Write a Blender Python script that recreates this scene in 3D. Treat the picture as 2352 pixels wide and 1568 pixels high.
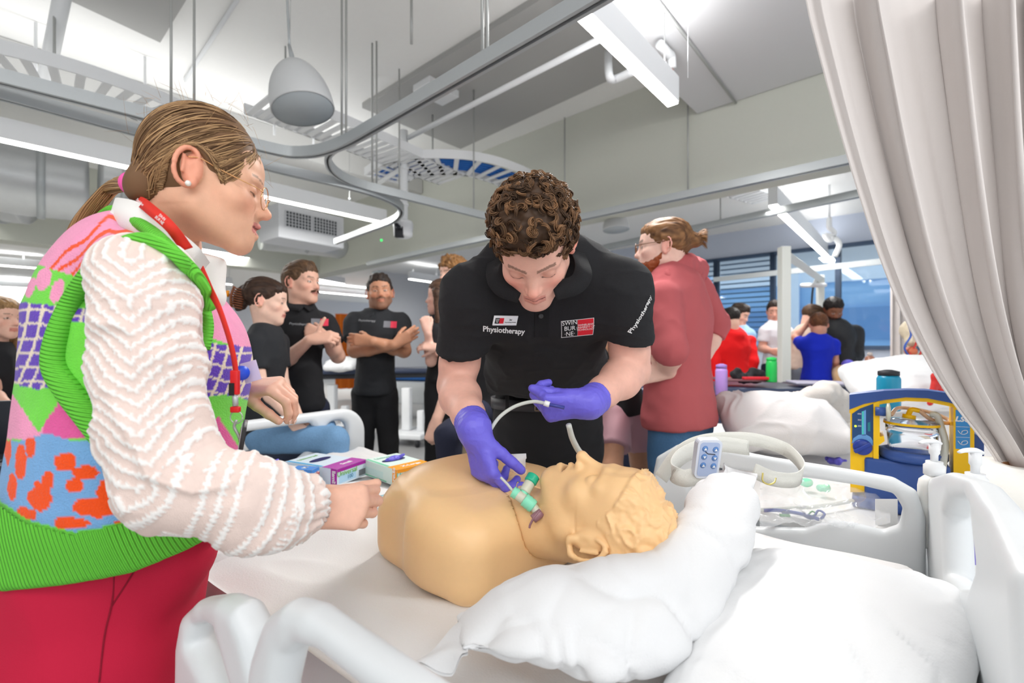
import bpy, bmesh, math, random
import numpy as np
from mathutils import Vector, Matrix
for o in list(bpy.data.objects): bpy.data.objects.remove(o)
sc = bpy.context.scene
C = sc.collection
random.seed(7); rng = np.random.default_rng(7)
# ---------------------------------------------------------------- camera, world, exposure
FPX, CX, HY, CZ = 1075.0, 1176.0, 790.0, 1.35
cam_d = bpy.data.cameras.new('camera'); cam = bpy.data.objects.new('camera', cam_d); C.objects.link(cam)
cam.location = (0, 0, CZ); cam.rotation_euler = (math.radians(90), 0, 0)
cam_d.sensor_width = 36; cam_d.lens = FPX / 2352 * 36; cam_d.shift_y = (HY - 784) / 2352
cam_d.clip_start = 0.02; cam_d.clip_end = 200
cam_d.dof.use_dof = True; cam_d.dof.focus_distance = 0.98; cam_d.dof.aperture_fstop = 3.2
sc.camera = cam
w = bpy.data.worlds.new('world'); sc.world = w; w.use_nodes = True
w.node_tree.nodes['Background'].inputs[0].default_value = (0.93, 0.96, 1.0, 1)
w.node_tree.nodes['Background'].inputs[1].default_value = 0.95
sc.view_settings.view_transform = 'Standard'; sc.view_settings.look = 'None'
sc.view_settings.gamma = 1.0; sc.view_settings.use_curve_mapping = False
sc.view_settings.exposure = 0.3
def area_lamp(name, loc, tgt, sx, sy, watts, col=(1, 0.985, 0.96)):
    l = bpy.data.lights.new(name, 'AREA'); l.shape = 'RECTANGLE'; l.size = sx; l.size_y = sy; l.energy = watts; l.color = col
    o = bpy.data.objects.new(name, l); C.objects.link(o); o.location = loc
    o.rotation_euler = (Vector(tgt) - Vector(loc)).to_track_quat('-Z', 'Y').to_euler()
    return o
# unseen fill lamps added behind and above the photographer, as if more luminaires followed
area_lamp('ceiling_or_fill_light', (-1.2, -0.9, 3.0), (-0.8, 1.0, 0.9), 2.6, 0.5, 17)
area_lamp('ceiling_or_fill_light', (1.4, -0.6, 3.0), (0.7, 1.3, 0.9), 2.6, 0.5, 17)
area_lamp('ceiling_or_fill_light', (0.2, -2.6, 2.9), (0, 1.2, 1.1), 3.0, 0.8, 20)

# ---------------------------------------------------------------- geometry helpers
def P(px, py, d): return np.array([(px - CX) / FPX * d, d, CZ - (py - HY) / FPX * d])
def PZ(px, py, z): return P(px, py, (CZ - z) * FPX / (py - HY))
def A(*v): return np.array(v, float)
def unit(v): v = np.asarray(v, float); return v / (np.linalg.norm(v) + 1e-12)
def lin(c):
    c = np.asarray(c, float); return np.where(c <= 0.04045, c / 12.92, ((c + 0.055) / 1.055) ** 2.4)
def rgb(r, g, b): return tuple(lin(np.array([r, g, b]) / 255.0)) + (1.0,)

_m = {}
def mat(name, col=(200, 200, 200), rough=0.6, metal=0.0, bump=0.0, bscale=60.0, emit=0.0, attr=False, trans=0.0, sss=0.0,
        alpha=1.0, ior=1.45, vary=0.0, coat=0.0, sheen=0.0, stretch=None, spec=None):
    if name in _m: return _m[name]
    m = bpy.data.materials.new(name); m.use_nodes = True; nt = m.node_tree; b = nt.nodes['Principled BSDF']
    c = rgb(*col); I = b.inputs
    I['Base Color'].default_value = c; I['Roughness'].default_value = rough; I['Metallic'].default_value = metal; I['IOR'].default_value = ior
    if spec is not None: I['Specular IOR Level'].default_value = spec
    if attr:
        a = nt.nodes.new('ShaderNodeAttribute'); a.attribute_name = 'Col'; src = a.outputs['Color']
    else:
        a = nt.nodes.new('ShaderNodeRGB'); a.outputs[0].default_value = c; src = a.outputs[0]
    tc = nt.nodes.new('ShaderNodeTexCoord'); mp = nt.nodes.new('ShaderNodeMapping'); nt.links.new(tc.outputs['Object'], mp.inputs['Vector'])
    if stretch: mp.inputs['Scale'].default_value = stretch
    nz = nt.nodes.new('ShaderNodeTexNoise'); nz.inputs['Scale'].default_value = bscale; nz.inputs['Detail'].default_value = 3
    nt.links.new(mp.outputs['Vector'], nz.inputs['Vector'])
    if vary > 0:
        mr = nt.nodes.new('ShaderNodeMapRange'); mr.inputs[3].default_value = 1 - vary; mr.inputs[4].default_value = 1 + vary
        nt.links.new(nz.outputs['Fac'], mr.inputs[0])
        mx = nt.nodes.new('ShaderNodeVectorMath'); mx.operation = 'SCALE'
        nt.links.new(src, mx.inputs[0]); nt.links.new(mr.outputs[0], mx.inputs['Scale']); src = mx.outputs[0]
    nt.links.new(src, I['Base Color'])
    if bump > 0:
        bp = nt.nodes.new('ShaderNodeBump'); bp.inputs['Strength'].default_value = bump; bp.inputs['Distance'].default_value = 0.002
        nt.links.new(nz.outputs['Fac'], bp.inputs['Height']); nt.links.new(bp.outputs['Normal'], I['Normal'])
    if emit > 0:
        nt.links.new(src, I['Emission Color']); I['Emission Strength'].default_value = emit
    if trans > 0: I['Transmission Weight'].default_value = trans
    if sss > 0:
        I['Subsurface Weight'].default_value = sss; I['Subsurface Radius'].default_value = (0.012, 0.005, 0.003); I['Subsurface Scale'].default_value = 0.6
    if alpha < 1: I['Alpha'].default_value = alpha
    if coat: I['Coat Weight'].default_value = coat; I['Coat Roughness'].default_value = 0.15
    if sheen: I['Sheen Weight'].default_value = sheen
    _m[name] = m
    return m

def meshdata(name, V, Fs, col=None, smooth=True, tri=None):
    """V (n,3); Fs either (m,k) array or list of arrays with various k"""
    if isinstance(Fs, np.ndarray): Fs = [Fs]
    Fs = [np.asarray(f, np.int32) for f in Fs if len(f)]
    me = bpy.data.meshes.new(name)
    V = np.asarray(V, np.float32)
    me.vertices.add(len(V)); me.vertices.foreach_set('co', V.ravel())
    nl = sum(f.size for f in Fs); npoly = sum(len(f) for f in Fs)
    me.loops.add(nl); me.polygons.add(npoly)
    me.loops.foreach_set('vertex_index', np.concatenate([f.ravel() for f in Fs]))
    tot = np.concatenate([np.full(len(f), f.shape[1], np.int32) for f in Fs])
    st = np.concatenate([[0], np.cumsum(tot)[:-1]]).astype(np.int32)
    me.polygons.foreach_set('loop_start', st); me.polygons.foreach_set('loop_total', tot)
    me.polygons.foreach_set('use_smooth', np.full(npoly, bool(smooth)))
    if col is not None:
        col = np.asarray(col, np.float32)
        if col.ndim == 1: col = np.tile(col, (len(V), 1))
        if col.shape[1] == 3: col = np.concatenate([col, np.ones((len(col), 1), np.float32)], 1)
        ca = me.color_attributes.new('Col', 'FLOAT_COLOR', 'POINT'); ca.data.foreach_set('color', col.ravel())
    me.update(calc_edges=True)
    return me
class Geo:
    """collects pieces of ONE part"""
    def __init__(s): s.V = []; s.F = []; s.Cl = []; s.n = 0
    def add(s, V, F, col=None):
        V = np.asarray(V, float)
        for f in (F if isinstance(F, list) else [F]):
            f = np.asarray(f, int)
            if len(f): s.F.append(f + s.n)
        s.V.append(V)
        c = np.tile(np.asarray(col if col is not None else (1, 1, 1), float)[:3], (len(V), 1)) if (col is None or np.ndim(col) == 1) else np.asarray(col)[:, :3]
        s.Cl.append(c); s.n += len(V); return s
    def mesh(s, name, smooth=True):
        by = {}
        for f in s.F: by.setdefault(f.shape[1], []).append(f)
        return meshdata(name, np.concatenate(s.V), [np.concatenate(v) for v in by.values()], np.concatenate(s.Cl), smooth)
    def obj(s, name, m, parent=None, smooth=True): return link(name, s.mesh(name, smooth), m, parent)
def link(name, me, m=None, parent=None):
    o = bpy.data.objects.new(name, me); C.objects.link(o)
    if m is not None and not me.materials: me.materials.append(m)
    if parent is not None:
        o.parent = parent
        o.matrix_parent_inverse = Matrix.Translation(-world_loc(parent))
    return o
def world_loc(o):
    return Vector(o.get('_w', (0, 0, 0)))
def tag(o, label=None, cat=None, group=None, kind=None):
    if label: o['label'] = label
    if cat: o['category'] = cat
    if group: o['group'] = group
    if kind: o['kind'] = kind
    return o
def thing(name, label, cat, loc=(0, 0, 0), group=None):
    o = bpy.data.objects.new(name, None); C.objects.link(o); o.location = loc; o.empty_display_size = 0.1
    o['_w'] = tuple(float(v) for v in loc)
    return tag(o, label, cat, group)
BOXF = np.array([[0, 3, 2, 1], [4, 5, 6, 7], [0, 1, 5, 4], [1, 2, 6, 5], [2, 3, 7, 6], [3, 0, 4, 7]])
def box(lo, hi, R=None, o=None, bev=0.0):
    lo = np.asarray(lo, float); hi = np.asarray(hi, float)
    if bev <= 0:
        x0, y0, z0 = lo; x1, y1, z1 = hi
        V = np.array([[x0, y0, z0], [x1, y0, z0], [x1, y1, z0], [x0, y1, z0], [x0, y0, z1], [x1, y0, z1], [x1, y1, z1], [x0, y1, z1]]); F = [BOXF]
    else:
        bm = bmesh.new(); bmesh.ops.create_cube(bm, size=1.0)
        for v in bm.verts: v.co = Vector([(lo[i] + hi[i]) / 2 + v.co[i] * (hi[i] - lo[i]) for i in range(3)])
        bmesh.ops.bevel(bm, geom=list(bm.edges), offset=bev, segments=2, affect='EDGES', profile=0.6)
        V, F = from_bm(bm)
    if R is not None: V = V @ np.asarray(R).T
    if o is not None: V = V + np.asarray(o)
    return V, F
def from_bm(bm):
    bm.verts.index_update(); V = np.array([v.co[:] for v in bm.verts]); d = {}
    for f in bm.faces: d.setdefault(len(f.verts), []).append([v.index for v in f.verts])
    bm.free(); return V, [np.array(x) for x in d.values()]
def smooth_path(pts, n=8):
    pts = np.asarray(pts, float)
    if len(pts) < 3:
        t = np.linspace(0, 1, n + 1)[:, None]; return pts[0] * (1 - t) + pts[1] * t
    Q = np.vstack([2 * pts[0] - pts[1], pts, 2 * pts[-1] - pts[-2]]); out = []
    for i in range(len(pts) - 1):
        p0, p1, p2, p3 = Q[i:i + 4]
        for t in np.linspace(0, 1, n, endpoint=False):
            out.append(0.5 * ((2 * p1) + (-p0 + p2) * t + (2 * p0 - 5 * p1 + 4 * p2 - p3) * t * t + (-p0 + 3 * p1 - 3 * p2 + p3) * t ** 3))
    out.append(pts[-1]); return np.array(out)
def tubes(paths, rad, sides=6, flat=1.0, caps=True, up=(0, 0, 1)):
    """paths (N,M,3), rad scalar / (M,) / (N,M)"""
    Pt = np.asarray(paths, float)
    if Pt.ndim == 2: Pt = Pt[None]
    N, M, _ = Pt.shape
    rad = np.broadcast_to(np.asarray(rad, float), (N, M))
    T = np.gradient(Pt, axis=1); T /= np.linalg.norm(T, axis=2, keepdims=True) + 1e-12
    upv = np.asarray(up, float)
    n = np.empty_like(T); t0 = T[:, 0]
    a = np.where(np.abs(t0 @ upv)[:, None] > 0.95, np.array([1., 0, 0]), upv)
    n0 = a - (a * t0).sum(1, keepdims=True) * t0; n0 /= np.linalg.norm(n0, axis=1, keepdims=True); n[:, 0] = n0
    for i in range(1, M):
        v = n[:, i - 1] - (n[:, i - 1] * T[:, i]).sum(1, keepdims=True) * T[:, i]; n[:, i] = v / (np.linalg.norm(v, axis=1, keepdims=True) + 1e-12)
    b = np.cross(T, n); th = np.arange(sides) / sides * 2 * np.pi
    V = Pt[:, :, None] + rad[:, :, None, None] * (np.cos(th)[None, None, :, None] * n[:, :, None] * flat + np.sin(th)[None, None, :, None] * b[:, :, None])
    V = V.reshape(-1, 3); base = (np.arange(N) * M * sides)[:, None, None]
    i = np.arange(M - 1)[None, :, None] * sides; j = np.arange(sides)[None, None]; j2 = (j + 1) % sides
    Fq = np.stack([base + i + j, base + i + j2, base + i + sides + j2, base + i + sides + j], -1).reshape(-1, 4)
    F = [Fq]
    if caps and sides > 2:
        c0 = (np.arange(N) * M * sides)[:, None] + np.arange(sides)[None, ::-1]; c1 = (np.arange(N) * M * sides + (M - 1) * sides)[:, None] + np.arange(sides)[None]
        F += [np.vstack([c0, c1])]
    return V, F
def tube(pts, r, sides=10, n=6, flat=1.0, smooth=True, up=(0, 0, 1)):
    p = smooth_path(pts, n) if smooth else np.asarray(pts, float)
    if np.ndim(r) > 0: r = np.interp(np.linspace(0, 1, len(p)), np.linspace(0, 1, len(r)), r)
    return tubes(p, r, sides, flat, True, up)
def grid(G, closeu=False, closev=False, flip=False):
    nu, nv = G.shape[:2]; idx = np.arange(nu * nv).reshape(nu, nv)
    if closeu: idx = np.vstack([idx, idx[:1]])
    if closev: idx = np.hstack([idx, idx[:, :1]])
    F = np.stack([idx[:-1, :-1], idx[1:, :-1], idx[1:, 1:], idx[:-1, 1:]], -1).reshape(-1, 4)
    if flip: F = F[:, ::-1]
    return G.reshape(-1, 3), F
def lathe(prof, c=(0, 0, 0), n=24, axis=(0, 0, 1), sx=1.0, sy=1.0):
    prof = np.asarray(prof, float); z = unit(axis); x = unit(np.cross((0, 1, 0) if abs(z[1]) < 0.9 else (1, 0, 0), z)); y = np.cross(z, x)
    th = np.arange(n) / n * 2 * np.pi
    G = np.asarray(c) + prof[:, 1, None, None] * z + prof[:, 0, None, None] * (np.cos(th)[None, :, None] * x * sx + np.sin(th)[None, :, None] * y * sy)
    V, F = grid(G, closev=True, flip=True); return V, [F]
def prism(poly, t0, t1, fr):
    """2D polygon in (u,v) extruded along w in frame fr=(o,u,v,w)"""
    o, u, v, ww = [np.asarray(a, float) for a in fr]; poly = np.asarray(poly, float); n = len(poly)
    a = o + poly[:, :1] * u + poly[:, 1:] * v
    V = np.vstack([a + t0 * ww, a + t1 * ww]); i = np.arange(n); j = (i + 1) % n
    return V, [np.stack([i, j, j + n, i + n], -1), np.arange(n)[None, ::-1], (np.arange(n) + n)[None]]
def rbox2(w, h, r, n=5, cx=0, cy=0):
    out = []
    for sx, sy, a0 in ((1, 1, 0), (-1, 1, 90), (-1, -1, 180), (1, -1, 270)):
        for t in np.linspace(0, 90, n): a = math.radians(a0 + t); out.append((cx + sx * (w / 2 - r) + r * math.cos(a), cy + sy * (h / 2 - r) + r * math.sin(a)))
    return np.array(out)
def ribbon(pts, width, thick, side, n=8, taper=None):
    p = smooth_path(pts, n); M = len(p); T = np.gradient(p, axis=0); T /= np.linalg.norm(T, axis=1, keepdims=True)
    S = np.asarray(side, float)
    if S.ndim == 1: S = np.tile(S, (M, 1))
    else: S = np.array([np.interp(np.linspace(0, 1, M), np.linspace(0, 1, len(S)), S[:, k]) for k in range(3)]).T
    S = S - (S * T).sum(1, keepdims=True) * T; S /= np.linalg.norm(S, axis=1, keepdims=True); Nn = np.cross(T, S)
    wv = np.full(M, width / 2) if taper is None else width / 2 * np.interp(np.linspace(0, 1, M), np.linspace(0, 1, len(taper)), taper)
    G = np.stack([p + S * wv[:, None] + Nn * thick / 2, p - S * wv[:, None] + Nn * thick / 2, p - S * wv[:, None] - Nn * thick / 2, p + S * wv[:, None] - Nn * thick / 2], 1)
    V, F = grid(G, closev=True); return V, [F, np.array([[0, 1, 2, 3], [4 * M - 1, 4 * M - 2, 4 * M - 3, 4 * M - 4]])]
def hash3(i, j, k):
    n = (i * 374761393 + j * 668265263 + k * 1274126177) & 0xffffffff
    n = ((n ^ (n >> 13)) * 1274126177) & 0xffffffff
    return ((n ^ (n >> 16)) & 0xffff) / 32767.5 - 1
def vnoise(Pn):
    Pn = np.asarray(Pn, float); f = np.floor(Pn); i = f.astype(np.int64); t = Pn - f; t = t * t * (3 - 2 * t); r = 0
    for dx in (0, 1):
        for dy in (0, 1):
            for dz in (0, 1):
                w_ = (t[..., 0] if dx else 1 - t[..., 0]) * (t[..., 1] if dy else 1 - t[..., 1]) * (t[..., 2] if dz else 1 - t[..., 2])
                r = r + w_ * hash3(i[..., 0] + dx, i[..., 1] + dy, i[..., 2] + dz)
    return r
def fbm(Pn, o=3):
    r = 0; a = 1.0
    for k in range(o): r = r + a * vnoise(np.asarray(Pn) * 2 ** k + 17.3 * k); a *= 0.5
    return r
def vnormals(V, F):
    N = np.zeros_like(V)
    f = F[:, :3]; n = np.cross(V[f[:, 1]] - V[f[:, 0]], V[f[:, 2]] - V[f[:, 0]])
    for k in range(F.shape[1]):
        for c in range(3): N[:, c] += np.bincount(F[:, k], n[:, c], len(V))
    return N / (np.linalg.norm(N, axis=1, keepdims=True) + 1e-12)

# ---------------------------------------------------------------- distance-field modelling of organic shapes
class Frame:
    def __init__(s, o=(0, 0, 0), R=None, k=1.0): s.o = np.asarray(o, float); s.R = np.eye(3) if R is None else np.asarray(R, float); s.k = k
    def p(s, q): return s.o + s.k * (s.R @ np.asarray(q, float))
    def d(s, q): return s.R @ np.asarray(q, float)
    def inv(s, V): return ((V - s.o) @ s.R) / s.k
def face_frame(o, fdir, up, k=1.0):
    y = unit(fdir); z = np.asarray(up, float); z = unit(z - (z @ y) * y); x = np.cross(y, z)
    return Frame(o, np.stack([x, y, z], 1), k)
class Field:
    def __init__(s, h): s.h = h; s.pr = []
    def _a(s, f, lo, hi, k, mode): s.pr.append((f, np.asarray(lo, float), np.asarray(hi, float), k, mode))
    def rc(s, a, b, ra, rb=None, k=0.01, mode='u', sq=None, clip=None):
        """round cone a-b; sq=(axis, factor) squashes the section along axis; clip=[(point, normal)...] keeps the -normal side"""
        a = np.asarray(a, float); b = np.asarray(b, float); rb = ra if rb is None else rb; ba = b - a; L2 = ba @ ba + 1e-12
        R = max(ra, rb)
        if sq is not None: n = unit(sq[0]); fq = sq[1]; R *= max(1, fq)
        def f(X, Y, Z):
            x = X - a[0]; y = Y - a[1]; z = Z - a[2]; t = np.clip((x * ba[0] + y * ba[1] + z * ba[2]) / L2, 0, 1)
            x = x - t * ba[0]; y = y - t * ba[1]; z = z - t * ba[2]
            if sq is not None:
                wn = (x * n[0] + y * n[1] + z * n[2]) * (1 / fq - 1); x = x + wn * n[0]; y = y + wn * n[1]; z = z + wn * n[2]
            d = np.sqrt(x * x + y * y + z * z) - (ra + (rb - ra) * t)
            if clip is not None:
                for cp, cn in clip: d = np.maximum(d, (X - cp[0]) * cn[0] + (Y - cp[1]) * cn[1] + (Z - cp[2]) * cn[2])
            return d
        s._a(f, np.minimum(a, b) - R, np.maximum(a, b) + R, k, mode); return s
    def chain(s, pts, rs, k=0.01, mode='u', sq=None):
        for i in range(len(pts) - 1): s.rc(pts[i], pts[i + 1], rs[i], rs[i + 1], k, mode, sq)
        return s
    def el(s, c, r, R=None, k=0.01, mode='u', clip=None):
        c = np.asarray(c, float); r = np.asarray(r, float); R = np.eye(3) if R is None else np.asarray(R, float)
        ext = np.sqrt(((R * r) ** 2).sum(1)); rm = r.min()
        def f(X, Y, Z):
            x = X - c[0]; y = Y - c[1]; z = Z - c[2]
            u = (x * R[0, 0] + y * R[1, 0] + z * R[2, 0]) / r[0]; v = (x * R[0, 1] + y * R[1, 1] + z * R[2, 1]) / r[1]; w_ = (x * R[0, 2] + y * R[1, 2] + z * R[2, 2]) / r[2]
            k0 = np.sqrt(u * u + v * v + w_ * w_); k1 = np.sqrt((u / r[0]) ** 2 + (v / r[1]) ** 2 + (w_ / r[2]) ** 2) + 1e-6
            d = np.where(k0 < 1e-3, -rm, k0 * (k0 - 1) / k1)
            if clip is not None:
                for cp, cn in clip: d = np.maximum(d, (X - cp[0]) * cn[0] + (Y - cp[1]) * cn[1] + (Z - cp[2]) * cn[2])
            return d
        s._a(f, c - ext, c + ext, k, mode); return s
    def bx(s, c, hs, R=None, rnd=0.01, k=0.005, mode='u'):
        c = np.asarray(c, float); hs = np.asarray(hs, float) - rnd; R = np.eye(3) if R is None else np.asarray(R, float)
        ext = np.abs(R) @ (hs + rnd)
        def f(X, Y, Z):
            x = X - c[0]; y = Y - c[1]; z = Z - c[2]
            q = [np.abs(x * R[0, i] + y * R[1, i] + z * R[2, i]) - hs[i] for i in range(3)]
            return np.sqrt(sum(np.maximum(a, 0) ** 2 for a in q)) + np.minimum(np.maximum(np.maximum(q[0], q[1]), q[2]), 0) - rnd
        s._a(f, c - ext, c + ext, k, mode); return s
    def fn(s, f, lo, hi, k=0.003, mode='u'): s._a(f, lo, hi, k, mode); return s
    def build(s):
        h = s.h; us = [p for p in s.pr if p[4] == 'u']
        lo = np.min([p[1] for p in us], 0) - 3 * h; hi = np.max([p[2] for p in us], 0) + 3 * h
        n = np.ceil((hi - lo) / h).astype(int) + 1; D = np.full(n, 1.0, np.float32)
        ax = [(lo[i] + np.arange(n[i]) * h).astype(np.float32) for i in range(3)]
        for f, l, hgh, k, mode in s.pr:
            m = k + 2.5 * h; i0 = np.clip(np.floor((l - m - lo) / h).astype(int), 0, n); i1 = np.clip(np.ceil((hgh + m - lo) / h).astype(int) + 1, 0, n)
            if (i1 <= i0).any(): continue
            sl = tuple(slice(a, b) for a, b in zip(i0, i1))
            d = f(ax[0][sl[0]][:, None, None], ax[1][sl[1]][None, :, None], ax[2][sl[2]][None, None, :]).astype(np.float32)
            B = D[sl]
            if mode == 'u':
                if k > 0: q = np.maximum(k - np.abs(B - d), 0) / k; D[sl] = np.minimum(B, d) - q * q * k * 0.25
                else: D[sl] = np.minimum(B, d)
            elif mode == 's':
                d = -d
                if k > 0: q = np.maximum(k - np.abs(B - d), 0) / k; D[sl] = np.maximum(B, d) + q * q * k * 0.25
                else: D[sl] = np.maximum(B, d)
        for a in range(3):
            sl = [slice(None)] * 3; sl[a] = 0; D[tuple(sl)] = 1; sl[a] = -1; D[tuple(sl)] = 1
        return nets(D, lo, h)
def nets(D, lo, h):
    S = D < 0; c = np.zeros(tuple(np.array(S.shape) - 1), np.uint8)
    for a in (0, 1):
        for b in (0, 1):
            for e in (0, 1): c += S[a:a + c.shape[0], b:b + c.shape[1], e:e + c.shape[2]]
    act = np.argwhere((c > 0) & (c < 8)); idx = np.full(c.shape, -1, np.int32); idx[tuple(act.T)] = np.arange(len(act))
    cor = [(a, b, e) for a in (0, 1) for b in (0, 1) for e in (0, 1)]
    val = {q: D[act[:, 0] + q[0], act[:, 1] + q[1], act[:, 2] + q[2]] for q in cor}
    sm = np.zeros((len(act), 3)); ct = np.zeros(len(act))
    for q in cor:
        for a in range(3):
            if q[a] == 0:
                r = list(q); r[a] = 1; r = tuple(r); x, y = val[q], val[r]; m = (x < 0) != (y < 0)
                t = np.where(m, x / np.where(x - y == 0, 1, x - y), 0)
                for e in range(3): sm[:, e] += m * (t if e == a else q[e])
                ct += m
    V = (act + sm / ct[:, None]) * h + lo
    Fs = []
    for a in range(3):
        u, v = (a + 1) % 3, (a + 2) % 3
        s0 = [slice(None)] * 3; s1 = [slice(None)] * 3; s0[a] = slice(None, -1); s1[a] = slice(1, None)
        e0 = S[tuple(s0)]; e1 = S[tuple(s1)]
        for flip in (0, 1):
            E = np.argwhere((~e0 & e1) if flip else (e0 & ~e1))
            E = E[(E[:, u] > 0) & (E[:, v] > 0)]
            q = []
            for du, dv in ((-1, -1), (0, -1), (0, 0), (-1, 0)):
                g = E.copy(); g[:, u] += du; g[:, v] += dv; q.append(idx[tuple(g.T)])
            q = np.stack(q, 1)
            Fs.append(q[:, ::-1] if flip else q)
    return V, np.concatenate(Fs)
def relax(V, F, it=1, lam=0.5):
    a = F[:, [0, 1, 2, 3]].ravel(); b = F[:, [1, 2, 3, 0]].ravel()
    n = np.bincount(np.r_[a, b], minlength=len(V))[:, None] + 1e-9
    for _ in range(it):
        S = np.stack([np.bincount(np.r_[a, b], np.r_[V[b, k], V[a, k]], len(V)) for k in range(3)], 1) / n; V = V + lam * (S - V)
    return V
# ---------------------------------------------------------------- human anatomy
SKIN = dict(fair=(232, 186, 165), pink=(226, 172, 152), tan=(205, 150, 118), brown=(150, 100, 72))
def head_field(f, fr, male=True, mouth=0.0, eyes_closed=False, neck=None, det=True, ear=True, nose=1.0):
    k = fr.k; R = fr.R; p = fr.p
    def el(c, r, kk=0.02, mode='u', rot=None):
        RR = R if rot is None else R @ rot
        f.el(p(c), np.array(r) * k, RR, kk * k, mode)
    def rc(a, b, ra, rb, kk=0.01, mode='u', sq=None): f.rc(p(a), p(b), ra * k, rb * k, kk * k, mode, None if sq is None else (R @ A(*sq[0]), sq[1]))
    el((0, -0.018, 0.033), (0.074, 0.094, 0.083), 0.0) if male else el((0, -0.010, 0.033), (0.073, 0.086, 0.082), 0.0)
    el((0, 0.03, -0.02), (0.060, 0.062, 0.088), 0.03)
    jw = 0.052 if male else 0.045
    for sgn in (-1, 1):
        rc((sgn * jw, 0.0, -0.055), (sgn * 0.016, 0.068, -0.097 if male else -0.094), 0.020, 0.016, 0.03)
        el((sgn * 0.040, 0.054, -0.024), (0.022, 0.024, 0.020) if male else (0.020, 0.020, 0.018), 0.02)
    el((0, 0.074, -0.098), (0.022 if male else 0.018, 0.017, 0.017), 0.02)
    el((0, 0.062, -0.062), (0.034, 0.032, 0.034), 0.02)
    el((0, 0.052, 0.044), (0.052, 0.036, 0.036), 0.03)
    for sgn in (-1, 1):
        if det: rc((sgn * 0.012, 0.084, 0.019), (sgn * 0.044, 0.068, 0.018), 0.010 if male else 0.007, 0.008, 0.014)
        el((sgn * 0.032, 0.094, 0.001), (0.018, 0.014, 0.012), 0.012, 's')
        el((sgn * 0.031, 0.072, 0.000), (0.0155, 0.0145, 0.0125), 0.003)
    nl = 0.104 * nose
    rc((0, 0.080, 0.014), (0, nl, -0.030), 0.0075, 0.0095, 0.014)
    rc((0, 0.080, -0.010), (0, 0.088, -0.034), 0.0105, 0.0115, 0.010)
    el((0, nl + 0.001, -0.031), (0.0105, 0.0105, 0.0095), 0.006)
    for sgn in (-1, 1):
        el((sgn * 0.0105, 0.095, -0.035), (0.0068, 0.0105, 0.0070), 0.005)
        if det: el((sgn * 0.0065, 0.103, -0.0425), (0.0035, 0.006, 0.0035), 0.002, 's')
    if det:
        mo = mouth
        for sgn in (-1, 1):
            rc((0.0, 0.0955, -0.0575), (sgn * 0.021, 0.083, -0.0605), 0.0058, 0.0028, 0.005)
            rc((0.0, 0.0935, -0.0690 - mo), (sgn * 0.019, 0.083, -0.0635 - mo * 0.5), 0.0068, 0.003, 0.005)
        for sgn in (-1, 1):
            rc((0.0, 0.102, -0.0628 - mo / 2), (sgn * 0.022, 0.087, -0.0620 - mo * 0.3), 0.0013 + mo / 2, 0.0010, 0.002, 's')
    if ear:
        for sgn in (-1, 1):
            a = sgn * 0.35
            el((sgn * 0.072, -0.010, -0.004), (0.010, 0.016, 0.027), 0.008)
            if det:
                n = 18; ln = None
                for i in range(n + 1):
                    t = -2.5 + 5.0 * i / n
                    y = -0.015 - 0.0185 * math.cos(t) * (1.0 if t > -1.6 and t < 1.6 else 0.8); z = 0.0 + 0.031 * math.sin(t) - (0.003 if t < 0 else 0)
                    x = sgn * (0.078 + 0.012 * max(0, math.cos(t)) ** 0.7)
                    q = (x, y, z)
                    if ln is not None: rc(ln, q, 0.0036, 0.0036, 0.003)
                    ln = q
                rc((sgn * 0.080, -0.024, 0.016), (sgn * 0.083, -0.022, -0.012), 0.0034, 0.003, 0.004)
                el((sgn * 0.079, -0.006, -0.026), (0.006, 0.007, 0.010), 0.005)
                el((sgn * 0.088, -0.0075, -0.004), (0.008, 0.0065, 0.011), 0.004, 's')
            else:
                el((sgn * 0.080, -0.016, 0.0), (0.006, 0.017, 0.030), 0.005)
    if neck is not None:
        nr = 0.056 if male else 0.047
        f.rc(p((0, -0.025, -0.045)), neck, nr * k, nr * 1.06 * k, 0.03 * k)
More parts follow.
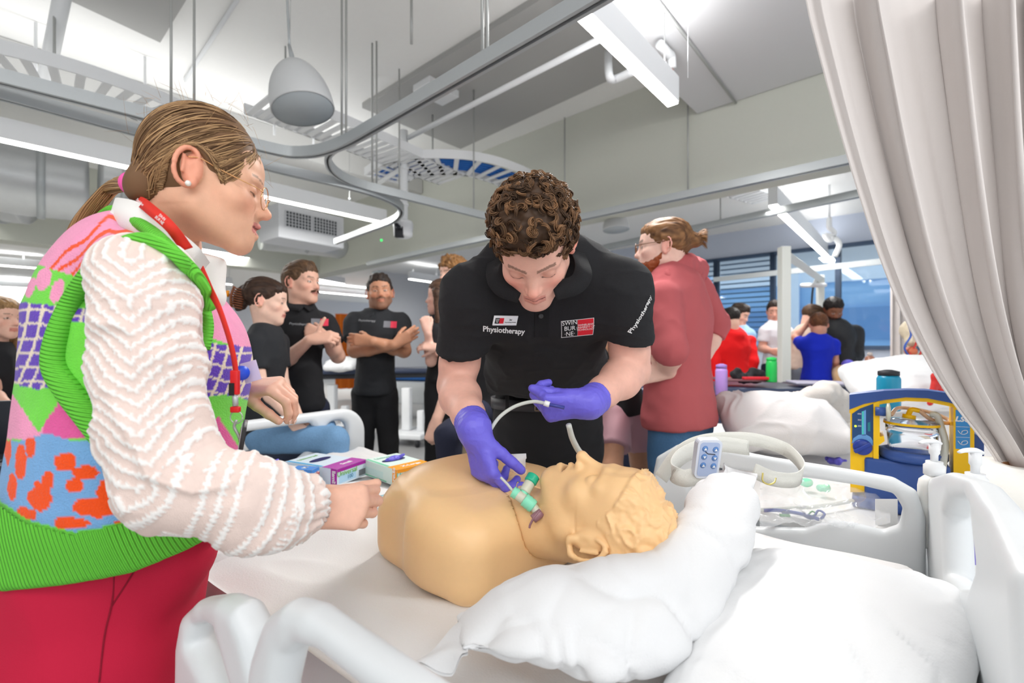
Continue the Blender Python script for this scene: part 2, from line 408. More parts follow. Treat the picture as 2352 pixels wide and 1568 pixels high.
def skin_color(fr, V, base, male=True, beard=None, brow=(70, 50, 38), lips=None, blush=0.25, lashes=False):
    q = fr.inv(V); c = np.tile(lin(np.array(base) / 255.0), (len(V), 1))
    ax = np.abs(q[:, 0]); y, z = q[:, 1], q[:, 2]
    def mix(m, col, a=1.0):
        m = np.clip(m, 0, 1)[:, None] * a; c[:] = c * (1 - m) + lin(np.array(col) / 255.0) * m
    g = lambda d, w_: np.exp(-(d / w_) ** 2)
    red = (min(255, base[0] + 6), base[1] * 0.74, base[2] * 0.72)
    mix(g(np.sqrt((ax - 0.042) ** 2 + (z + 0.030) ** 2), 0.02) * (y > 0.02), red, blush)
    mix(g(np.sqrt(ax ** 2 + (z + 0.032) ** 2 + (y - 0.11) ** 2), 0.014), red, blush * 1.1)
    mix((ax > 0.074) * 1.0 * (y < 0.02) * (y > -0.05) * (np.abs(z) < 0.045), red, 0.45)
    lc = lips or (base[0] * 0.86, base[1] * 0.62, base[2] * 0.62)
    du = np.abs(z + 0.0575 + 0.12 * ax) / 0.0062; dl = np.abs(z + 0.069 - 0.15 * ax) / 0.0072
    mix(((du < 1) | (dl < 1)) * (ax < 0.023) * (y > 0.078) * 1.0, lc, 0.8 if not male else 0.55)
    mix((np.abs(z + 0.0627) < 0.0011) * (ax < 0.022) * (y > 0.07) * 1.0, (110, 50, 48), 0.8)
    bz = 0.0205 + 0.006 * np.sin(np.clip((ax - 0.008) / 0.042, 0, 1) * 2.4)
    mix((np.abs(z - bz) < (0.0036 if male else 0.0022)) * (ax > 0.010) * (ax < 0.047) * (y > 0.045) * 1.0, brow, 0.7)
    ez = 0.000
    if lashes:
        mix((np.abs(z + 0.006 + 0.002 * np.cos((ax - 0.031) * 150)) < 0.0013) * (np.abs(ax - 0.031) < 0.0135) * (y > 0.06) * 1.0, (60, 40, 34), 0.9)
        mix(g(z - 0.003, 0.007) * (np.abs(ax - 0.031) < 0.016) * (y > 0.06), (base[0] * .8, base[1] * .68, base[2] * .66), 0.35)
    else:
        e = ((ax - 0.031) / 0.0120) ** 2 + ((z + 0.0005) / 0.0040) ** 2
        mix((e < 1.35) * (y > 0.06) * 1.0, (70, 45, 38), 0.9); mix((e < 0.85) * (y > 0.06) * 1.0, (205, 196, 190), 1)
        mix((np.sqrt((ax - 0.031) ** 2 + z ** 2) < 0.005) * (e < 0.95) * (y > 0.06), (60, 48, 40), 1)
    if beard:
        col, dens, long = beard
        m = np.clip((-0.028 - z) / 0.012, 0, 1) * np.clip((y + 0.02) / 0.02, 0, 1) * np.clip((0.014 - np.clip(0.012 - np.abs(z + 0.062) + 0.02, 0, 1)) / 0.01, 0, 1)
        m = np.clip((-0.040 - z + 0.25 * (ax - 0.03)) / 0.008, 0, 1) * (y > -0.01) * (y < 0.2)
        m = m * (1 - ((du < 1) | (dl < 1)) * (ax < 0.02) * 1.0) * (z > -0.135)
        mix(m, col, dens)
        mix((np.abs(z + 0.048) < 0.006) * (ax < 0.026) * (y > 0.07), col, min(1, dens * 1.2))
    # mottling
    m = 1 + 0.035 * fbm(V * 90)[:, None] + 0.02 * vnoise(V * 400)[:, None]
    return c * m
FK = [(0.027, 0.086, 0.043, 0.026, 0.021, 0.0090), (0.009, 0.091, 0.047, 0.029, 0.022, 0.0092), (-0.010, 0.087, 0.043, 0.027, 0.021, 0.0087), (-0.027, 0.078, 0.034, 0.021, 0.018, 0.0078)]
def hand_field(f, wr, ydir, back, side=1, k=1.0, curl=((25, 30, 20),) * 4, spread=(4, 1, -2, -6), thumb=(35, 30, 20), inf=0.0, tips=None):
    """wrist, direction to the knuckles, back-of-hand normal; side=+1 puts the thumb on +x (x = y cross z)"""
    y = unit(ydir); z = np.asarray(back, float); z = unit(z - (z @ y) * y); x = np.cross(y, z) * side
    R = np.stack([x, y, z], 1); fr = Frame(wr, R, k); p = fr.p; e = inf
    f.rc(p((0, -0.02, 0)), p((0, 0.012, 0)), (0.026 + e) * k, (0.025 + e) * k, 0.012 * k, sq=(z, 0.75))
    tip = []
    for i, (kx, ky, l1, l2, l3, r) in enumerate(FK):
        f.rc(p((kx * 0.55, 0.008, 0)), p((kx, ky, 0)), (0.0145 + e) * k, (0.0112 + e) * k, 0.014 * k)
        c1, c2, c3 = curl[i]; sp = math.radians(spread[i]); pt = A(kx, ky, 0); ang = 0
        for L, cc, ra, rb in ((l1, c1, r * 1.06, r), (l2, c2, r, r * 0.95), (l3, c3, r * 0.95, r * 0.78)):
            ang += math.radians(cc); dv = A(math.sin(sp) * math.cos(ang), math.cos(sp) * math.cos(ang), -math.sin(ang)); q = pt + L * dv
            f.rc(p(pt), p(q), (ra + e) * k, (rb + e) * k, 0.0035 * k); pt = q
        tip.append((p(pt), fr.d(dv), fr.d(np.cross(A(1, 0, 0), dv))))
    f.el(p((0.016, 0.03, -0.008)), np.array((0.018, 0.030, 0.013)) * k, R, 0.012 * k)
    f.el(p((-0.02, 0.035, -0.006)), np.array((0.012, 0.032, 0.012)) * k, R, 0.01 * k)
    o1, o2, o3 = [math.radians(a) for a in thumb]
    pt = A(0.020, 0.018, -0.006); a = o1; down = o2
    d1 = A(math.sin(a) * math.cos(down), math.cos(a) * math.cos(down), -math.sin(down)); q = pt + 0.044 * d1
    f.rc(p(pt), p(q), (0.0145 + e) * k, (0.0115 + e) * k, 0.01 * k); pt = q
    for L, ra, rb in ((0.032, 0.0112, 0.0103), (0.026, 0.0103, 0.0085)):
        a -= o3 * 0.8; down += o3 * 0.35
        d1 = A(math.sin(a) * math.cos(down), math.cos(a) * math.cos(down), -math.sin(down)); q = pt + L * d1
        f.rc(p(pt), p(q), (ra + e) * k, (rb + e) * k, 0.004 * k); pt = q
    tip.append((p(pt), fr.d(d1), fr.d((0, 0, 1))))
    return fr, tip
def strands(n, M, fn, r=0.0006, sides=3, col=((90, 65, 45), (150, 115, 80)), jit=0.002):
    """fn(u) -> (M,3) path; builds n tapered tubes, colour varies strand by strand"""
    Pt = np.array([fn(i) for i in range(n)]); Pt = Pt + rng.normal(0, jit, (n, 1, 3))
    tp = np.interp(np.linspace(0, 1, M), [0, 0.08, 0.8, 1], [0.5, 1, 0.9, 0.15])
    V, F = tubes(Pt, np.asarray(r) * tp[None] * rng.uniform(0.7, 1.3, (n, 1)), sides, caps=False)
    a = rng.uniform(0, 1, n)[:, None] ** 1.3; c0 = lin(np.array(col[0]) / 255.0); c1 = lin(np.array(col[1]) / 255.0)
    cc = np.repeat(c0 * (1 - a) + c1 * a, M * sides, 0)
    return V, F, cc
MSKIN = mat('skin', attr=True, rough=0.48, sss=0.12, bump=0.12, bscale=700, spec=0.4)
MHAIR = mat('hair', attr=True, rough=0.55, spec=0.3)
def clothm(name, col, rough=0.9, bump=0.5, bs=900, vary=0.06, sheen=0.0): return mat(name, col, rough=rough, bump=bump, bscale=bs, vary=vary, sheen=sheen)
def finish(f, name, m, parent, fold=0.0, fs=14.0, color=None, relx=1, stretch=(1, 1, 1), post=None):
    V, F = f.build()
    if relx: V = relax(V, F, relx, 0.4)
    if fold > 0:
        N = vnormals(V, F); r = 1 - np.abs(fbm(V * fs * np.array(stretch) + 5.1, 2)); V = V + N * (fold * (r - 0.5))[:, None]
    if post is not None: V = post(V, F)
    col = None
    if color is not None: col = color(V) if callable(color) else lin(np.array(color) / 255.0)
    return link(name, meshdata(name, V, F, col), m, parent)
def lerp(a, b, t): return np.asarray(a) * (1 - t) + np.asarray(b) * t
def text_part(name, s, size, o, xdir, up, m, parent, thick=0.0006, bold=0.0, align='CENTER', shear=0.0, sx=1.0, wrap=None):
    cu = bpy.data.curves.new(name, 'FONT'); cu.body = s; cu.size = size; cu.align_x = align; cu.align_y = 'CENTER'; cu.extrude = thick; cu.offset = bold; cu.shear = shear; cu.space_line = 0.9; cu.resolution_u = 3
    ob = bpy.data.objects.new(name, cu); me = bpy.data.meshes.new_from_object(ob); bpy.data.objects.remove(ob); bpy.data.curves.remove(cu)
    V = np.empty(len(me.vertices) * 3); me.vertices.foreach_get('co', V); V = V.reshape(-1, 3); V[:, 0] *= sx
    x = unit(xdir); u = np.asarray(up, float); u = unit(u - (u @ x) * x); n = np.cross(x, u)
    W = np.asarray(o) + V[:, :1] * x + V[:, 1:2] * u + V[:, 2:] * n
    if wrap is not None:
        tree, off = wrap
        base = np.asarray(o) + V[:, :1] * x + V[:, 1:2] * u
        for i in range(len(W)):
            h_ = tree.ray_cast(Vector(base[i] + n * 0.08), Vector(-n), 0.2)
            if h_[0] is not None: W[i] = np.array(h_[0]) + n * (off + V[i, 2])
    me.vertices.foreach_set('co', W.astype(np.float32).ravel()); me.update(); me.name = name
    return link(name, me, m, parent)
from mathutils.bvhtree import BVHTree
def bvh(o):
    me = o.data; V = [v.co.copy() for v in me.vertices]; return BVHTree.FromPolygons(V, [p.vertices[:] for p in me.polygons])
def patch_on(name, tree, o, xdir, up, poly, m, parent, off=0.001, n=10, sub=6):
    """flat outline (x,u) laid on a surface: subdivided grid for rectangles (poly=(w,h))"""
    x = unit(xdir); u = np.asarray(up, float); u = unit(u - (u @ x) * x); nn = np.cross(x, u); w_, h_ = poly
    G = np.empty((n + 1, sub + 1, 3))
    for i in range(n + 1):
        for j in range(sub + 1):
            b = np.asarray(o) + x * (w_ * (i / n - 0.5)) + u * (h_ * (j / sub - 0.5)); r = tree.ray_cast(Vector(b + nn * 0.08), Vector(-nn), 0.2)
            G[i, j] = (np.array(r[0]) if r[0] is not None else b) + nn * off
    V, F = grid(G); return link(name, meshdata(name, V, F), m, parent)

# generic figure for the people further back -------------------------------------------------
def figure(label, J, face, hgt=1.75, male=True, skin='fair', hair=None, shirt=None, trousers=None, shoes=(30, 30, 32), h=0.0055, facek=None,
           beard=None, sleeve='short', hands=None, shorts=False, lapel=None, extra=None, group=None, head_up=(0, 0, 1), bulk=1.0, tuck=True, hood=False):
    """J: world joints neck, sl, sr, el, er, wl, wr, pel, hl, hr, kl, kr, al, ar, head (l/r = subject's)"""
    t = thing('person', label, 'person', (float(J['pel'][0]), float(J['pel'][1]), 0), group)
    k = hgt / 1.75; fr = face_frame(J['head'], face, head_up, k * 0.98)
    base = SKIN[skin] if isinstance(skin, str) else skin
    b = Field(h); head_field(b, fr, male, neck=lerp(J['neck'], J['pel'], 0.04), det=h < 0.006)
    ar = (0.041 if male else 0.034) * k * bulk
    hf = hands or {}
    for s_, sd in (('l', 1), ('r', -1)):
        if 'w' + s_ in J:
            S, E, W = J['s' + s_], J['e' + s_], J['w' + s_]
            b.chain([lerp(S, E, 0.25), E, lerp(E, W, 0.35), W], [ar * 1.15, ar * 0.95, ar * 0.98, ar * 0.62], 0.015)
            hd = hf.get(s_, {}); d = hd.get('dir', unit(W - E)); n = hd.get('back', unit(np.cross(d, (0.3, 0.2, 1)))); side = hd.get('side', sd)
            hand_field(b, W + unit(d) * 0.015, d, n, side, k * (1.0 if male else 0.9), curl=hd.get('curl', ((35, 40, 25),) * 4), thumb=hd.get('thumb', (35, 30, 20)))
        if shorts and 'k' + s_ in J:
            b.chain([J['h' + s_], J['k' + s_], J['a' + s_]], [0.075 * k, 0.05 * k, 0.035 * k], 0.02)
    right = unit(J['sr'] - J['sl']); upv = unit(J['neck'] - J['pel']); fwd = np.cross(upv, right)
    ch = lerp(J['neck'], J['pel'], 0.28); wa = lerp(J['neck'], J['pel'], 0.68)
    b.rc(ch, wa, 0.09 * k, 0.08 * k, 0.03)
    finish(b, 'body', MSKIN, t, color=lambda V: skin_color(fr, V, base, male, beard=beard))
    # top
    s = Field(max(h * 1.2, 0.0078)); sw = np.linalg.norm(J['sr'] - J['sl']) / 2
    wd = sw * 0.98; dp = (0.115 if male else 0.105) * k * bulk; wq = lambda r: (fwd, dp / r)
    s.rc(lerp(J['neck'], J['pel'], 0.16), ch, wd * 0.88, wd * 1.0, 0.03, sq=(fwd, dp * 0.95 / wd))
    s.rc(ch, wa, wd * 1.0, wd * 0.80, 0.03, sq=(fwd, dp * 1.02 / wd))
    s.rc(wa, lerp(J['neck'], J['pel'], 1.0), wd * 0.82, wd * 0.97, 0.03, sq=(fwd, dp * 1.08 / wd), clip=[(lerp(J['neck'], J['pel'], 1.08), -upv)])
    s.rc(lerp(J['neck'], J['pel'], 0.02), lerp(J['neck'], J['pel'], 0.12), 0.062 * k, 0.085 * k, 0.04, clip=[(J['neck'] + upv * 0.012, upv)])
    for s_ in 'lr':
        S, E = J['s' + s_], J['e' + s_]
        s.rc(lerp(J['neck'], S, 0.3) - upv * 0.015, S, 0.05 * k, 0.055 * k * bulk, 0.04)
        if sleeve == 'short': e_ = lerp(S, E, 0.62); s.rc(S, lerp(S, E, 0.75), ar * 1.55, ar * 1.5, 0.02, clip=[(e_, unit(E - S))])
        else:
            s.rc(S, E, ar * 1.45, ar * 1.22, 0.02)
            if 'w' + s_ in J:
                W = J['w' + s_]; fr_ = 0.92 if sleeve == 'long' else 0.25; s.rc(E, W, ar * 1.25, ar * 1.12, 0.02, clip=[(lerp(E, W, fr_), unit(W - E))])
    if hood:
        hb = J['neck'] - fwd * 0.065 - upv * 0.012; s.el(hb, (0.088 * k, 0.055 * k, 0.055 * k), np.stack([right, fwd, upv], 1), 0.02)
        s.rc(J['neck'] - right * 0.06 + fwd * 0.03, J['neck'] - right * 0.07 - fwd * 0.05, 0.03, 0.035, 0.02); s.rc(J['neck'] + right * 0.06 + fwd * 0.03, J['neck'] + right * 0.07 - fwd * 0.05, 0.03, 0.035, 0.02)
    sm, sname = shirt
    so = finish(s, sname, sm, t, fold=0.007, fs=11)
    # collar for polos
    if sname == 'polo_shirt':
        n0 = J['neck'] + upv * 0.01
        for sgn in (-1, 1):
            pts = [n0 - fwd * 0.062 + upv * 0.020, n0 + right * sgn * 0.080 * k + upv * 0.010 - upv * 0.004, n0 + fwd * 0.092 * k - upv * 0.022 + right * sgn * 0.012]
            g = Geo(); g.add(*ribbon(pts, 0.042, 0.006, [upv - right * sgn * 0.0 - fwd * 0.2, upv * 0.9 + right * -sgn * 0.5, upv * 0.7 - fwd * 0.8], 8)); g.obj('collar', sm, t)
    # trousers
    if trousers is not None:
        tm, tname = trousers; q = Field(max(h * 1.3, 0.0095)); lr = (0.085 if male else 0.082) * k
        hw = np.linalg.norm(J['hr'] - J['hl']) / 2
        q.rc(lerp(J['neck'], J['pel'], 0.93), J['pel'], wd * 0.70, wd * 0.80, 0.03, sq=(fwd, dp * 0.86 / (wd * 0.86)))
        for s_ in 'lr':
            H, K_, An = J['h' + s_], J['k' + s_], J['a' + s_]
            if shorts: q.rc(H, lerp(H, K_, 0.75), lr * 1.12, lr * 1.1, 0.03, clip=[(lerp(H, K_, 0.62), unit(K_ - H))])
            else: q.rc(H, K_, lr * 0.98, 0.062 * k, 0.03); q.rc(K_, An, 0.062 * k, 0.05 * k, 0.02)
        finish(q, tname, tm, t, fold=0.006, fs=10)
        if 'al' in J and shoes is not None:
            for s_ in 'lr':
                An = J['a' + s_].copy(); fd = unit(A(fwd[0], fwd[1], 0)); g = Field(0.008)
                g.rc(An + A(0, 0, -0.02), A(An[0], An[1], 0.045) , 0.04, 0.042, 0.02); g.rc(A(An[0], An[1], 0.045), A(An[0], An[1], 0.035) + fd * 0.14, 0.042, 0.034, 0.02, clip=[(A(0, 0, 0.002), A(0, 0, -1))])
                finish(g, 'shoe', mat('shoe', shoes, rough=0.6), t)
    if hair: hair(fr, t, h)
    if extra: extra(fr, t, so, J)
    return t
def hair_cap(style, col, h=0.0045):
    def fn(fr, t, hh):
        f = Field(min(hh, h)); k = fr.k; R = fr.R; p = fr.p
        m = lambda c, r, kk=0.01, mode='u', rot=None: f.el(p(c), np.array(r) * k, R if rot is None else R @ rot, kk * k, mode)
        m((0, -0.024, 0.040), (0.083, 0.100, 0.088), 0); m((0, 0.034, 0.066), (0.062, 0.056, 0.040), 0.03)
        if style in ('short', 'curly', 'mullet', 'buzz'):
            m((0, 0.02, 0.10), (0.058, 0.058, 0.030 if style != 'buzz' else 0.022), 0.02)
            if style == 'mullet': m((0, -0.085, -0.04), (0.055, 0.04, 0.07), 0.03)
        if style in ('long', 'seated'):
            m((0, -0.055, -0.10), (0.085, 0.055, 0.16), 0.03)
            for sg in (-1, 1): f.rc(p((sg * 0.075, 0.02, 0.03)), p((sg * 0.085, -0.01, -0.26)), 0.02 * k, 0.028 * k, 0.03 * k)
        if style in ('bun', 'clip'):
            m((0, -0.125, 0.03) if style == 'bun' else (0, -0.12, -0.005), (0.032, 0.035, 0.030) if style == 'bun' else (0.035, 0.035, 0.07), 0.012)
        zc = 0.052 if style not in ('long',) else 0.06
        m((0, 0.095, -0.035), (0.070, 0.075, 0.088 + (0.006 if style == 'buzz' else 0)), 0.012, 's')
        for sg in (-1, 1): m((sg * 0.088, 0.012, -0.05), (0.03, 0.045, 0.065), 0.01, 's') if style not in ('long',) else None
        if style not in ('long', 'seated', 'mullet'): m((0, -0.07, -0.12), (0.09, 0.09, 0.065), 0.01, 's')
        c0, c1 = lin(np.array(col[0]) / 255.), lin(np.array(col[1]) / 255.)
        def post(V, F):
            q = fr.inv(V); N = vnormals(V, F)
            if style == 'curly': d = 0.010 * (fbm(q * 70, 2)) + 0.005
            else: d = 0.0036 * fbm(np.stack([q[:, 0] * 160, q[:, 1] * 22, q[:, 2] * 60], 1), 2)
            return V + N * (d * k)[:, None]
        def cf(V):
            q = fr.inv(V); a = np.clip(0.5 + 0.5 * fbm(np.stack([q[:, 0] * 200, q[:, 1] * 25, q[:, 2] * 70], 1), 2), 0, 1)[:, None]; return c0 * (1 - a) + c1 * a
        finish(f, 'hair', MHAIR, t, color=cf, post=post, relx=1)
    return fn
# ================================================================ ROOM
UX, VX = A(0.672, 0.741, 0), A(-0.741, 0.672, 0); RR3 = np.stack([UX, VX, A(0, 0, 1)], 1); UP = A(0, 0, 1)
def RW(b, a, z): return UX * b + VX * a + A(0, 0, z)          # b across (towards the windows), a along (towards the far end)
def PU(px, py, b): x = (px - CX) / FPX; return P(px, py, b / (0.672 * x + 0.741))
def PV(px, py, a): x = (px - CX) / FPX; return P(px, py, a / (-0.741 * x + 0.672))
def rbx(b0, b1, a0, a1, z0, z1): return box((b0, a0, z0), (b1, a1, z1), R=RR3)
def struct(name, parts, m, smooth=False):
    g = Geo()
    for V, F in parts: g.add(V, F)
    return tag(g.obj(name, m, None, smooth), kind='structure')
M_ceil = mat('ceiling_paint', (240, 240, 238), rough=0.9, bump=0.1, bscale=30, vary=0.015)
M_wall = mat('wall_paint', (206, 208, 198), rough=0.85, bump=0.1, bscale=40, vary=0.015)
M_wallg = mat('wall_grey', (214, 216, 220), rough=0.85, vary=0.02, bscale=20)
M_panel = mat('insulation_panel', (176, 176, 174), rough=1.0, bump=0.6, bscale=120, vary=0.03)
M_white = mat('white_metal', (236, 238, 240), rough=0.45, vary=0.01)
M_alu = mat('aluminium', (186, 191, 193), rough=0.38, metal=0.35, vary=0.02)
M_dark = mat('dark_plastic', (35, 36, 40), rough=0.5)
M_rod = mat('steel_rod', (176, 178, 176), rough=0.4, metal=0.4)
M_glow = mat('lamp_diffuser', (255, 252, 246), emit=9.0)
M_duct = mat('duct_foil', (205, 208, 210), rough=0.35, metal=0.45, bump=0.8, bscale=14, vary=0.04)
M_black = mat('black_gap', (20, 20, 22), rough=0.9)
def floor_mat():
    m = mat('floor_vinyl', (198, 197, 193), rough=0.35, vary=0.03, bscale=300); return m
struct('floor', [rbx(-4, 12, -4, 20, -0.1, 0)], floor_mat())
tag(Geo().add(*rbx(0.6, 3.9, 4.2, 6.6, 0.0, 0.004)).obj('floor_inlay', mat('floor_inlay', (150, 150, 150), rough=0.4, vary=0.03, bscale=300), None, False), kind='structure')
struct('ceiling', [rbx(-4, 4.0, -0.0, 8.4, 3.71, 3.85), rbx(-4, 4.0, -4, 0.0, 3.71, 3.85)], M_ceil)
struct('ceiling_drop', [rbx(-4, 3.99, -4.0, 1.50, 3.30, 3.70)], mat('ceiling_drop_paint', (214, 214, 216), rough=0.9, vary=0.01))
struct('ceiling_beam', [rbx(-4, 3.99, 5.3, 5.8, 3.45, 3.705)], mat('beam_paint', (196, 196, 194), rough=0.9))
struct('ceiling_beyond', [rbx(4.3, 12, -4, 20, 3.05, 3.2), rbx(-4, 4.3, 8.75, 20, 3.05, 3.2)], M_ceil)
struct('wall_bulkhead', [rbx(4.0, 4.3, -4, 9.0, 2.64, 3.85)], M_wall)
struct('wall_crossbeam', [rbx(-4, 4.0, 8.4, 8.75, 2.62, 3.85)], M_wall)
struct('wall_end', [rbx(-4, 12, 17.5, 17.7, 0, 3.2)], M_wallg)
struct('wall_left', [rbx(-4.1, -4.0, -1, 20, 0, 3.85)], M_wallg)
# far partition with return, and the orange curtain before it
pa = PU(962, 900, 7.7)
struct('wall_partition', [rbx(6.0, 8.4, 9.6, 9.75, 0, 3.05)], M_wallg)
struct('trim_1', [rbx(5.93, 6.0, 9.55, 9.8, 0, 3.05)], mat('trim_blue_grey', (205, 216, 220), rough=0.5))
g = Geo(); n = 60; G = np.zeros((n, 2, 3)); o_ = P(770, 722, 11.5); e_ = P(990, 722, 12.2)
for i in range(n):
    t = i / (n - 1); q = lerp(o_, e_, t) + A(0, 0.05 * math.sin(i * 1.3), 0); G[i, 0] = A(q[0], q[1], 0.25); G[i, 1] = A(q[0], q[1], 2.1)
g.add(*grid(G)); tag(g.obj('curtain', mat('orange_cloth', (205, 104, 20), rough=0.9, vary=0.05)), 'orange curtain hanging at the far end of the room', 'curtain')
# window wall
WB = 7.5
zs, zt = 1.28, 2.67
M_glass = mat('tinted_glass', (226, 240, 250), rough=0.02, trans=1.0, ior=1.33, spec=0.9)
mul = [PU(px, 700, WB) @ VX for px in (1500, 1645, 1775, 1925, 2075, 2360)]
struct('wall_window', [rbx(WB, WB + 0.2, -4, 9.5, 0, zs), rbx(WB, WB + 0.2, -4, 9.5, zt, 3.06), rbx(WB, WB + 0.2, mul[0], 9.5, zs, zt)], mat('wall_bluish', (196, 204, 220), rough=0.8, vary=0.01))
for i in range(5):
    t = tag(bpy.data.objects.new(f'window_{i+1}', None), kind='structure'); C.objects.link(t)
    a1, a0 = mul[i], mul[i + 1]; g = Geo()
    for bx_ in ((a0 - 0.03, a0 + 0.03, zs, zt), (a1 - 0.03, a1 + 0.03, zs, zt), (a0, a1, zs, zs + 0.05), (a0, a1, zt - 0.04, zt)): g.add(*rbx(WB - 0.04, WB + 0.08, bx_[0], bx_[1], bx_[2], bx_[3]))
    g.obj('window_frame', mat('window_frame_dark', (64, 82, 108), rough=0.5), t, False)
    g = Geo(); g.add(*rbx(WB + 0.02, WB + 0.03, a0 + 0.03, a1 - 0.03, zs + 0.05, zt - 0.04)); g.obj('pane', M_glass, t, False)
    # slatted roller screen, half lowered on the first windows
    if i < 2:
        g = Geo()
        for kk in range(16): g.add(*rbx(WB + 0.10, WB + 0.14, a0 + 0.03, a1 - 0.03, zt - 0.1 - kk * 0.075, zt - 0.085 - kk * 0.075))
        g.obj('blind', mat('blind_slats', (90, 120, 150), rough=0.6), t, False); bpy.context.view_layer.update(); t.children[-1]['kind'] = 'stuff'
# building across the street
t = thing('building', 'blue-grey building with banded facade seen through the far windows', 'building', tuple(RW(15, 0, 0)))
bw = mat('facade_blue', (150, 196, 238), rough=0.5, vary=0.05, bscale=3); bl = mat('facade_light', (222, 238, 252), rough=0.5, vary=0.05, bscale=3); bd = mat('facade_dark', (112, 156, 206), rough=0.3)
Geo().add(*rbx(15, 15.5, -16, 16, -1, 9)).obj('wall', bw, t, False)
for z0, z1, mm, nm in ((0.2, 0.9, bl, 'band'), (1.5, 2.3, bd, 'window_band'), (3.0, 3.5, bl, 'band'), (4.2, 5.0, bd, 'window_band'), (5.6, 7.5, bl, 'band')):
    Geo().add(*rbx(14.9, 15.0, -16, 16, z0, z1)).obj(nm, mm, t, False)
for k in range(12): Geo().add(*rbx(14.8, 14.92, -14 + k * 2.4, -13.75 + k * 2.4, -1, 9)).obj('pilaster', bl if k % 2 else bw, t, False)
# ---------------------------------------------------------------- ceiling things
def quad_slab(name, pxs, z, th, m, label, cat):
    q = np.array([PZ(x, y, z) for x, y in pxs]); V = np.vstack([q, q + A(0, 0, th)])
    g = Geo(); g.add(V, BOXF); return tag(g.obj(name, m, None, False), label, cat)
quad_slab('insulation_panel', [(60, -45), (368, 98), (470, -70), (250, -160)], 3.66, 0.048, M_panel, 'grey insulation panel on the ceiling in the top left corner', 'ceiling panel')
quad_slab('insulation_panel', [(832, 248), (1058, 342), (1600, 92), (1290, -30)], 3.66, 0.048, M_panel, 'long grey insulation panel on the ceiling above the curtain track', 'ceiling panel')
quad_slab('insulation_panel', [(1150, 175 + 30), (1200, 175 + 95), (1500, 190), (1580, 110)], 3.64, 0.018, M_panel, 'second grey insulation sheet beside the bulkhead', 'ceiling panel') if False else None
def luminaire(p0, p1, z, label, group='linear ceiling lights', w_=0.075, hh=0.15, wire=True, lamp=0.0, plane=None):
    a = PZ(p0[0], p0[1], z); b = PZ(p1[0], p1[1], z)
    L = np.linalg.norm(b - a); d = unit(b - a); R = np.stack([np.cross(d, UP), d, UP], 1) * A(1, 1, 1)
    t = thing('ceiling_light', label, 'ceiling light', tuple((a + b) / 2), group); o = a
    Geo().add(*box((-w_ / 2, 0, 0.0), (w_ / 2, L, hh), R=R, o=o, bev=0.004)).obj('housing', M_white, t, False)
    Geo().add(*box((-w_ / 2 + 0.006, 0.004, -0.012), (w_ / 2 - 0.006, L - 0.004, 0.002), R=R, o=o)).obj('diffuser', M_glow, t, False)
    if wire:
        for s in (0.12, 0.88):
            q = a + d * L * s + A(0, 0, hh); top = 3.70 if q @ UX < 4 and q @ VX < 8.4 else 3.05
            if q @ VX < 1.5: top = 3.3
            Geo().add(*tube([q, q + A(0, 0, top - q[2])], 0.003, 5, smooth=False)).obj('hanger', M_rod, t); Geo().add(*lathe([(0, 0), (0.012, 0), (0.012, 0.04), (0, 0.05)], q, 8)).obj('fitting', M_white, t)
    if lamp > 0:
        ctr = (a + b) / 2; l = bpy.data.lights.new('ceiling_or_fill_light', 'AREA'); l.shape = 'RECTANGLE'; l.size = w_ * 2; l.size_y = L * 0.95; l.energy = lamp; l.color = (1, 0.985, 0.96)
        lo = bpy.data.objects.new('ceiling_or_fill_light', l); C.objects.link(lo); M4 = Matrix.Identity(4)
        for i in range(3):
            for j in range(3): M4[i][j] = (np.stack([-np.cross(d, UP), d, -UP], 1) @ np.diag([1, 1, -1]) @ np.diag([1, 1, 1]))[i][j]
        lo.matrix_world = Matrix.Translation(Vector(ctr - A(0, 0, 0.03))) @ Matrix(np.vstack([np.hstack([np.stack([np.cross(d, UP), d, UP], 1), np.zeros((3, 1))]), [0, 0, 0, 1]]).tolist())
        l2 = bpy.data.lights.new('ceiling_uplight', 'AREA'); l2.shape = 'RECTANGLE'; l2.size = w_ * 2; l2.size_y = L * 0.95; l2.energy = lamp * 0.16
        lo2 = bpy.data.objects.new('ceiling_uplight', l2); C.objects.link(lo2)
        lo2.matrix_world = Matrix.Translation(Vector(ctr + A(0, 0, hh + 0.03))) @ Matrix(np.vstack([np.hstack([np.stack([np.cross(d, UP), -d, -UP], 1), np.zeros((3, 1))]), [0, 0, 0, 1]]).tolist())
luminaire((1325, 20), (1546, 238), 2.8, 'bright linear light beside the curtain track, nearest on the right', lamp=38)
luminaire((-420, 228), (885, 512), 2.8, 'long linear light running behind the head of the woman in the bright vest', lamp=75)
luminaire((-420, 455), (150, 540), 2.8, 'linear light at the far left, second row, beside the foil duct', lamp=50)
luminaire((462, 572), (614, 597), 2.8, 'short linear light just right of the chin of the woman in the vest', lamp=50)
luminaire((-300, 585), (95, 616), 2.8, 'linear light at the far left, third row back', lamp=50)
luminaire((-200, 648), (78, 662), 2.8, 'linear light at the far left, fourth row back', lamp=60)
luminaire((1775, 470), (1908, 598), 2.55, 'bright linear light over the group by the windows', lamp=40)
luminaire((700, 667), (913, 686), 2.8, 'linear light behind the man with crossed arms', lamp=70)
luminaire((940, 640), (1010, 650), 2.7, 'short linear light left of the curly haired head', lamp=8)
luminaire((486, 628 + 20), (532, 653), 2.7, 'small far light left of the mustached man', lamp=0)
luminaire((470, 690), (560, 697), 2.75, 'far light strip above the hair clip of the seated woman', lamp=0)
luminaire((725, 640), (790, 652), 2.8, 'far light strip right of the mustached man', lamp=0)
luminaire((-100, 688), (70, 694), 2.75, 'lowest far light strip at the left edge', lamp=60)
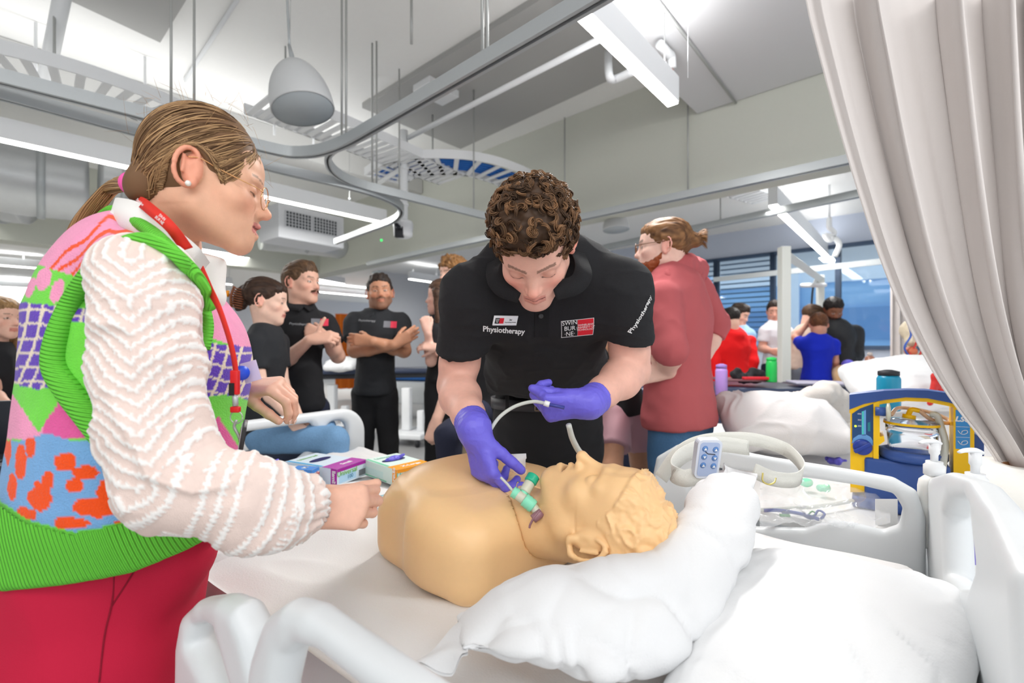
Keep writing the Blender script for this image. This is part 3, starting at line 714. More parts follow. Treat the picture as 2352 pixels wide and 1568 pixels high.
luminaire((2000, 545), (2350, 640), 2.8, 'linear light behind the grey curtain near the windows', lamp=14)
# curtain tracks
def track(pts, z, label, wdt=0.024, hh=0.030, n=8, b=None, hang=()):
    q = np.array([PZ(x, y, z) for x, y in pts]) if b is None else np.array([PU(x, y, b) for x, y in pts])
    t = thing('curtain_track', label, 'curtain track', tuple(q[len(q) // 2]))
    pth = smooth_path(q, n); M = len(pth); T = np.gradient(pth, axis=0); T /= np.linalg.norm(T, axis=1, keepdims=True); S = np.cross(T, UP); S /= np.linalg.norm(S, axis=1, keepdims=True)
    prof = [(-1, 1), (1, 1), (1, -1), (0.35, -1), (0.35, -0.5), (-0.35, -0.5), (-0.35, -1), (-1, -1)]
    G = np.stack([pth + S * (a * wdt) + UP * (c * hh) for a, c in prof], 1); V, F = grid(G, closev=True); Geo().add(V, F).obj('rail', M_alu, t, False)
    G = np.stack([pth + S * (a * wdt) + UP * (c * hh) for a, c in [(-0.3, -0.45), (0.3, -0.45), (0.3, -0.6), (-0.3, -0.6)]], 1); V, F = grid(G, closev=True); Geo().add(V, F).obj('slot', M_dark, t, False)
    for hx, hy in hang:
        c = PZ(hx, hy, z + hh) if b is None else PU(hx, hy, b); top = 3.68 if c @ VX < 8.4 else 3.05
        if c @ VX < 1.5 and c @ UX < 4: top = 3.29
        if c @ UX > 4: top = 3.04
        Geo().add(*tube([c, A(c[0], c[1], top)], 0.007, 6, smooth=False)).obj('hanger_rod', M_rod, t)
        Geo().add(*lathe([(0, -0.01), (0.014, -0.01), (0.014, 0.03), (0.008, 0.035), (0, 0.035)], c, 8)).obj('bracket', M_rod, t)
    return t
track([(1500, -90), (1340, 8), (1050, 178), (860, 288), (795, 324), (740, 344), (690, 350), (640, 345), (500, 310), (335, 262), (0, 176), (-150, 138)], 2.5, 'wide aluminium curtain track curving over the bed and away to the left', hang=((785, 330), (795, 326), (1108, 145), (1119, 138), (393, 278), (446, 292)))
track([(-100, 188), (0, 213), (310, 298), (633, 385), (800, 425), (885, 452), (922, 478), (905, 503), (850, 525), (770, 555)], 2.5, 'second curtain track looping back beneath the cable tray', wdt=0.02, hang=((855, 440), (917, 470)))
track([(808, 318), (768, 338), (752, 360), (768, 392), (820, 420), (925, 448), (1120, 497), (1150, 504)], 2.52, 'curtain track branching from the wide one towards the bulkhead', wdt=0.018, hang=((1088, 487), (865, 432)))
track([(2100, 333), (1950, 366), (1645, 432), (1340, 498), (1040, 563), (845, 606)], 0, 'curtain track fixed along the lower edge of the bulkhead', b=3.93, wdt=0.03, n=2, hang=((1297, 505), (1580, 444)))
track([(2060, 425), (1980, 443), (1655, 512), (1370, 572)], 2.52, 'thin curtain track beyond the bulkhead towards the windows', n=2, hang=((1655, 510),))
track([(2140, 588), (1640, 642)], 2.2, 'pale curtain track crossing before the far windows', n=1, wdt=0.015)
# trays, ducts, pipes
def cable_tray(pts, z, width, label, nr, m, blue=False, side=1):
    q = smooth_path([PZ(x, y, z) for x, y in pts], 10); t = thing('cable_tray', label, 'cable tray', tuple(q[len(q) // 2]))
    T = np.gradient(q, axis=0); T /= np.linalg.norm(T, axis=1, keepdims=True); S = np.cross(T, UP) * side; S /= np.linalg.norm(S, axis=1, keepdims=True)
    for k in (0, 1):
        c = q + S * width * k; G = np.stack([c + UP * 0.0, c + UP * 0.08, c + UP * 0.08 + S * 0.012, c + S * 0.012], 1); V, F = grid(G, closev=True); Geo().add(V, F).obj('side_rail', m, t, False)
    L = np.r_[0, np.cumsum(np.linalg.norm(np.diff(q, axis=0), axis=1))]
    for s in np.linspace(0.03, L[-1] - 0.03, nr):
        c = A(*[np.interp(s, L, q[:, i]) for i in range(3)]); sd = A(*[np.interp(s, L, S[:, i]) for i in range(3)]); td = np.cross(UP, sd)
        V = np.array([c + td * a * 0.022 + sd * b_ * width + UP * e for e in (0.0, 0.012) for a, b_ in ((-1, 0), (1, 0), (1, 1), (-1, 1))]); Geo().add(V, BOXF).obj('rung', m, t, False)
    if blue:
        for k in range(5): Geo().add(*tube(q + S * width * (0.25 + 0.12 * k) + UP * 0.03, 0.014, 6, smooth=False)).obj('cable', mat('cable_blue', (30, 110, 200), rough=0.5), t)
    Geo().add(*tube([q[len(q) // 3], q[len(q) // 3] + A(0, 0, 3.7 - z)], 0.008, 6, smooth=False)).obj('hanger_rod', M_rod, t)
    return t
cable_tray([(560, 262), (620, 283), (760, 333), (930, 398), (1010, 425)], 3.05, 0.42, 'white cable tray crossing behind the pendant light', 26, M_white, side=1)
cable_tray([(925, 425), (960, 408), (1010, 402), (1070, 405), (1120, 418), (1150, 430)], 3.05, 0.42, 'curved white cable tray with blue cables right of the vertical pipe', 12, M_white, blue=True, side=1)
cable_tray([(-60, 190), (40, 202), (160, 228), (260, 258), (345, 290), (420, 330)], 2.95, 0.42, 'white slotted cable tray at the upper left behind the tracks', 16, M_white, side=1)
cable_tray([(1430, 500), (1520, 478), (1640, 452), (1730, 470)], 2.9, 0.3, 'white cable tray beyond the bulkhead over the ponytailed man', 22, M_white, side=1)
def pipe(pts, r, label, m=M_white, z=None, name='pipe', cat='pipe', n=1, loc=None):
    q = pts; t = Geo().add(*tube(q, r, 12, n=n, smooth=n > 1)).obj(name, m, None); tag(t, label, cat); return t
zz = 3.45
e1 = PZ(928, 318, 3.3)
pipe([PZ(1378, 90, 3.3), PZ(938, 316, 3.3)], 0.022, 'white sprinkler pipe running diagonally under the ceiling')
dv = e1[1]
t = thing('drop_pipe', 'thick vertical white pipe holding the camera', 'pipe', tuple(e1))
Geo().add(*tube([P(928, 300, dv), P(928, 512, dv)], 0.036, 14, smooth=False)).obj('pipe', M_white, t)
for yy in (340, 388, 470): c = P(928, yy, dv); Geo().add(*lathe([(0.038, -0.012), (0.045, -0.012), (0.045, 0.012), (0.038, 0.012)], c, 14)).obj('collar', M_white, t)
Geo().add(*tube([P(926, 385, dv), P(862, 425, dv + 0.4)], 0.022, 10, smooth=False)).obj('branch', M_white, t)
t = thing('ceiling_camera', 'white dome camera hanging from the thick vertical pipe', 'camera', tuple(P(928, 530, dv)))
s_ = dv / FPX
Geo().add(*lathe([(0, 0.0), (20 * s_, 0), (23 * s_, -6 * s_), (21 * s_, -34 * s_), (14 * s_, -38 * s_), (0, -38 * s_)], P(926, 508, dv), 20)).obj('shell', M_white, t)
Geo().add(*box((-10 * s_, -0.03, -16 * s_), (10 * s_, 0.02, 16 * s_), o=P(921, 533, dv) + A(0, -0.06, 0), bev=0.008)).obj('lens_housing', M_dark, t)
Geo().add(*lathe([(0, 0), (6 * s_, 0), (6 * s_, 0.02), (0, 0.02)], P(921, 528, dv) + A(0, -0.115, 0), 14, axis=(0, 1, 0))).obj('lens', mat('lens_glass', (25, 28, 40), rough=0.1), t)
pipe([PZ(1397, 118, 3.5), PZ(1399, 172, 3.2), PZ(1412, 182, 3.2), PZ(1455, 163, 3.2)], 0.028, 'bent white pipe beside the nearest linear light', n=5)
pipe([PZ(148, -30, 3.6), PZ(105, 182, 3.2)], 0.045, 'thick white pipe slanting down at the upper left')
pipe([PZ(1510, 0, 3.285), PZ(1690, 236, 3.285)], 0.009, 'thin conduit under the lowered ceiling on the right', m=M_rod)
pipe([PZ(545, 0, 3.69), PZ(425, 185, 3.69)], 0.014, 'thin conduit on the ceiling left of the pendant light')
pipe([PZ(945, -20, 3.6), PZ(945, -5, 3.6) - A(0, 0, 0.30)], 0.009, 'short steel rod hanging from the ceiling right of the pendant', m=M_rod)
for i, (x, y, z, L) in enumerate([(82, 52, 3.7, 0.5), (333, 130, 3.7, 0.7), (630, 225, 3.7, 0.35), (720, 285, 3.7, 0.3), (855, 178, 3.7, 0.8), (1580, 20, 3.29, 0.4)]):
    c = PZ(x, y, z); pipe([c, c - A(0, 0, L)], 0.002 if i == 5 else 0.010, ['thin white rod hanging at the upper left corner', 'thin white rod above the hair of the woman in the vest', 'short white tray rod left under the pendant light', 'short white tray rod right under the pendant light', 'thin rod beside the second curtain track', 'thin wire above the valve on the right'][i], name='hanging_rod', cat='rod')
q = PZ(1530, 118, 3.24); t = thing('sprinkler_valve', 'white sprinkler valve by the near linear light', 'sprinkler', tuple(q))
Geo().add(*tube([q - UX * 0.10, q + UX * 0.02, q + UX * 0.08 - UP * 0.0, q + UX * 0.09 - UP * 0.07], 0.028, 12, n=5)).obj('elbow', M_white, t); Geo().add(*lathe([(0, 0), (0.012, 0), (0.010, -0.03), (0.018, -0.035), (0, -0.04)], q + UX * 0.09 - UP * 0.08, 10)).obj('nozzle', mat('copper_red', (200, 110, 90), rough=0.4), t)
def duct(a, b, r, label, rings=3, flat=1.0):
    t = thing('air_duct', label, 'duct', tuple((a + b) / 2)); g = Geo()
    pth = np.linspace(0, 1, 30)[:, None] * (b - a) + a; V, F = tubes(pth, r, 24, flat); N_ = V - 0; V = V + 0.012 * fbm(V * 5)[:, None] * A(0, 0, 1); g.add(V, F); g.obj('duct', M_duct, t)
    for k in range(rings):
        c = lerp(a, b, (k + 0.5) / rings); V, F = tubes(np.array([c - unit(b - a) * 0.03, c + unit(b - a) * 0.03]), r * 1.04, 24, flat); Geo().add(V, F).obj('strap', M_alu, t)
    return t
duct(PZ(-300, 345, 2.95), PZ(200, 432, 2.95), 0.36, 'foil wrapped air duct under the long light at the left', 2)
duct(PZ(230, 405, 2.98), PZ(330, 425, 2.98), 0.2, 'grey air duct box with grille behind the ponytail', 1)
duct(PZ(-200, 452, 2.95), PZ(60, 470, 2.95), 0.22, 'second pale air duct at the left edge', 2)
duct(PZ(600, 548, 3.0), PZ(790, 572, 3.0), 0.27, 'pale air duct behind the green sensor light', 1, 0.6)
q0, q1 = PZ(640, 470, 3.0), PZ(790, 505, 3.0); t = thing('air_vent', 'grey duct box with two square grilles below the long light', 'vent', tuple(q0))
d_ = unit(q1 - q0); L = np.linalg.norm(q1 - q0); nn_ = np.cross(UP, d_); nn_ = -nn_ if nn_[1] > 0 else nn_; Rb = np.stack([d_, -nn_, UP], 1)
Geo().add(*box((0, 0, -0.38), (L, 0.5, 0.03), R=Rb, o=q0, bev=0.01)).obj('casing', M_wallg, t, False)
for k in range(2):
    x0 = L * (0.09 + 0.41 * k); x1 = x0 + L * 0.37; Geo().add(*box((x0, -0.012, -0.24), (x1, -0.002, -0.05), R=Rb, o=q0)).obj('grille_opening', mat('grille_shadow', (70, 74, 80), rough=0.8), t, False)
    for j in range(9): Geo().add(*box((x0 + (x1 - x0) * j / 8 - 0.004, -0.02, -0.245), (x0 + (x1 - x0) * j / 8 + 0.004, -0.008, -0.045), R=Rb, o=q0)).obj('grille_bar', M_wallg, t, False)
    for j in range(6): Geo().add(*box((x0, -0.02, -0.24 + 0.038 * j - 0.003), (x1, -0.008, -0.24 + 0.038 * j + 0.003), R=Rb, o=q0)).obj('grille_bar', M_wallg, t, False)
# pendant shades
def pendant(cx, ytop, ybot, halfw, d, label, tilt, cable=True, ang=0.12):
    s = d / FPX; t = thing('pendant_lamp', label, 'pendant lamp', tuple(P(cx, ybot, d))); hgt_ = (ybot - ytop) * s; r = halfw * s
    ax = unit(A(-0.02 + tilt, 0.06, 1)); c = P(cx, ybot, d)
    pr = [(r * (1 - (u ** 2.3)) ** 0.62 if u < 1 else 0.0, hgt_ * u) for u in np.linspace(0, 1, 22)]; pr = [(r * 0.97, -0.0)] + pr
    Geo().add(*lathe(pr, c, 40, axis=ax)).obj('shade', mat('pendant_grey', (205, 207, 208), rough=0.55, vary=0.01), t)
    Geo().add(*lathe([(0, 0.006), (r * 0.97, 0.006), (r * 0.97, 0.001), (0, 0.001)], c, 40, axis=ax)).obj('lens', mat('pendant_face', (176, 184, 188), rough=0.6), t)
    tp = c + ax * hgt_
    Geo().add(*lathe([(0.012, -0.01), (0.014, 0.02), (0.008, 0.09), (0, 0.09)], tp, 10, axis=ax)).obj('neck', M_alu, t)
    if cable: Geo().add(*tube([tp + ax * 0.08, tp + A(-0.03, 0, 0.35), tp + A(-0.035, 0, 0.6), tp + A(0.01, 0, 3.68 - tp[2])], 0.007, 8)).obj('cable', M_alu, t); Geo().add(*tube([tp + ax * 0.08, tp + A(0.0, 0, 3.68 - tp[2])], 0.003, 6, smooth=False)).obj('wire', M_rod, t)
pendant(697, 130, 252, 69, 2.55, 'grey dome pendant lamp above the woman in the bright vest', -0.22)
pendant(1415, 486, 528, 30, 4.9, 'small grey dome pendant beyond the bulkhead', 0.0)
q = PZ(1002, 218, 3.6); t = thing('projector', 'white ceiling unit with tiny green light by the insulation panel', 'ceiling unit', tuple(q))
Geo().add(*box((-0.17, -0.12, 0), (0.17, 0.12, 0.09), R=RR3, o=q, bev=0.01)).obj('case', M_white, t, False); Geo().add(*lathe([(0, 0), (0.05, 0), (0.04, -0.012), (0, -0.015)], q, 16)).obj('sensor', M_alu, t)
t = tag(Geo().add(*lathe([(0, -0.02), (0.016, -0.015), (0.016, 0.01), (0, 0.01)], P(876, 551, 6.5), 12)).obj('sensor_light', mat('green_led', (60, 230, 110), emit=1.2)), 'tiny green glowing sensor light left of the ceiling camera', 'sensor light')
# ================================================================ THE BED, near end and mannequin
E1, E2 = unit(A(-0.80, 0.60, 0)), unit(A(0.60, 0.80, 0)); BR = np.stack([E1, E2, UP], 1)   # along the bed (to the foot) / across it (away)
B0 = A(0.965, 1.09, 0)                                                                      # far corner at the head end
def BW(a, b, z): return B0 + E1 * a - E2 * b + UP * z                                      # a from the head, b from the far side towards the camera
BEDL, BEDW, ZM = 2.16, 1.12, 0.86
M_plast = mat('bed_plastic', (226, 230, 232), rough=0.38, bump=0.05, bscale=200, vary=0.008)
M_sheet = mat('bed_linen', (230, 228, 227), rough=0.92, bump=0.35, bscale=260, vary=0.01)
M_pill = mat('pillow_cotton', (230, 231, 232), rough=0.9, bump=0.25, bscale=300, vary=0.01)
M_blue = mat('panel_blue', (72, 84, 168), rough=0.45)
bed = thing('hospital_bed', 'white hospital bed carrying the mannequin in the foreground', 'bed', tuple(BW(BEDL / 2, BEDW / 2, 0)))
def sheetz(a, b):
    q = np.stack([a * 5.2, b * 7, 0 * a], -1); z = 0.010 * fbm(q * A(0.5, 1.2, 1) + 3, 3)
    z = z + 0.010 * (1 - np.abs(vnoise(np.stack([a * 2.2 + b * 3.0, b * 9 - a * 3.5, 0 * a + 4], -1)))) ** 3
    e = np.minimum(np.minimum(a + 0.0, BEDL - 0.06 - a), np.minimum(b, BEDW - b)); return ZM + z - 0.10 * np.exp(-np.clip(e, 0, 1) / 0.018)
na, nb = 220, 120; aa, bb = np.meshgrid(np.linspace(0.03, BEDL - 0.06, na), np.linspace(0.05, BEDW - 0.07, nb), indexing='ij')
G = B0 + E1 * aa[..., None] - E2 * bb[..., None]; zz_ = sheetz(aa, bb - 0.05 + 0.0); G[..., 2] = zz_
Gb = G.copy(); Gb[..., 2] = ZM - 0.16; V1, F1 = grid(G, flip=True)
edge = np.concatenate([np.arange(nb), np.arange(1, na) * nb + nb - 1, (na - 1) * nb + np.arange(nb - 2, -1, -1), np.arange(na - 2, 0, -1) * nb])
low = V1[edge].copy(); low[:, 2] = ZM - 0.16; n0 = len(V1); ee = np.r_[edge, edge[:1]]; ll = np.r_[np.arange(len(edge)), 0] + n0
Geo().add(np.vstack([V1, low]), [F1, np.stack([ee[:-1], ee[1:], ll[1:], ll[:-1]], -1)]).obj('mattress', M_sheet, bed)
Geo().add(*box((0.0, 0.06, 0.45), (BEDL, BEDW - 0.06, ZM - 0.16), R=np.stack([E1, -E2, UP], 1), o=B0, bev=0.02)).obj('bed_frame', M_plast, bed)
for a in (0.25, BEDL - 0.3):
    Geo().add(*box((a, 0.12, 0.12), (a + 0.12, BEDW - 0.12, 0.46), R=np.stack([E1, -E2, UP], 1), o=B0, bev=0.02)).obj('leg', M_plast, bed)
    for b in (0.14, BEDW - 0.14): Geo().add(*tube([BW(a + 0.06, b - 0.02, 0.062), BW(a + 0.06, b + 0.02, 0.062)], 0.06, 18, smooth=False)).obj('castor', M_dark, bed)
def sd_rb(x, y, cx, cy, hx, hy, r):
    qx = np.abs(x - cx) - hx + r; qy = np.abs(y - cy) - hy + r
    return np.sqrt(np.maximum(qx, 0) ** 2 + np.maximum(qy, 0) ** 2) + np.minimum(np.maximum(qx, qy), 0) - r
def sd_poly(x, y, pts):
    """signed distance to a polygon"""
    pts = np.asarray(pts, float); d = None; s = np.ones(np.broadcast(x, y).shape)
    n = len(pts)
    for i in range(n):
        a = pts[i]; b = pts[i - 1]; ex, ey = b - a; wx = x - a[0]; wy = y - a[1]; t = np.clip((wx * ex + wy * ey) / (ex * ex + ey * ey + 1e-12), 0, 1)
        dd = (wx - ex * t) ** 2 + (wy - ey * t) ** 2; d = dd if d is None else np.minimum(d, dd)
        c1 = (y >= a[1]); c2 = (y < b[1]); c3 = (ex * wy > ey * wx); s = np.where((c1 & c2 & c3) | (~c1 & ~c2 & ~c3), -s, s)
    return s * np.sqrt(d)
def plate(name, o, u, v, pos, holes, th, m, parent, h=0.006, rnd=0.016, lo=None, hi=None, curve=None):
    """rounded panel: pos/holes are 2D distance functions of (s,t) in metres along u and v"""
    o = np.asarray(o, float); u = unit(u); v = unit(v); w_ = np.cross(u, v)
    f = Field(h)
    def fn(X, Y, Z):
        x = X; y = Y; z = Z                     # local grid (s,t,thickness)
        d = pos(x, y)
        for g_ in holes: k = 0.03; dd = -g_(x, y); q = np.maximum(k - np.abs(d - dd), 0) / k; d = np.maximum(d, dd) + q * q * k * 0.25
        zz = np.abs(z - (curve(x, y) if curve else 0)) - th / 2
        a = d + rnd; b = zz + rnd
        return np.sqrt(np.maximum(a, 0) ** 2 + np.maximum(b, 0) ** 2) + np.minimum(np.maximum(a, b), 0) - rnd
    f.fn(fn, lo, hi); V, F = f.build(); V = relax(V, F, 2, 0.5)
    W = o + V[:, :1] * u + V[:, 1:2] * v + V[:, 2:3] * w_
    return link(name, meshdata(name, W, F, None), m, parent)
# footboard: s runs from the far corner towards the camera side
fo = BW(BEDL + 0.02, -0.02, 0.40); ZF = PZ(800, 930, 1.0)
topf = CZ - (932 - HY) / FPX * fo[1] - 0.40
plate('footboard', fo, -E2, UP, lambda x, y: sd_rb(x, y, 0.53, topf / 2 - 0.02, 0.53, topf / 2 + 0.02, 0.13),
      [lambda x, y: sd_rb(x, y, 0.165, topf - 0.145, 0.060, 0.09, 0.05), lambda x, y: sd_poly(x, y, [(0.30, topf - 0.055), (0.76, topf - 0.055), (0.83, topf - 0.10), (0.83, topf - 0.19), (0.70, topf - 0.25), (0.40, topf - 0.22), (0.29, topf - 0.15), (0.27, topf - 0.09)]) - 0.01],
      0.05, M_plast, bed, rnd=0.022, lo=(-0.02, -0.05, -0.04), hi=(1.08, topf + 0.02, 0.04), h=0.007)
# headboard: from the far corner towards the camera
def onplane(px, py, o, n): r = P(px, py, 1.0) - A(0, 0, CZ); t = ((o - A(0, 0, CZ)) @ n) / (r @ n); return A(0, 0, CZ) + r * t
ho = BW(-0.02, 0.10, 0.0)
def to2(px, py, o, u, v): q = onplane(px, py, o, np.cross(u, v)) - o; return (q @ u, q @ v)
hb = dict(o=BW(-0.03, 0.0, 0.0), u=-E2, v=UP)
T = lambda pts: np.array([to2(x, y, hb['o'], hb['u'], hb['v']) for x, y in pts])
HBP = T([(2134, 1340), (2130, 1200), (2136, 1135), (2160, 1100), (2200, 1090), (2262, 1112), (2318, 1180), (2395, 1330), (2500, 1560)]); HBH = T([(2206, 1320), (2200, 1190), (2216, 1152), (2252, 1150), (2274, 1185), (2290, 1300), (2268, 1352), (2232, 1352)])
# far side rail, head half
ro = BW(0.0, -0.035, 0.0); T2 = lambda pts: np.array([to2(x, y, ro, E1, UP) for x, y in pts])
RP = T2([(2118, 1330), (2122, 1190), (2102, 1128), (2050, 1098), (1900, 1072), (1780, 1054), (1660, 1030), (1560, 1022), (1512, 1050), (1500, 1110), (1500, 1200)])
RH = T2([(2060, 1200), (2068, 1165), (2050, 1135), (1990, 1120), (1880, 1103), (1770, 1090), (1640, 1075), (1590, 1110), (1600, 1190), (1720, 1205), (1850, 1208), (1905, 1190), (1960, 1195), (2025, 1212)])
zlo = 0.62
RP = np.vstack([[RP[0, 0], zlo], RP[1:-1], [RP[-1, 0], zlo]])
plate('side_rail', ro, E1, UP, lambda x, y: sd_poly(x, y, RP) - 0.004, [lambda x, y: sd_poly(x, y, RH) - 0.004], 0.040, M_plast, bed, h=0.006, rnd=0.018,
      lo=tuple(np.r_[RP.min(0) - 0.02, -0.03]), hi=tuple(np.r_[RP.max(0) + 0.02, 0.03]))
HBP2 = np.vstack([[HBP[0, 0], zlo], HBP[1:-1], [HBP[-1, 0], zlo]])
plate('headboard', hb['o'], hb['u'], hb['v'], lambda x, y: sd_poly(x, y, HBP2) - 0.004, [lambda x, y: sd_poly(x, y, HBH) - 0.002], 0.048, M_plast, bed, h=0.006, rnd=0.020,
      lo=tuple(np.r_[HBP2.min(0) - 0.02, -0.03]), hi=tuple(np.r_[HBP2.max(0) + 0.02, 0.03]))
# near side rails (close to the camera)
nr = BW(0.3, BEDW + 0.055, 0.0); NE = np.cross(E1, UP)
def T3(pts, off=0.0): return np.array([to2(x, y, nr + E2 * -off, E1, UP) for x, y in pts])
NP_ = T3([(590, 1600), (612, 1490), (640, 1412), (680, 1384), (730, 1398), (960, 1560), (1100, 1660), (1100, 1760), (640, 1760)]); NH = T3([(668, 1600), (690, 1500), (716, 1478), (760, 1490), (900, 1600), (1000, 1700), (700, 1700)])
plate('side_rail', nr, E1, UP, lambda x, y: sd_poly(x, y, NP_) - 0.004, [lambda x, y: sd_poly(x, y, NH) - 0.004], 0.046, M_plast, bed, h=0.0045, rnd=0.020,
      lo=tuple(np.r_[NP_.min(0) - 0.02, -0.03]), hi=tuple(np.r_[NP_.max(0) + 0.02, 0.03]))
NP2 = T3([(432, 1680), (436, 1470), (446, 1408), (476, 1378), (530, 1372), (570, 1388), (596, 1440), (640, 1600), (660, 1720)]); NH2 = T3([(468, 1468), (474, 1434), (500, 1428), (524, 1440), (560, 1560), (566, 1600), (540, 1590), (500, 1520)])
plate('side_rail', nr, E1, UP, lambda x, y: sd_poly(x, y, NP2) - 0.004, [lambda x, y: sd_poly(x, y, NH2) - 0.003], 0.046, M_plast, bed, h=0.0045, rnd=0.020,
      lo=tuple(np.r_[NP2.min(0) - 0.02, -0.03]), hi=tuple(np.r_[NP2.max(0) + 0.02, 0.03]))
pz = T3([(458, 1524), (476, 1516), (500, 1560), (520, 1620), (462, 1620)])
w3 = np.cross(E1, UP); Geo().add(*prism(pz, 0.018, 0.026, (nr, E1, UP, w3))).obj('control_panel', M_blue, bed, False)
for i in range(7):
    c = onplane(548 + i * 7.5, 1400 + i * 28, nr, w3) - w3 * 0.0; Geo().add(*lathe([(0, 0.003), (0.004, 0.001), (0.005, -0.002)], c + w3 * 0.0232, 8, axis=w3)).obj('grip_stud', M_plast, bed)
# ---------------------------------------------------------------- mannequin
MH = A(0.176, 0.862, 1.025)
mdir = unit(E1 * 0.16 + UP * 0.985 - E2 * 0.03); mfr = face_frame(MH, mdir, -E1 * 0.985 + UP * 0.12, 1.06)
man = thing('mannequin', 'beige training mannequin torso with head lying on the bed', 'mannequin', tuple(BW(0.9, 0.5, ZM)))
f = Field(0.0028); head_field(f, mfr, True, mouth=0.010, neck=None, nose=1.06)
k_ = mfr.k; f.rc(mfr.p((0, -0.02, -0.05)), MH + E1 * 0.235 - UP * 0.045, 0.060, 0.070, 0.03)
f.el(mfr.p((0, 0.088, -0.0645)), np.array((0.016, 0.016, 0.0065)) * k_, mfr.R, 0.003, 's')
# moulded hair relief
def hairmask(q):  # 1 where the moulded hair is
    e = ((q[:, 1] - 0.105) / 0.10) ** 2 + ((q[:, 2] + 0.055) / 0.125) ** 2
    m = np.clip((e - 1.0) / 0.06, 0, 1) * np.clip((q[:, 2] + 0.045 - 0.5 * np.maximum(0, q[:, 1])) / 0.012, 0, 1)
    ear = np.exp(-((q[:, 1] + 0.012) ** 2 + (q[:, 2] - 0.002) ** 2) / 0.027 ** 2 * 1.0) * (np.abs(q[:, 0]) > 0.05)
    return m * (1 - np.clip(ear * 3, 0, 1))
def mpost(V, F):
    q = mfr.inv(V); N = vnormals(V, F); m = hairmask(q)
    wv = vnoise(np.stack([q[:, 0] * 55 + 2.2 * fbm(q * 26, 2), q[:, 1] * 38, q[:, 2] * 60 + 2 * fbm(q * 22 + 9, 2)], 1)); r = (1 - np.abs(wv)) ** 2
    return V + N * (m * (0.0035 + 0.0085 * (r - 0.35) + 0.0018 * vnoise(q * 170)))[:, None]
M_man = mat('mannequin_vinyl', (245, 203, 150), rough=0.34, sss=0.10, bump=0.12, bscale=90, vary=0.02, spec=0.4)
def mcol(V):
    c = np.tile(lin(np.array((245, 202, 148)) / 255.), (len(V), 1)); q = mfr.inv(V); g_ = np.exp(-(((q[:, 1] - 0.088) / 0.012) ** 2 + ((q[:, 2] + 0.0645) / 0.006) ** 2 + (q[:, 0] / 0.015) ** 2)); return c * (1 - g_[:, None] * 0.75) + lin(np.array((90, 30, 30)) / 255.) * g_[:, None] * 0.75
M_man2 = mat('mannequin_vinyl_head', attr=True, rough=0.42, sss=0.10, bump=0.15, bscale=90, vary=0.02, spec=0.4)
finish(f, 'head', M_man2, man, color=mcol, post=mpost)
# torso (skin sheet over the chest)
TB = MH + E1 * 0.22; t = Field(0.0048); TE1 = unit(E1 * 0.99 + E2 * 0.16); TE2 = np.cross(UP, TE1) * -1; SH = np.stack([TE1, TE2, UP], 1)
def TW(a, b, z): return A(TB[0], TB[1], 0) + TE1 * a + TE2 * b + UP * z
t.bx(TW(0.095, 0.0, 0.942), (0.180, 0.190, 0.090), SH, 0.062, 0.0)
t.el(TW(0.14, -0.080, 1.030), (0.115, 0.085, 0.042), SH, 0.05); t.el(TW(0.14, 0.080, 1.030), (0.115, 0.085, 0.042), SH, 0.05)
t.el(TW(0.185, 0.0, 1.000), (0.10, 0.13, 0.072), SH, 0.05)
t.el(TW(0.06, -0.165, 0.960), (0.085, 0.050, 0.080), SH, 0.04); t.el(TW(0.06, 0.165, 0.960), (0.085, 0.05, 0.080), SH, 0.04)
t.rc(TW(0.0, -0.12, 0.98), TW(0.0, 0.12, 0.98), 0.045, 0.045, 0.05)
t.rc(TW(-0.01, 0.0, 0.965), TW(0.08, 0, 0.965), 0.066, 0.085, 0.05)
t.rc(TW(0.025, -0.02, 1.028), TW(0.03, -0.15, 1.012), 0.009, 0.008, 0.03); t.rc(TW(0.025, 0.02, 1.028), TW(0.03, 0.15, 1.012), 0.009, 0.008, 0.03)
t.el(TW(0.0, 0, 1.042), (0.022, 0.02, 0.016), SH, 0.02, 's')
t.el(TW(0.15, -0.205, 0.965), (0.05, 0.022, 0.06), SH, 0.03, 's')
t.bx(TW(0.25, 0, 0.74), (0.5, 0.5, 0.121), SH, 0.01, 0.03, 's')
nk = unit(E1 + UP * 0.25 + E2 * 0.05); t.rc(MH + E1 * 0.13 - UP * 0.03, MH + E1 * 0.20 - UP * 0.04, 0.066, 0.0685, 0.003, 's')
finish(t, 'torso', M_man, man, relx=3)
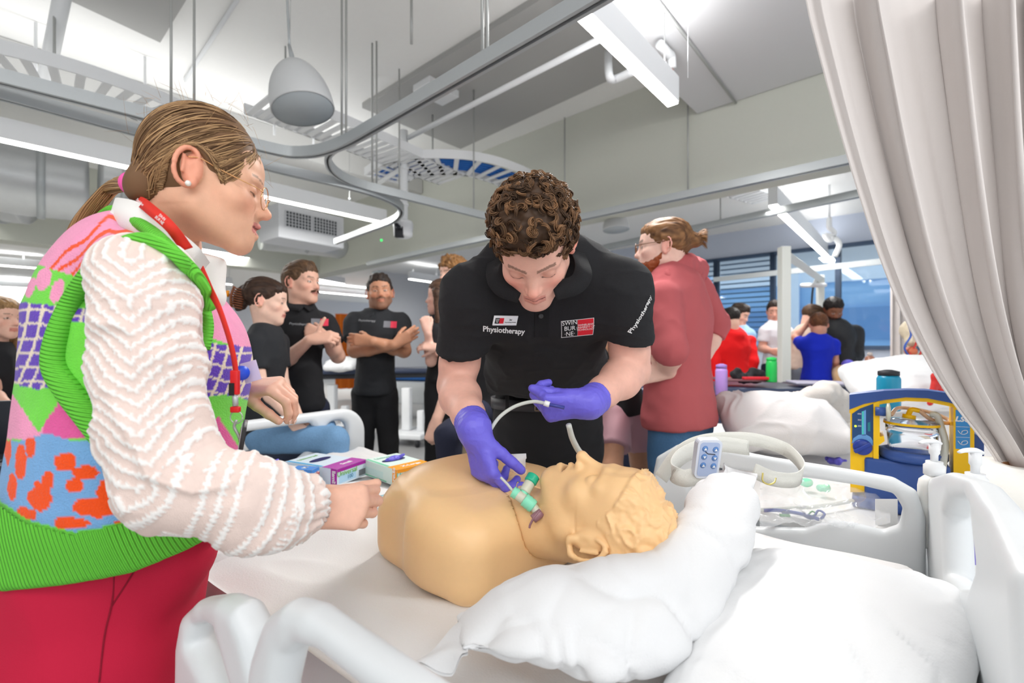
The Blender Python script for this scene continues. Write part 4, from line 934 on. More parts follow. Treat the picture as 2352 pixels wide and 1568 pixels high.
# ---------------------------------------------------------------- pillows
def wr(V, F, amp=0.006, fs=9, seed=0.0, dirv=None):
    N = vnormals(V, F); q = V * fs + seed
    if dirv is not None: q = q - (q @ unit(dirv))[:, None] * unit(dirv) * 0.8
    q = q + 0.8 * fbm(V * 5 + seed, 2)[:, None]
    r = (1 - np.abs(vnoise(q))) ** 3 + 0.5 * (1 - np.abs(vnoise(q * 2.1 + 4))) ** 3; return V + N * (amp * (r - 0.4))[:, None]
def pillow_loft(I, O, bt, bb, par, up=UP, n=110, m_=56, amp=.006, seed=0., endp=.10):
    I = smooth_path(I, 16); O = smooth_path(O, 16); rs_ = lambda Q: np.stack([np.interp(np.linspace(0, 1, n), np.linspace(0, 1, len(Q)), Q[:, k]) for k in range(3)], 1); I = rs_(I); O = rs_(O)
    t = np.linspace(0, 1, n); cap = np.clip(np.minimum(t, 1 - t) / endp, 0, 1) ** .55; bt = np.interp(t, np.linspace(0, 1, len(bt)), bt) * cap; bb = np.interp(t, np.linspace(0, 1, len(bb)), bb) * cap
    T_ = np.gradient(O + I, axis=0); Wd = O - I; N_ = np.cross(T_, Wd); N_ /= np.linalg.norm(N_, axis=1, keepdims=True); N_ *= np.sign((N_ @ up))[:, None]
    v = np.linspace(0, 1, m_); pr = np.sin(np.pi * v) ** .62; top = I[:, None] + Wd[:, None] * v[None, :, None] + N_[:, None] * (bt[:, None] * pr[None])[..., None]; bot = I[:, None] + Wd[:, None] * v[None, ::-1, None] - N_[:, None] * (bb[:, None] * pr[None])[..., None]
    G = np.concatenate([top, bot[:, 1:-1]], 1); V, F = grid(G, closev=True); N2 = vnormals(V, F)
    tt = np.repeat(t, G.shape[1]); vv = np.tile(np.r_[v, v[::-1][1:-1]], n); edge = np.exp(-np.minimum(vv, 1 - vv) / .16)
    q = np.stack([tt * 15 + 1.2 * fbm(V * 7 + seed, 2), vv * 3.0, 0 * tt + seed], 1); r = (1 - np.abs(vnoise(q))) ** 4; q2 = V * 8 + seed + .9 * fbm(V * 6, 2)[:, None]; r2 = (1 - np.abs(vnoise(q2 * A(1, .5, 1)))) ** 5; r3 = (1 - np.abs(vnoise(V * 15 + 3 + 1.5 * fbm(V * 5, 2)[:, None]))) ** 4
    V = V + N2 * (amp * (edge * (r - .3) * 1.4 + (r2 - .25) * 1.5 + .5 * r3))[:, None]
    if (vnormals(V, F) * N2).sum() < 0 or ((N2[:m_] @ up).mean() < 0): F = F[:, ::-1]
    return Geo().add(V, [F, np.arange(G.shape[1])[None, ::-1], (len(V) - G.shape[1] + np.arange(G.shape[1]))[None]]).obj('pillow_case', M_pill, par)
pl = thing('pillow', 'large white pillow wrapped round the head of the mannequin', 'pillow', tuple(P(1350, 1400, 0.75)))
pillow_loft([P(1052, 1418, .700), P(1215, 1345, .745), P(1370, 1300, .79), P(1490, 1285, .83), P(1556, 1225, .89), P(1590, 1140, .97), P(1668, 1070, 1.02)],
            [P(1062, 1490, .600), P(1260, 1520, .560), P(1430, 1560, .560), P(1575, 1500, .61), P(1668, 1360, .70), P(1748, 1240, .80), P(1742, 1090, .95)], [.030, .058, .070, .072, .068, .060, .036], [.03, .05, .06, .07, .07, .06, .04], pl, amp=.0075, seed=2.2)
n = 14; Gf = np.zeros((n, 10, 3)); g = Geo(); c0, c1, c2, c3 = P(1068, 1420, 0.69), P(1075, 1490, 0.598), P(950, 1524, 0.62), P(1036, 1542, 0.60)
for i in range(n):
    for j in range(10):
        u, v = i / (n - 1), j / 9; Gf[i, j] = lerp(lerp(c0, c1, v), lerp(c2, c3, v), u) + UP * (0.004 * math.sin(u * 7 + v * 5) + 0.012 * (1 - u) * math.sin(v * 3.1))
V, F = grid(Gf); g.add(V, F); V2, F2 = grid(Gf - UP * 0.004, flip=True); g.add(V2, F2); g.obj('pillow_flap', M_pill, pl)
p2 = thing('pillow', 'big white pillow propped against the headboard at the bottom right', 'pillow', tuple(P(1950, 1400, 0.7)))
pillow_loft([P(1700, 1262, .90), P(1860, 1262, .90), P(2030, 1300, .87), P(2190, 1352, .83), P(2236, 1440, .78)], [P(1470, 1660, .56), P(1640, 1760, .50), P(1850, 1800, .48), P(2060, 1760, .50), P(2225, 1640, .58)], [.035, .050, .055, .050, .03], [.03, .05, .05, .05, .03], p2, amp=.0035, seed=7.7, endp=.07)
# ================================================================ PERSON bending over the mannequin
M_blackpolo = mat('black_pique', (30, 30, 33), rough=0.9, bump=0.5, bscale=900, vary=0.10)
M_blacktr = mat('black_twill', (26, 26, 29), rough=0.85, bump=0.3, bscale=1200, vary=0.06)
M_glove = mat('nitrile_glove', (112, 104, 220), rough=0.42, bump=0.35, bscale=120, vary=0.03, sss=0.05)
M_white_print = mat('white_print', (238, 238, 238), rough=0.7); M_red_print = mat('red_print', (216, 30, 48), rough=0.7)
GX = thing('person', 'person with curly brown hair in a black polo and purple gloves leaning over the mannequin', 'person', (0.12, 1.85, 0))
th = math.radians(57); h_ = unit(A(-0.10, -1, 0)); fd = h_ * math.cos(th) - UP * math.sin(th); cu_ = h_ * math.sin(th) + UP * math.cos(th)
GH = P(1226, 562, 1.0); gfr = face_frame(GH, fd, cu_ + A(-0.03, 0, 0), 1.03)
f = Field(0.0025); head_field(f, gfr, True, mouth=0.0, neck=GH - h_ * 0.17 - UP * 0.03)
finish(f, 'head_skin', MSKIN, None, color=lambda V: skin_color(gfr, V, (236, 184, 165), True, brow=(92, 66, 50), blush=0.45, lashes=True), relx=1)
ghead = bpy.context.scene.objects['head_skin']
SR, ER, WR = P(1085, 675, 1.13), P(1046, 885, 1.22), P(1090, 985, 1.0)
SL, EL, WL = P(1425, 665, 1.14), P(1452, 850, 1.24), P(1352, 926, 1.07)
b = Field(0.0052)
for S, E, W in ((SR, ER, WR), (SL, EL, WL)):
    b.chain([lerp(S, E, 0.3), lerp(S, E, 0.75), E, lerp(E, W, 0.3), lerp(E, W, 0.7), W], [0.052, 0.049, 0.044, 0.049, 0.036, 0.0255], 0.02)
b.rc(P(1245, 665, 1.24), P(1252, 800, 1.40), 0.10, 0.08, 0.02)
for S in (SR, SL): b.rc(P(1245, 665, 1.22), S, 0.06, 0.05, 0.02)
V, F = b.build(); V = relax(V, F, 1, .4)
me = ghead.data; hV = np.empty(len(me.vertices) * 3); me.vertices.foreach_get('co', hV); hV = hV.reshape(-1, 3); hF = np.empty(len(me.polygons) * 4, np.int32); me.loops.foreach_get('vertex_index', hF); hC = np.empty(len(hV) * 4, np.float32); me.color_attributes['Col'].data.foreach_get('color', hC)
cc = lin(np.array((236, 186, 168)) / 255.) * (1 + 0.05 * fbm(V * 60)[:, None] + 0.03 * vnoise(V * 500)[:, None]) * A(1.0, 0.97, 0.96)
bpy.data.objects.remove(ghead)
link('body', meshdata('body', np.vstack([hV, V]), np.vstack([hF.reshape(-1, 4), F + len(hV)]), np.vstack([hC.reshape(-1, 4)[:, :3], cc])), MSKIN, GX)
# polo shirt
s = Field(0.0052); fx = unit(A(0, -0.86, -0.5))
cs = [P(1245, 650, 1.235), P(1250, 755, 1.30), P(1254, 850, 1.49), P(1257, 930, 1.66)]
s.rc(cs[0], cs[1], 0.150, 0.172, 0.03, sq=(fx, 0.62)); s.rc(cs[1], cs[2], 0.172, 0.184, 0.03, sq=(fx, 0.62), clip=[(P(1257, 894, 1.55), A(0, 0, -1))]); s.rc(cs[2], cs[3], 0.184, 0.202, 0.03, sq=(fx, 0.60), clip=[(P(1257, 894, 1.55), A(0, 0, -1))])
s.el(P(1195, 720, 1.18), (0.085, 0.05, 0.07), None, 0.05); s.el(P(1305, 720, 1.18), (0.085, 0.05, 0.07), None, 0.05)
s.rc(P(1160, 640, 1.20), P(1340, 632, 1.21), 0.075, 0.078, 0.05)
for S, E, t_ in ((SR, ER, 0.60), (SL, EL, 0.56)):
    s.rc(P(1245, 640, 1.20), S, 0.085, 0.070, 0.06)
    s.rc(S, lerp(S, E, 0.8), 0.070, 0.064, 0.03, clip=[(lerp(S, E, t_), unit(unit(E - S) + A(0.22 if S is SR else -0.35, 0, 0.0)))])
    s.rc(S + A(0, 0, -0.03), cs[1], 0.06, 0.08, 0.03)
s.rc(P(1300, 590, 1.15), P(1160, 600, 1.14), 0.050, 0.050, 0.04)
s.el(gfr.p((0, 0.02, -0.06)), (0.075, 0.075, 0.06), gfr.R, 0.02, 's')
def gpost(V, F):
    N = vnormals(V, F); q = V.copy(); r = 1 - np.abs(vnoise(q * A(9, 7, 16) + fbm(q * 6, 2)[:, None] * 0.8)); r2 = 1 - np.abs(vnoise(q * A(16, 12, 34) + 3))
    low = np.clip((1.42 - V[:, 2]) / 0.2, 0.25, 1); return V + N * (0.010 * low * (r ** 3 - 0.3) + 0.003 * (r2 ** 3))[:, None]
po = finish(s, 'polo_shirt', M_blackpolo, GX, post=gpost); tr = bvh(po)
for pts, sd in (([P(1318, 562, 1.12), P(1340, 615, 1.035), P(1325, 652, 1.01), P(1272, 668, 1.00)], [A(0.7, -0.1, -0.35), A(0.6, -0.2, -0.6), A(0.5, -0.1, -1), A(0.1, -0.1, -1)]),
                ([P(1140, 578, 1.12), P(1136, 625, 1.035), P(1152, 658, 1.01), P(1196, 674, 1.00)], [A(-0.7, -0.1, -0.35), A(-0.6, -0.2, -0.6), A(-0.5, -0.1, -1), A(-0.1, -0.1, -1)])):
    Geo().add(*ribbon(pts, 0.042, 0.003, sd, 10)).obj('collar', mat('black_rib_knit', (26, 26, 29), rough=0.9, bump=0.6, bscale=700, vary=0.05), GX)
nn_ = unit(A(0, -1, -0.15)); X_ = A(1, 0, 0); UU = unit(np.cross(nn_, X_)) * -1
UU = A(0, 0, 1)
patch_on('placket', tr, P(1243, 735, 1.15), X_, UU, (0.034, 0.085), mat('placket_black', (24, 24, 27), rough=0.9, bump=0.4, bscale=900), GX, off=0.0016)
def on_shirt(px, py): 
    o = Vector((0, 0, CZ)); d = Vector(P(px, py, 1.0)) - o; r = tr.ray_cast(o, d.normalized()); return np.array(r[0]) if r[0] is not None else P(px, py, 1.15)
bt = on_shirt(1242, 726) - A(0, 0.003, 0); Geo().add(*lathe([(0, 0.002), (0.0035, 0.002), (0.006, 0.003), (0.0062, 0.0), (0, 0)], bt, 16, axis=(0, -1, -0.1))).obj('button', mat('button_dark', (60, 60, 62), rough=0.4), GX)
qa, qb, qc = on_shirt(1130, 744), on_shirt(1188, 744), on_shirt(1159, 724); bx_ = unit(qb - qa); bn = unit(np.cross(qc - qa, bx_)); bn = bn if bn[1] > 0 else -bn; BRt = np.stack([bx_, bn, np.cross(bx_, bn)], 1); bu = BRt[:, 2]; c = on_shirt(1158, 737) - bn * 0.006 + bu * 0.004; bd = Geo().add(*box((-0.031, -0.001, -0.0125), (0.031, 0.002, 0.0125), o=c, R=BRt, bev=0.0009)).obj('name_badge', mat('badge_white', (236, 238, 242), rough=0.35), GX)
Geo().add(*box((-0.027, -0.0018, -0.007), (-0.016, -0.001, 0.007), o=c, R=BRt)).obj('badge_mark', mat('badge_black', (25, 25, 28)), bd, False); Geo().add(*box((-0.016, -0.0018, -0.007), (-0.005, -0.001, 0.007), o=c, R=BRt)).obj('badge_red', M_red_print, bd, False)
ink = mat('ink_dark', (40, 40, 44), rough=0.6)
text_part('badge_text', 'Jay', 0.006, c + BRt @ A(0.013, -0.0015, 0.003), bx_, bu, ink, bd, 0.0002); text_part('badge_text', 'Physiotherapy Student', 0.0032, c + BRt @ A(0.013, -0.0015, -0.004), bx_, bu, ink, bd, 0.0002)
text_part('badge_text', 'SWIN\nBUR\n·NE·', 0.0038, c + BRt @ A(-0.0215, -0.0022, 0.0), bx_, bu, M_white_print, bd, 0.0001)
text_part('chest_text', 'Physiotherapy', 0.0175, on_shirt(1158, 759), unit(A(1, 0, -0.06)), UP, M_white_print, GX, 0.0002, bold=0.0004, wrap=(tr, 0.0016))
lc = on_shirt(1326, 753)
X2 = unit(A(1, 0.02, 0.10)); patch_on('logo_outline', tr, lc, X2, UP, (0.077, 0.040), M_white_print, GX, off=0.0012, n=16)
patch_on('logo_black', tr, lc - X2 * 0.0185, X2, UP, (0.0375, 0.0375), mat('logo_black', (22, 22, 24), rough=0.8), GX, off=0.0018)
patch_on('logo_red', tr, lc + X2 * 0.0190, X2, UP, (0.0365, 0.0375), M_red_print, GX, off=0.0018)
text_part('logo_text', 'SWIN\nBUR\n·NE·', 0.0145, lc - X2 * 0.0185 + UP * 0.0005, X2, UP, M_white_print, GX, 0.0001, wrap=(tr, 0.0026))
text_part('logo_text', 'SWINBURNE\nUNIVERSITY OF\nTECHNOLOGY', 0.0062, lc + X2 * 0.0190, X2, UP, M_white_print, GX, 0.0001, wrap=(tr, 0.0026))
sp = on_shirt(1474, 722); text_part('sleeve_text', 'Physiotherapy', 0.016, sp, unit(A(0.30, 0.10, 0.80)), unit(A(-0.8, -0.2, 0.3)), M_white_print, GX, 0.0002, bold=0.0003, wrap=(tr, 0.0018))
# trousers, belt
q = Field(0.008); hp = P(1257, 1010, 1.76)
q.rc(P(1257, 915, 1.66), hp, 0.187, 0.211, 0.03, sq=(A(0, 1, 0), 0.66), clip=[(P(1257, 900, 1.66), unit(A(0, -0.3, 1)))])
for s_ in (-1, 1):
    q.rc(hp + A(s_ * 0.092, 0.0, -0.06), A(hp[0] + s_ * 0.13, 1.88, 0.52), 0.108, 0.072, 0.025); q.rc(A(hp[0] + s_ * 0.13, 1.88, 0.52), A(hp[0] + s_ * 0.14, 1.94, 0.09), 0.072, 0.055, 0.02)
    g = Field(0.007); g.rc(A(hp[0] + s_ * 0.14, 1.94, 0.05), A(hp[0] + s_ * 0.15, 1.80, 0.036), 0.046, 0.038, 0.02, clip=[(A(0, 0, 0.002), A(0, 0, -1))]); finish(g, 'shoe', mat('shoe_black', (24, 24, 26)), GX)
trs = finish(q, 'trousers', M_blacktr, GX, fold=0.006, fs=12, relx=2); tt = bvh(trs)
W0 = P(1257, 916, 1.66); n = 60; G = np.zeros((n, 4, 3)); ax = A(0, 0, 1.0)
for i in range(n):
    a = i / n * 2 * math.pi; d_ = A(math.cos(a), math.sin(a) * 0.67, 0); d_[2] = 0
    for j, (ro_, z_) in enumerate(((0.195, -0.018), (0.200, -0.018), (0.200, 0.018), (0.195, 0.018))): G[i, j] = W0 + A(0, 0, -0.01) + d_ * ro_ + ax * z_
V, F = grid(G, closeu=True, closev=True); Geo().add(V, F).obj('belt', mat('belt_leather', (52, 52, 56), rough=0.5, bump=0.2), GX)
for px in (1165, 1330): o_ = Vector((0, 0, CZ)); c = P(px, 920, 1.53); Geo().add(*box((-0.006, -0.004, -0.03), (0.006, 0.004, 0.03), o=c, bev=0.002)).obj('belt_loop', M_blacktr, GX)
bc = P(1242, 933, 1.515); Geo().add(*tube([bc + A(x, 0, z) for x, z in ((-.018, -.014), (.018, -.014), (.018, .014), (-.018, .014), (-.018, -.014))], 0.0022, 6, smooth=False)).obj('buckle', mat('buckle_bronze', (150, 130, 110), rough=0.3, metal=0.9), GX)
# gloves
for nm, W, E, yd, bk, sd, kw in (('glove', WR, ER, unit(A(0.26, -0.16, -1)), unit(A(-0.70, -0.70, -0.05)), -1, dict(curl=((30, 42, 18), (38, 52, 25), (48, 60, 30), (54, 62, 35)), spread=(3, 0, -2, -4), thumb=(18, 34, 2))),
                             ('glove', WL, EL, unit(A(-1, -0.12, -0.10)), unit(A(0.05, -0.80, -0.45)), 1, dict(curl=((62, 70, 30), (68, 75, 40), (72, 75, 40), (75, 75, 45)), spread=(2, 0, -2, -4), thumb=(2, 22, -6)))):
    g = Field(0.0021); hand_field(g, W + yd * 0.012, yd, bk, sd, 0.98, inf=0.0012, **kw)
    ab = unit(E - W); g.rc(W + yd * 0.015, W, 0.031, 0.034, 0.012); g.rc(W, W + ab * 0.055, 0.034, 0.0375, 0.012, clip=[(W + ab * 0.040, ab)])
    def glp(V, F, W=W, ab=ab):
        N = vnormals(V, F); t_ = (V - W) @ ab; cuff = np.clip((t_ + 0.03) / 0.05, 0, 1); r = 1 - np.abs(vnoise(V * 75 + 2)); rr = 1 - np.abs(vnoise(np.stack([t_ * 160, V[:, 0] * 18, V[:, 2] * 18], 1)))
        return V + N * (0.0009 * r ** 3 + 0.0022 * cuff * rr ** 2)[:, None]
    finish(g, nm, M_glove, GX, post=glp)
# curly hair
hf = Field(0.0032); p = gfr.p; R = gfr.R; k = gfr.k; m_ = lambda c, r, kk=0.01, mode='u': hf.el(p(c), np.array(r) * k, R, kk * k, mode)
m_((0, -0.022, 0.040), (0.086, 0.100, 0.086), 0); m_((0, 0.025, 0.103), (0.070, 0.068, 0.040), 0.03); m_((0, 0.06, 0.085), (0.060, 0.035, 0.028), 0.02)
m_((0, 0.105, -0.045), (0.078, 0.07, 0.100), 0.01, 's')
for sg in (-1, 1): m_((sg * 0.092, 0.012, -0.045), (0.032, 0.040, 0.058), 0.008, 's')
m_((0, -0.06, -0.125), (0.1, 0.09, 0.07), 0.01, 's')
CB = ((62, 45, 32), (146, 108, 76))
def hp_(V, F): N = vnormals(V, F); q = gfr.inv(V); return V + N * (0.006 * fbm(q * 60, 2) - 0.002)[:, None]
hV, hFc = hf.build(); hV = relax(hV, hFc, 1, .4); hN = vnormals(hV, hFc)
sel = np.where(gfr.inv(hV)[:, 2] > -0.06)[0]; g = Geo()
ql = gfr.inv(hV); base = hp_(hV, hFc); g.add(base, hFc, lin(np.array((70, 51, 37)) / 255.) * np.ones((len(base), 3)))
out = sel[np.einsum('ij,ij->i', hN[sel], hV[sel] - gfr.p((0, -0.02, 0.03))) > 0.02]
cl = rng.choice(out, 560); paths = []; cols = []
M = 12
for ci in cl:
    o = hV[ci]; n_ = hN[ci]; t1 = unit(np.cross(n_, rng.normal(size=3))); t2 = np.cross(n_, t1); fw = ql[ci, 1] + 0.5 * ql[ci, 2]
    Rr = rng.uniform(0.006, 0.014); turn = rng.uniform(3.0, 6.5) * rng.choice([-1, 1]); hh_ = rng.uniform(0.002, 0.009); ph = rng.uniform(0, 6.28); tone = rng.uniform(0, 1) ** 1.4
    for j in range(8):
        rr = Rr * (1 - 0.08 * j) ; off = rng.normal(0, 0.0011, 3); t_ = np.linspace(0, 1, M)[:, None]
        a = ph + turn * t_ + rng.normal(0, 0.08); lift = n_ * (hh_ * np.sin(t_ * 3.1) + 0.0012 * (j % 3))
        paths.append(o + off + lift + (t1 * np.cos(a) + t2 * np.sin(a)) * rr * (1.15 - 0.5 * t_) + t1 * 0.010 * (t_ - 0.5)); cols.append(np.clip(tone + rng.normal(0, 0.12), 0, 1))
paths = np.array(paths); tp = np.interp(np.linspace(0, 1, M), [0, .1, .8, 1], [.5, 1, .9, .2]) * 0.00122
V, F = tubes(paths, tp[None] * np.ones((len(paths), 1)), 3, caps=False); c0, c1 = lin(np.array(CB[0]) / 255.), lin(np.array(CB[1]) / 255.)
ca = np.array(cols)[:, None]; g.add(V, F, np.repeat(c0 * (1 - ca) + c1 * ca, M * 3, 0)); g.obj('curly_hair', MHAIR, GX)
# ================================================================ PERSON in the bright knitted vest
WX = thing('person', 'person with blonde ponytail and glasses in a bright patterned knitted vest', 'person', (-0.66, 0.80, 0))
fh = unit(A(0.84, 0.54, 0)); pt_ = math.radians(9); wf = fh * math.cos(pt_) - UP * math.sin(pt_); wu = fh * math.sin(pt_) + UP * math.cos(pt_)
fhd = unit(A(0.885, 0.465, 0)); wf = fhd * math.cos(pt_) - UP * math.sin(pt_); wu = fhd * math.sin(pt_) + UP * math.cos(pt_)
WH = P(470, 420, 0.79); wfr = face_frame(WH, wf, wu, 0.91); WRt = A(0.54, -0.84, 0)
WN = P(352, 560, 0.80)
f = Field(0.0023); head_field(f, wfr, False, mouth=0.008, neck=WN, nose=1.01)
Vh, Fh = f.build(); Vh = relax(Vh, Fh, 1, .4); Ch = skin_color(wfr, Vh, (232, 180, 150), False, brow=(112, 78, 56), lips=(205, 118, 116), blush=0.26, lashes=True)
hd = Field(0.0022)
NW = P(703, 1166, 0.705); hand_field(hd, NW, unit(A(1, 0.22, -0.06)), unit(A(-0.12, -0.93, 0.30)), -1, 0.90, curl=((60, 55, 20), (62, 60, 25), (64, 60, 25), (66, 60, 25)), spread=(3, 1, -2, -5), thumb=(10, 25, -4))
hd.rc(NW, NW - A(0.06, 0.01, 0), 0.024, 0.030, 0.02)
FW = P(552, 893, 0.93); _, ftip = hand_field(hd, FW, unit(A(0.98, -0.12, 0.10)), unit(A(-0.10, -0.30, 0.95)), 1, 0.90, curl=((42, 52, 22), (50, 52, 20), (58, 45, 20), (60, 45, 20)), spread=(7, 2, -3, -7), thumb=(20, 34, 6))
hd.rc(FW, FW - A(0.07, 0, -0.0), 0.024, 0.03, 0.02)
Vd, Fd = hd.build(); Vd = relax(Vd, Fd, 1, .3); hb_ = lin(np.array((234, 184, 160)) / 255.); Cd = hb_ * (1 + 0.05 * fbm(Vd * 90)[:, None] + 0.02 * vnoise(Vd * 500)[:, None])
bd_ = Field(0.009); bd_.rc(WN, P(290, 1000, 0.80), 0.07, 0.09, 0.03); Vb, Fb = bd_.build()
link('body', meshdata('body', np.vstack([Vh, Vd, Vb]), np.vstack([Fh, Fd + len(Vh), Fb + len(Vh) + len(Vd)]), np.vstack([Ch, Cd, np.tile(hb_, (len(Vb), 1))])), MSKIN, WX)
g = Geo()
for tp_, dv_, nv_ in ftip[:4]: g.add(*box((-0.005, -0.004, -0.0005), (0.005, 0.005, 0.001), R=np.stack([np.cross(dv_, nv_), dv_, nv_], 1), o=tp_ + nv_ * 0.0062 - dv_ * 0.001, bev=0.0004))
g.obj('fingernails', mat('nail', (240, 200, 185), rough=0.2), WX)
# knitted vest
v = Field(0.0032); SQ = (fh, 0.82)
cp = [(306, 650, 0.79, 0.112), (298, 720, 0.795, 0.148), (320, 860, 0.80, 0.168), (318, 1000, 0.80, 0.178), (306, 1120, 0.80, 0.184), (258, 1280, 0.80, 0.178)]
C_ = [P(a, b_, c) for a, b_, c, r in cp]
for i in range(5):
    clip = [(P(250, 1226, 0.80), unit(A(0.13, 0.02, -1)))] if i >= 3 else None
    v.rc(C_[i], C_[i + 1], cp[i][3], cp[i + 1][3], 0.03, sq=SQ, clip=clip)
v.el(C_[2] + fh * 0.075 + UP * 0.03, (0.13, 0.085, 0.10), np.stack([WRt, fh, UP], 1), 0.08)
v.rc(P(300, 590, 0.78), P(290, 605, 0.67), 0.050, 0.042, 0.05); v.rc(P(335, 590, 0.80), P(400, 620, 0.95), 0.050, 0.042, 0.05); v.rc(P(280, 600, 0.81), P(335, 590, 0.81), 0.044, 0.050, 0.04)
v.el(wfr.p((0, -0.03, -0.115)), (0.075, 0.07, 0.06), np.stack([WRt, fh, UP], 1), 0.02, 's')
Vv, Fv = v.build(); Vv = relax(Vv, Fv, 3, .5)
N = vnormals(Vv, Fv); r = 1 - np.abs(fbm(Vv * A(8, 8, 5) + 3, 2)); Vv = Vv + N * (0.006 * (r - .5))[:, None]
px = CX + FPX * Vv[:, 0] / Vv[:, 1]; py = HY - FPX * (Vv[:, 2] - CZ) / Vv[:, 1]
def c255(*c): return lin(np.array(c) / 255.)
GRN, PNK, ORG, PUR, CRM, BLU, HOT = c255(118, 222, 72), c255(250, 158, 196), c255(250, 82, 10), c255(100, 62, 186), c255(238, 222, 200), c255(120, 172, 222), c255(232, 92, 160)
x, y = px, py; sh = 50 * np.clip((x - 220) / 230, 0, 1); yb = y - sh
col = np.tile(GRN, (len(Vv), 1))
def setc(m, c): col[m] = c
st = yb < 612 + 0.30 * (x - 100); setc(st, PNK)
for k in range(6): cyy = 500 + 27 * k - 0.85 * (x - 250) * (x < 250) + 0.1 * (x - 250) * (x > 250) + 5 * np.sin((x + 20 * k) / 14); setc(st & (np.abs(y - cyy) < 5.0), ORG)
for ex, ey, rx, ry, rot in ((100, 640, 17, 28, .35), (132, 668, 15, 28, .35), (70, 660, 10, 24, .3), (490, 668, 16, 30, .3), (520, 690, 12, 26, .3)):
    u = (x - ex) * math.cos(rot) + (y - ey) * math.sin(rot); w2 = -(x - ex) * math.sin(rot) + (y - ey) * math.cos(rot); setc((u / rx) ** 2 + (w2 / ry) ** 2 < 1, PNK)
L0, L1 = 695 + 0.10 * (x - 60), 875 + 18 * np.sin((x - 20) / 45); pu = (yb > L0) & (yb < L1); setc(pu, PUR)
ln1 = np.abs(((yb - L0 - 4 * np.sin(x / 20)) % 33) - 16) < 2.6; ln2 = np.abs(((x + 0.32 * (yb - 700) + 0.0012 * (yb - 790) ** 2) % 31) - 15) < 3.4; setc(pu & (ln1 | ln2), CRM)
gp = (yb >= L1) & (yb < 1008); zz = np.abs(((x + 30) % 118) - 59) * 1.5; setc(gp & (yb > 905 + zz), HOT); setc(gp & (yb > 905 + zz) & (x < 100), PNK)
L2 = 1005 + 8 * np.sin(x / 23); bl_ = yb >= L2; setc(bl_, BLU)
blobs = [(150, 1062, 28, 22), (195, 1085, 30, 16), (172, 1115, 22, 16), (48, 1060, 13, 42), (70, 1020, 12, 30), (28, 1120, 12, 30), (90, 1140, 26, 32), (110, 1105, 14, 24), (60, 1180, 22, 16), (215, 1165, 48, 24), (250, 1130, 30, 30), (160, 1200, 42, 14), (18, 1030, 8, 36), (10, 1190, 14, 22), (300, 1180, 26, 16), (270, 1210, 24, 12),
         (515, 975, 14, 22), (505, 1000, 20, 12), (520, 1035, 18, 14), (498, 1050, 14, 10), (545, 1010, 10, 20), (470, 1010, 12, 18), (330, 1110, 24, 18)]
nb_ = 10 * vnoise(np.stack([x / 16, y / 16, 0 * x], 1))
for bx_, by_, rx, ry in blobs: setc(bl_ & (((x - bx_) / rx) ** 2 + ((y - by_) / ry) ** 2 < 1 + 0.035 * nb_), ORG)
hem = y > np.interp(x, [-60, 0, 60, 170, 330, 430, 520], [1090, 1148, 1192, 1222, 1192, 1158, 1120]); setc(hem, GRN)
ring = [(470, 800), (478, 745), (462, 680), (430, 620), (380, 572), (330, 553), (270, 570), (215, 620), (165, 690), (132, 770), (125, 840), (160, 900), (205, 955), (250, 1010)]
arm = ((x > 125) & (x < 235) & (y > 740) & (y < 960) & (y < 760 + (x - 90) * 1.65)); setc(arm, GRN)
col = col * (1 + 0.04 * fbm(Vv * 60)[:, None])
M_knit = mat('knit', attr=True, rough=0.95, bump=0.9, bscale=420, sheen=0.2)
fm = hem[Fv].all(1)
def sub(Vv, Fv, col, m):
    Fs = Fv[m]; u = np.unique(Fs); mp = np.full(len(Vv), -1); mp[u] = np.arange(len(u)); return Vv[u], mp[Fs], col[u], u
a, b_, c, u = sub(Vv, Fv, col, ~fm); link('vest', meshdata('vest', Vv, Fv, col), M_knit, WX)
def ribm(name, c_, dirv, freq):
    m = mat(name, c_, rough=0.95, vary=0.04, bscale=200); nt = m.node_tree; tc = nt.nodes.new('ShaderNodeTexCoord'); dt = nt.nodes.new('ShaderNodeVectorMath'); dt.operation = 'DOT_PRODUCT'; dt.inputs[1].default_value = tuple(np.array(dirv) * freq)
    nt.links.new(tc.outputs['Object'], dt.inputs[0]); sn = nt.nodes.new('ShaderNodeMath'); sn.operation = 'SINE'; nt.links.new(dt.outputs['Value'], sn.inputs[0])
    bp = nt.nodes.new('ShaderNodeBump'); bp.inputs['Strength'].default_value = 1.0; bp.inputs['Distance'].default_value = 0.0016; nt.links.new(sn.outputs[0], bp.inputs['Height']); nt.links.new(bp.outputs['Normal'], nt.nodes['Principled BSDF'].inputs['Normal']); return m
a, b_, c, u = sub(Vv, Fv, col, fm); n2 = N[u]; link('hem_band', meshdata('hem_band', a + n2 * 0.005, b_, c), ribm('rib_hem', (112, 220, 66), unit(A(0.9, 0.3, 0.22)), 1300), WX)
tv = BVHTree.FromPolygons([Vector(p_) for p_ in Vv], Fv.tolist())
def on_v(px, py, tr=None, dflt=0.7, lift=0.0):
    o = Vector((0, 0, CZ)); d = (Vector(P(px, py, 1.0)) - o).normalized(); r = (tr or tv).ray_cast(o, d); 
    return (np.array(r[0]) - np.array(d) * lift) if r[0] is not None else P(px, py, dflt)
rp = np.array([on_v(x_, y_, dflt=0.66, lift=0.004) if y_ > 640 else P(x_, y_ - 4, .625 if x_ < 400 else .645) for x_, y_ in ring]); g = Geo()
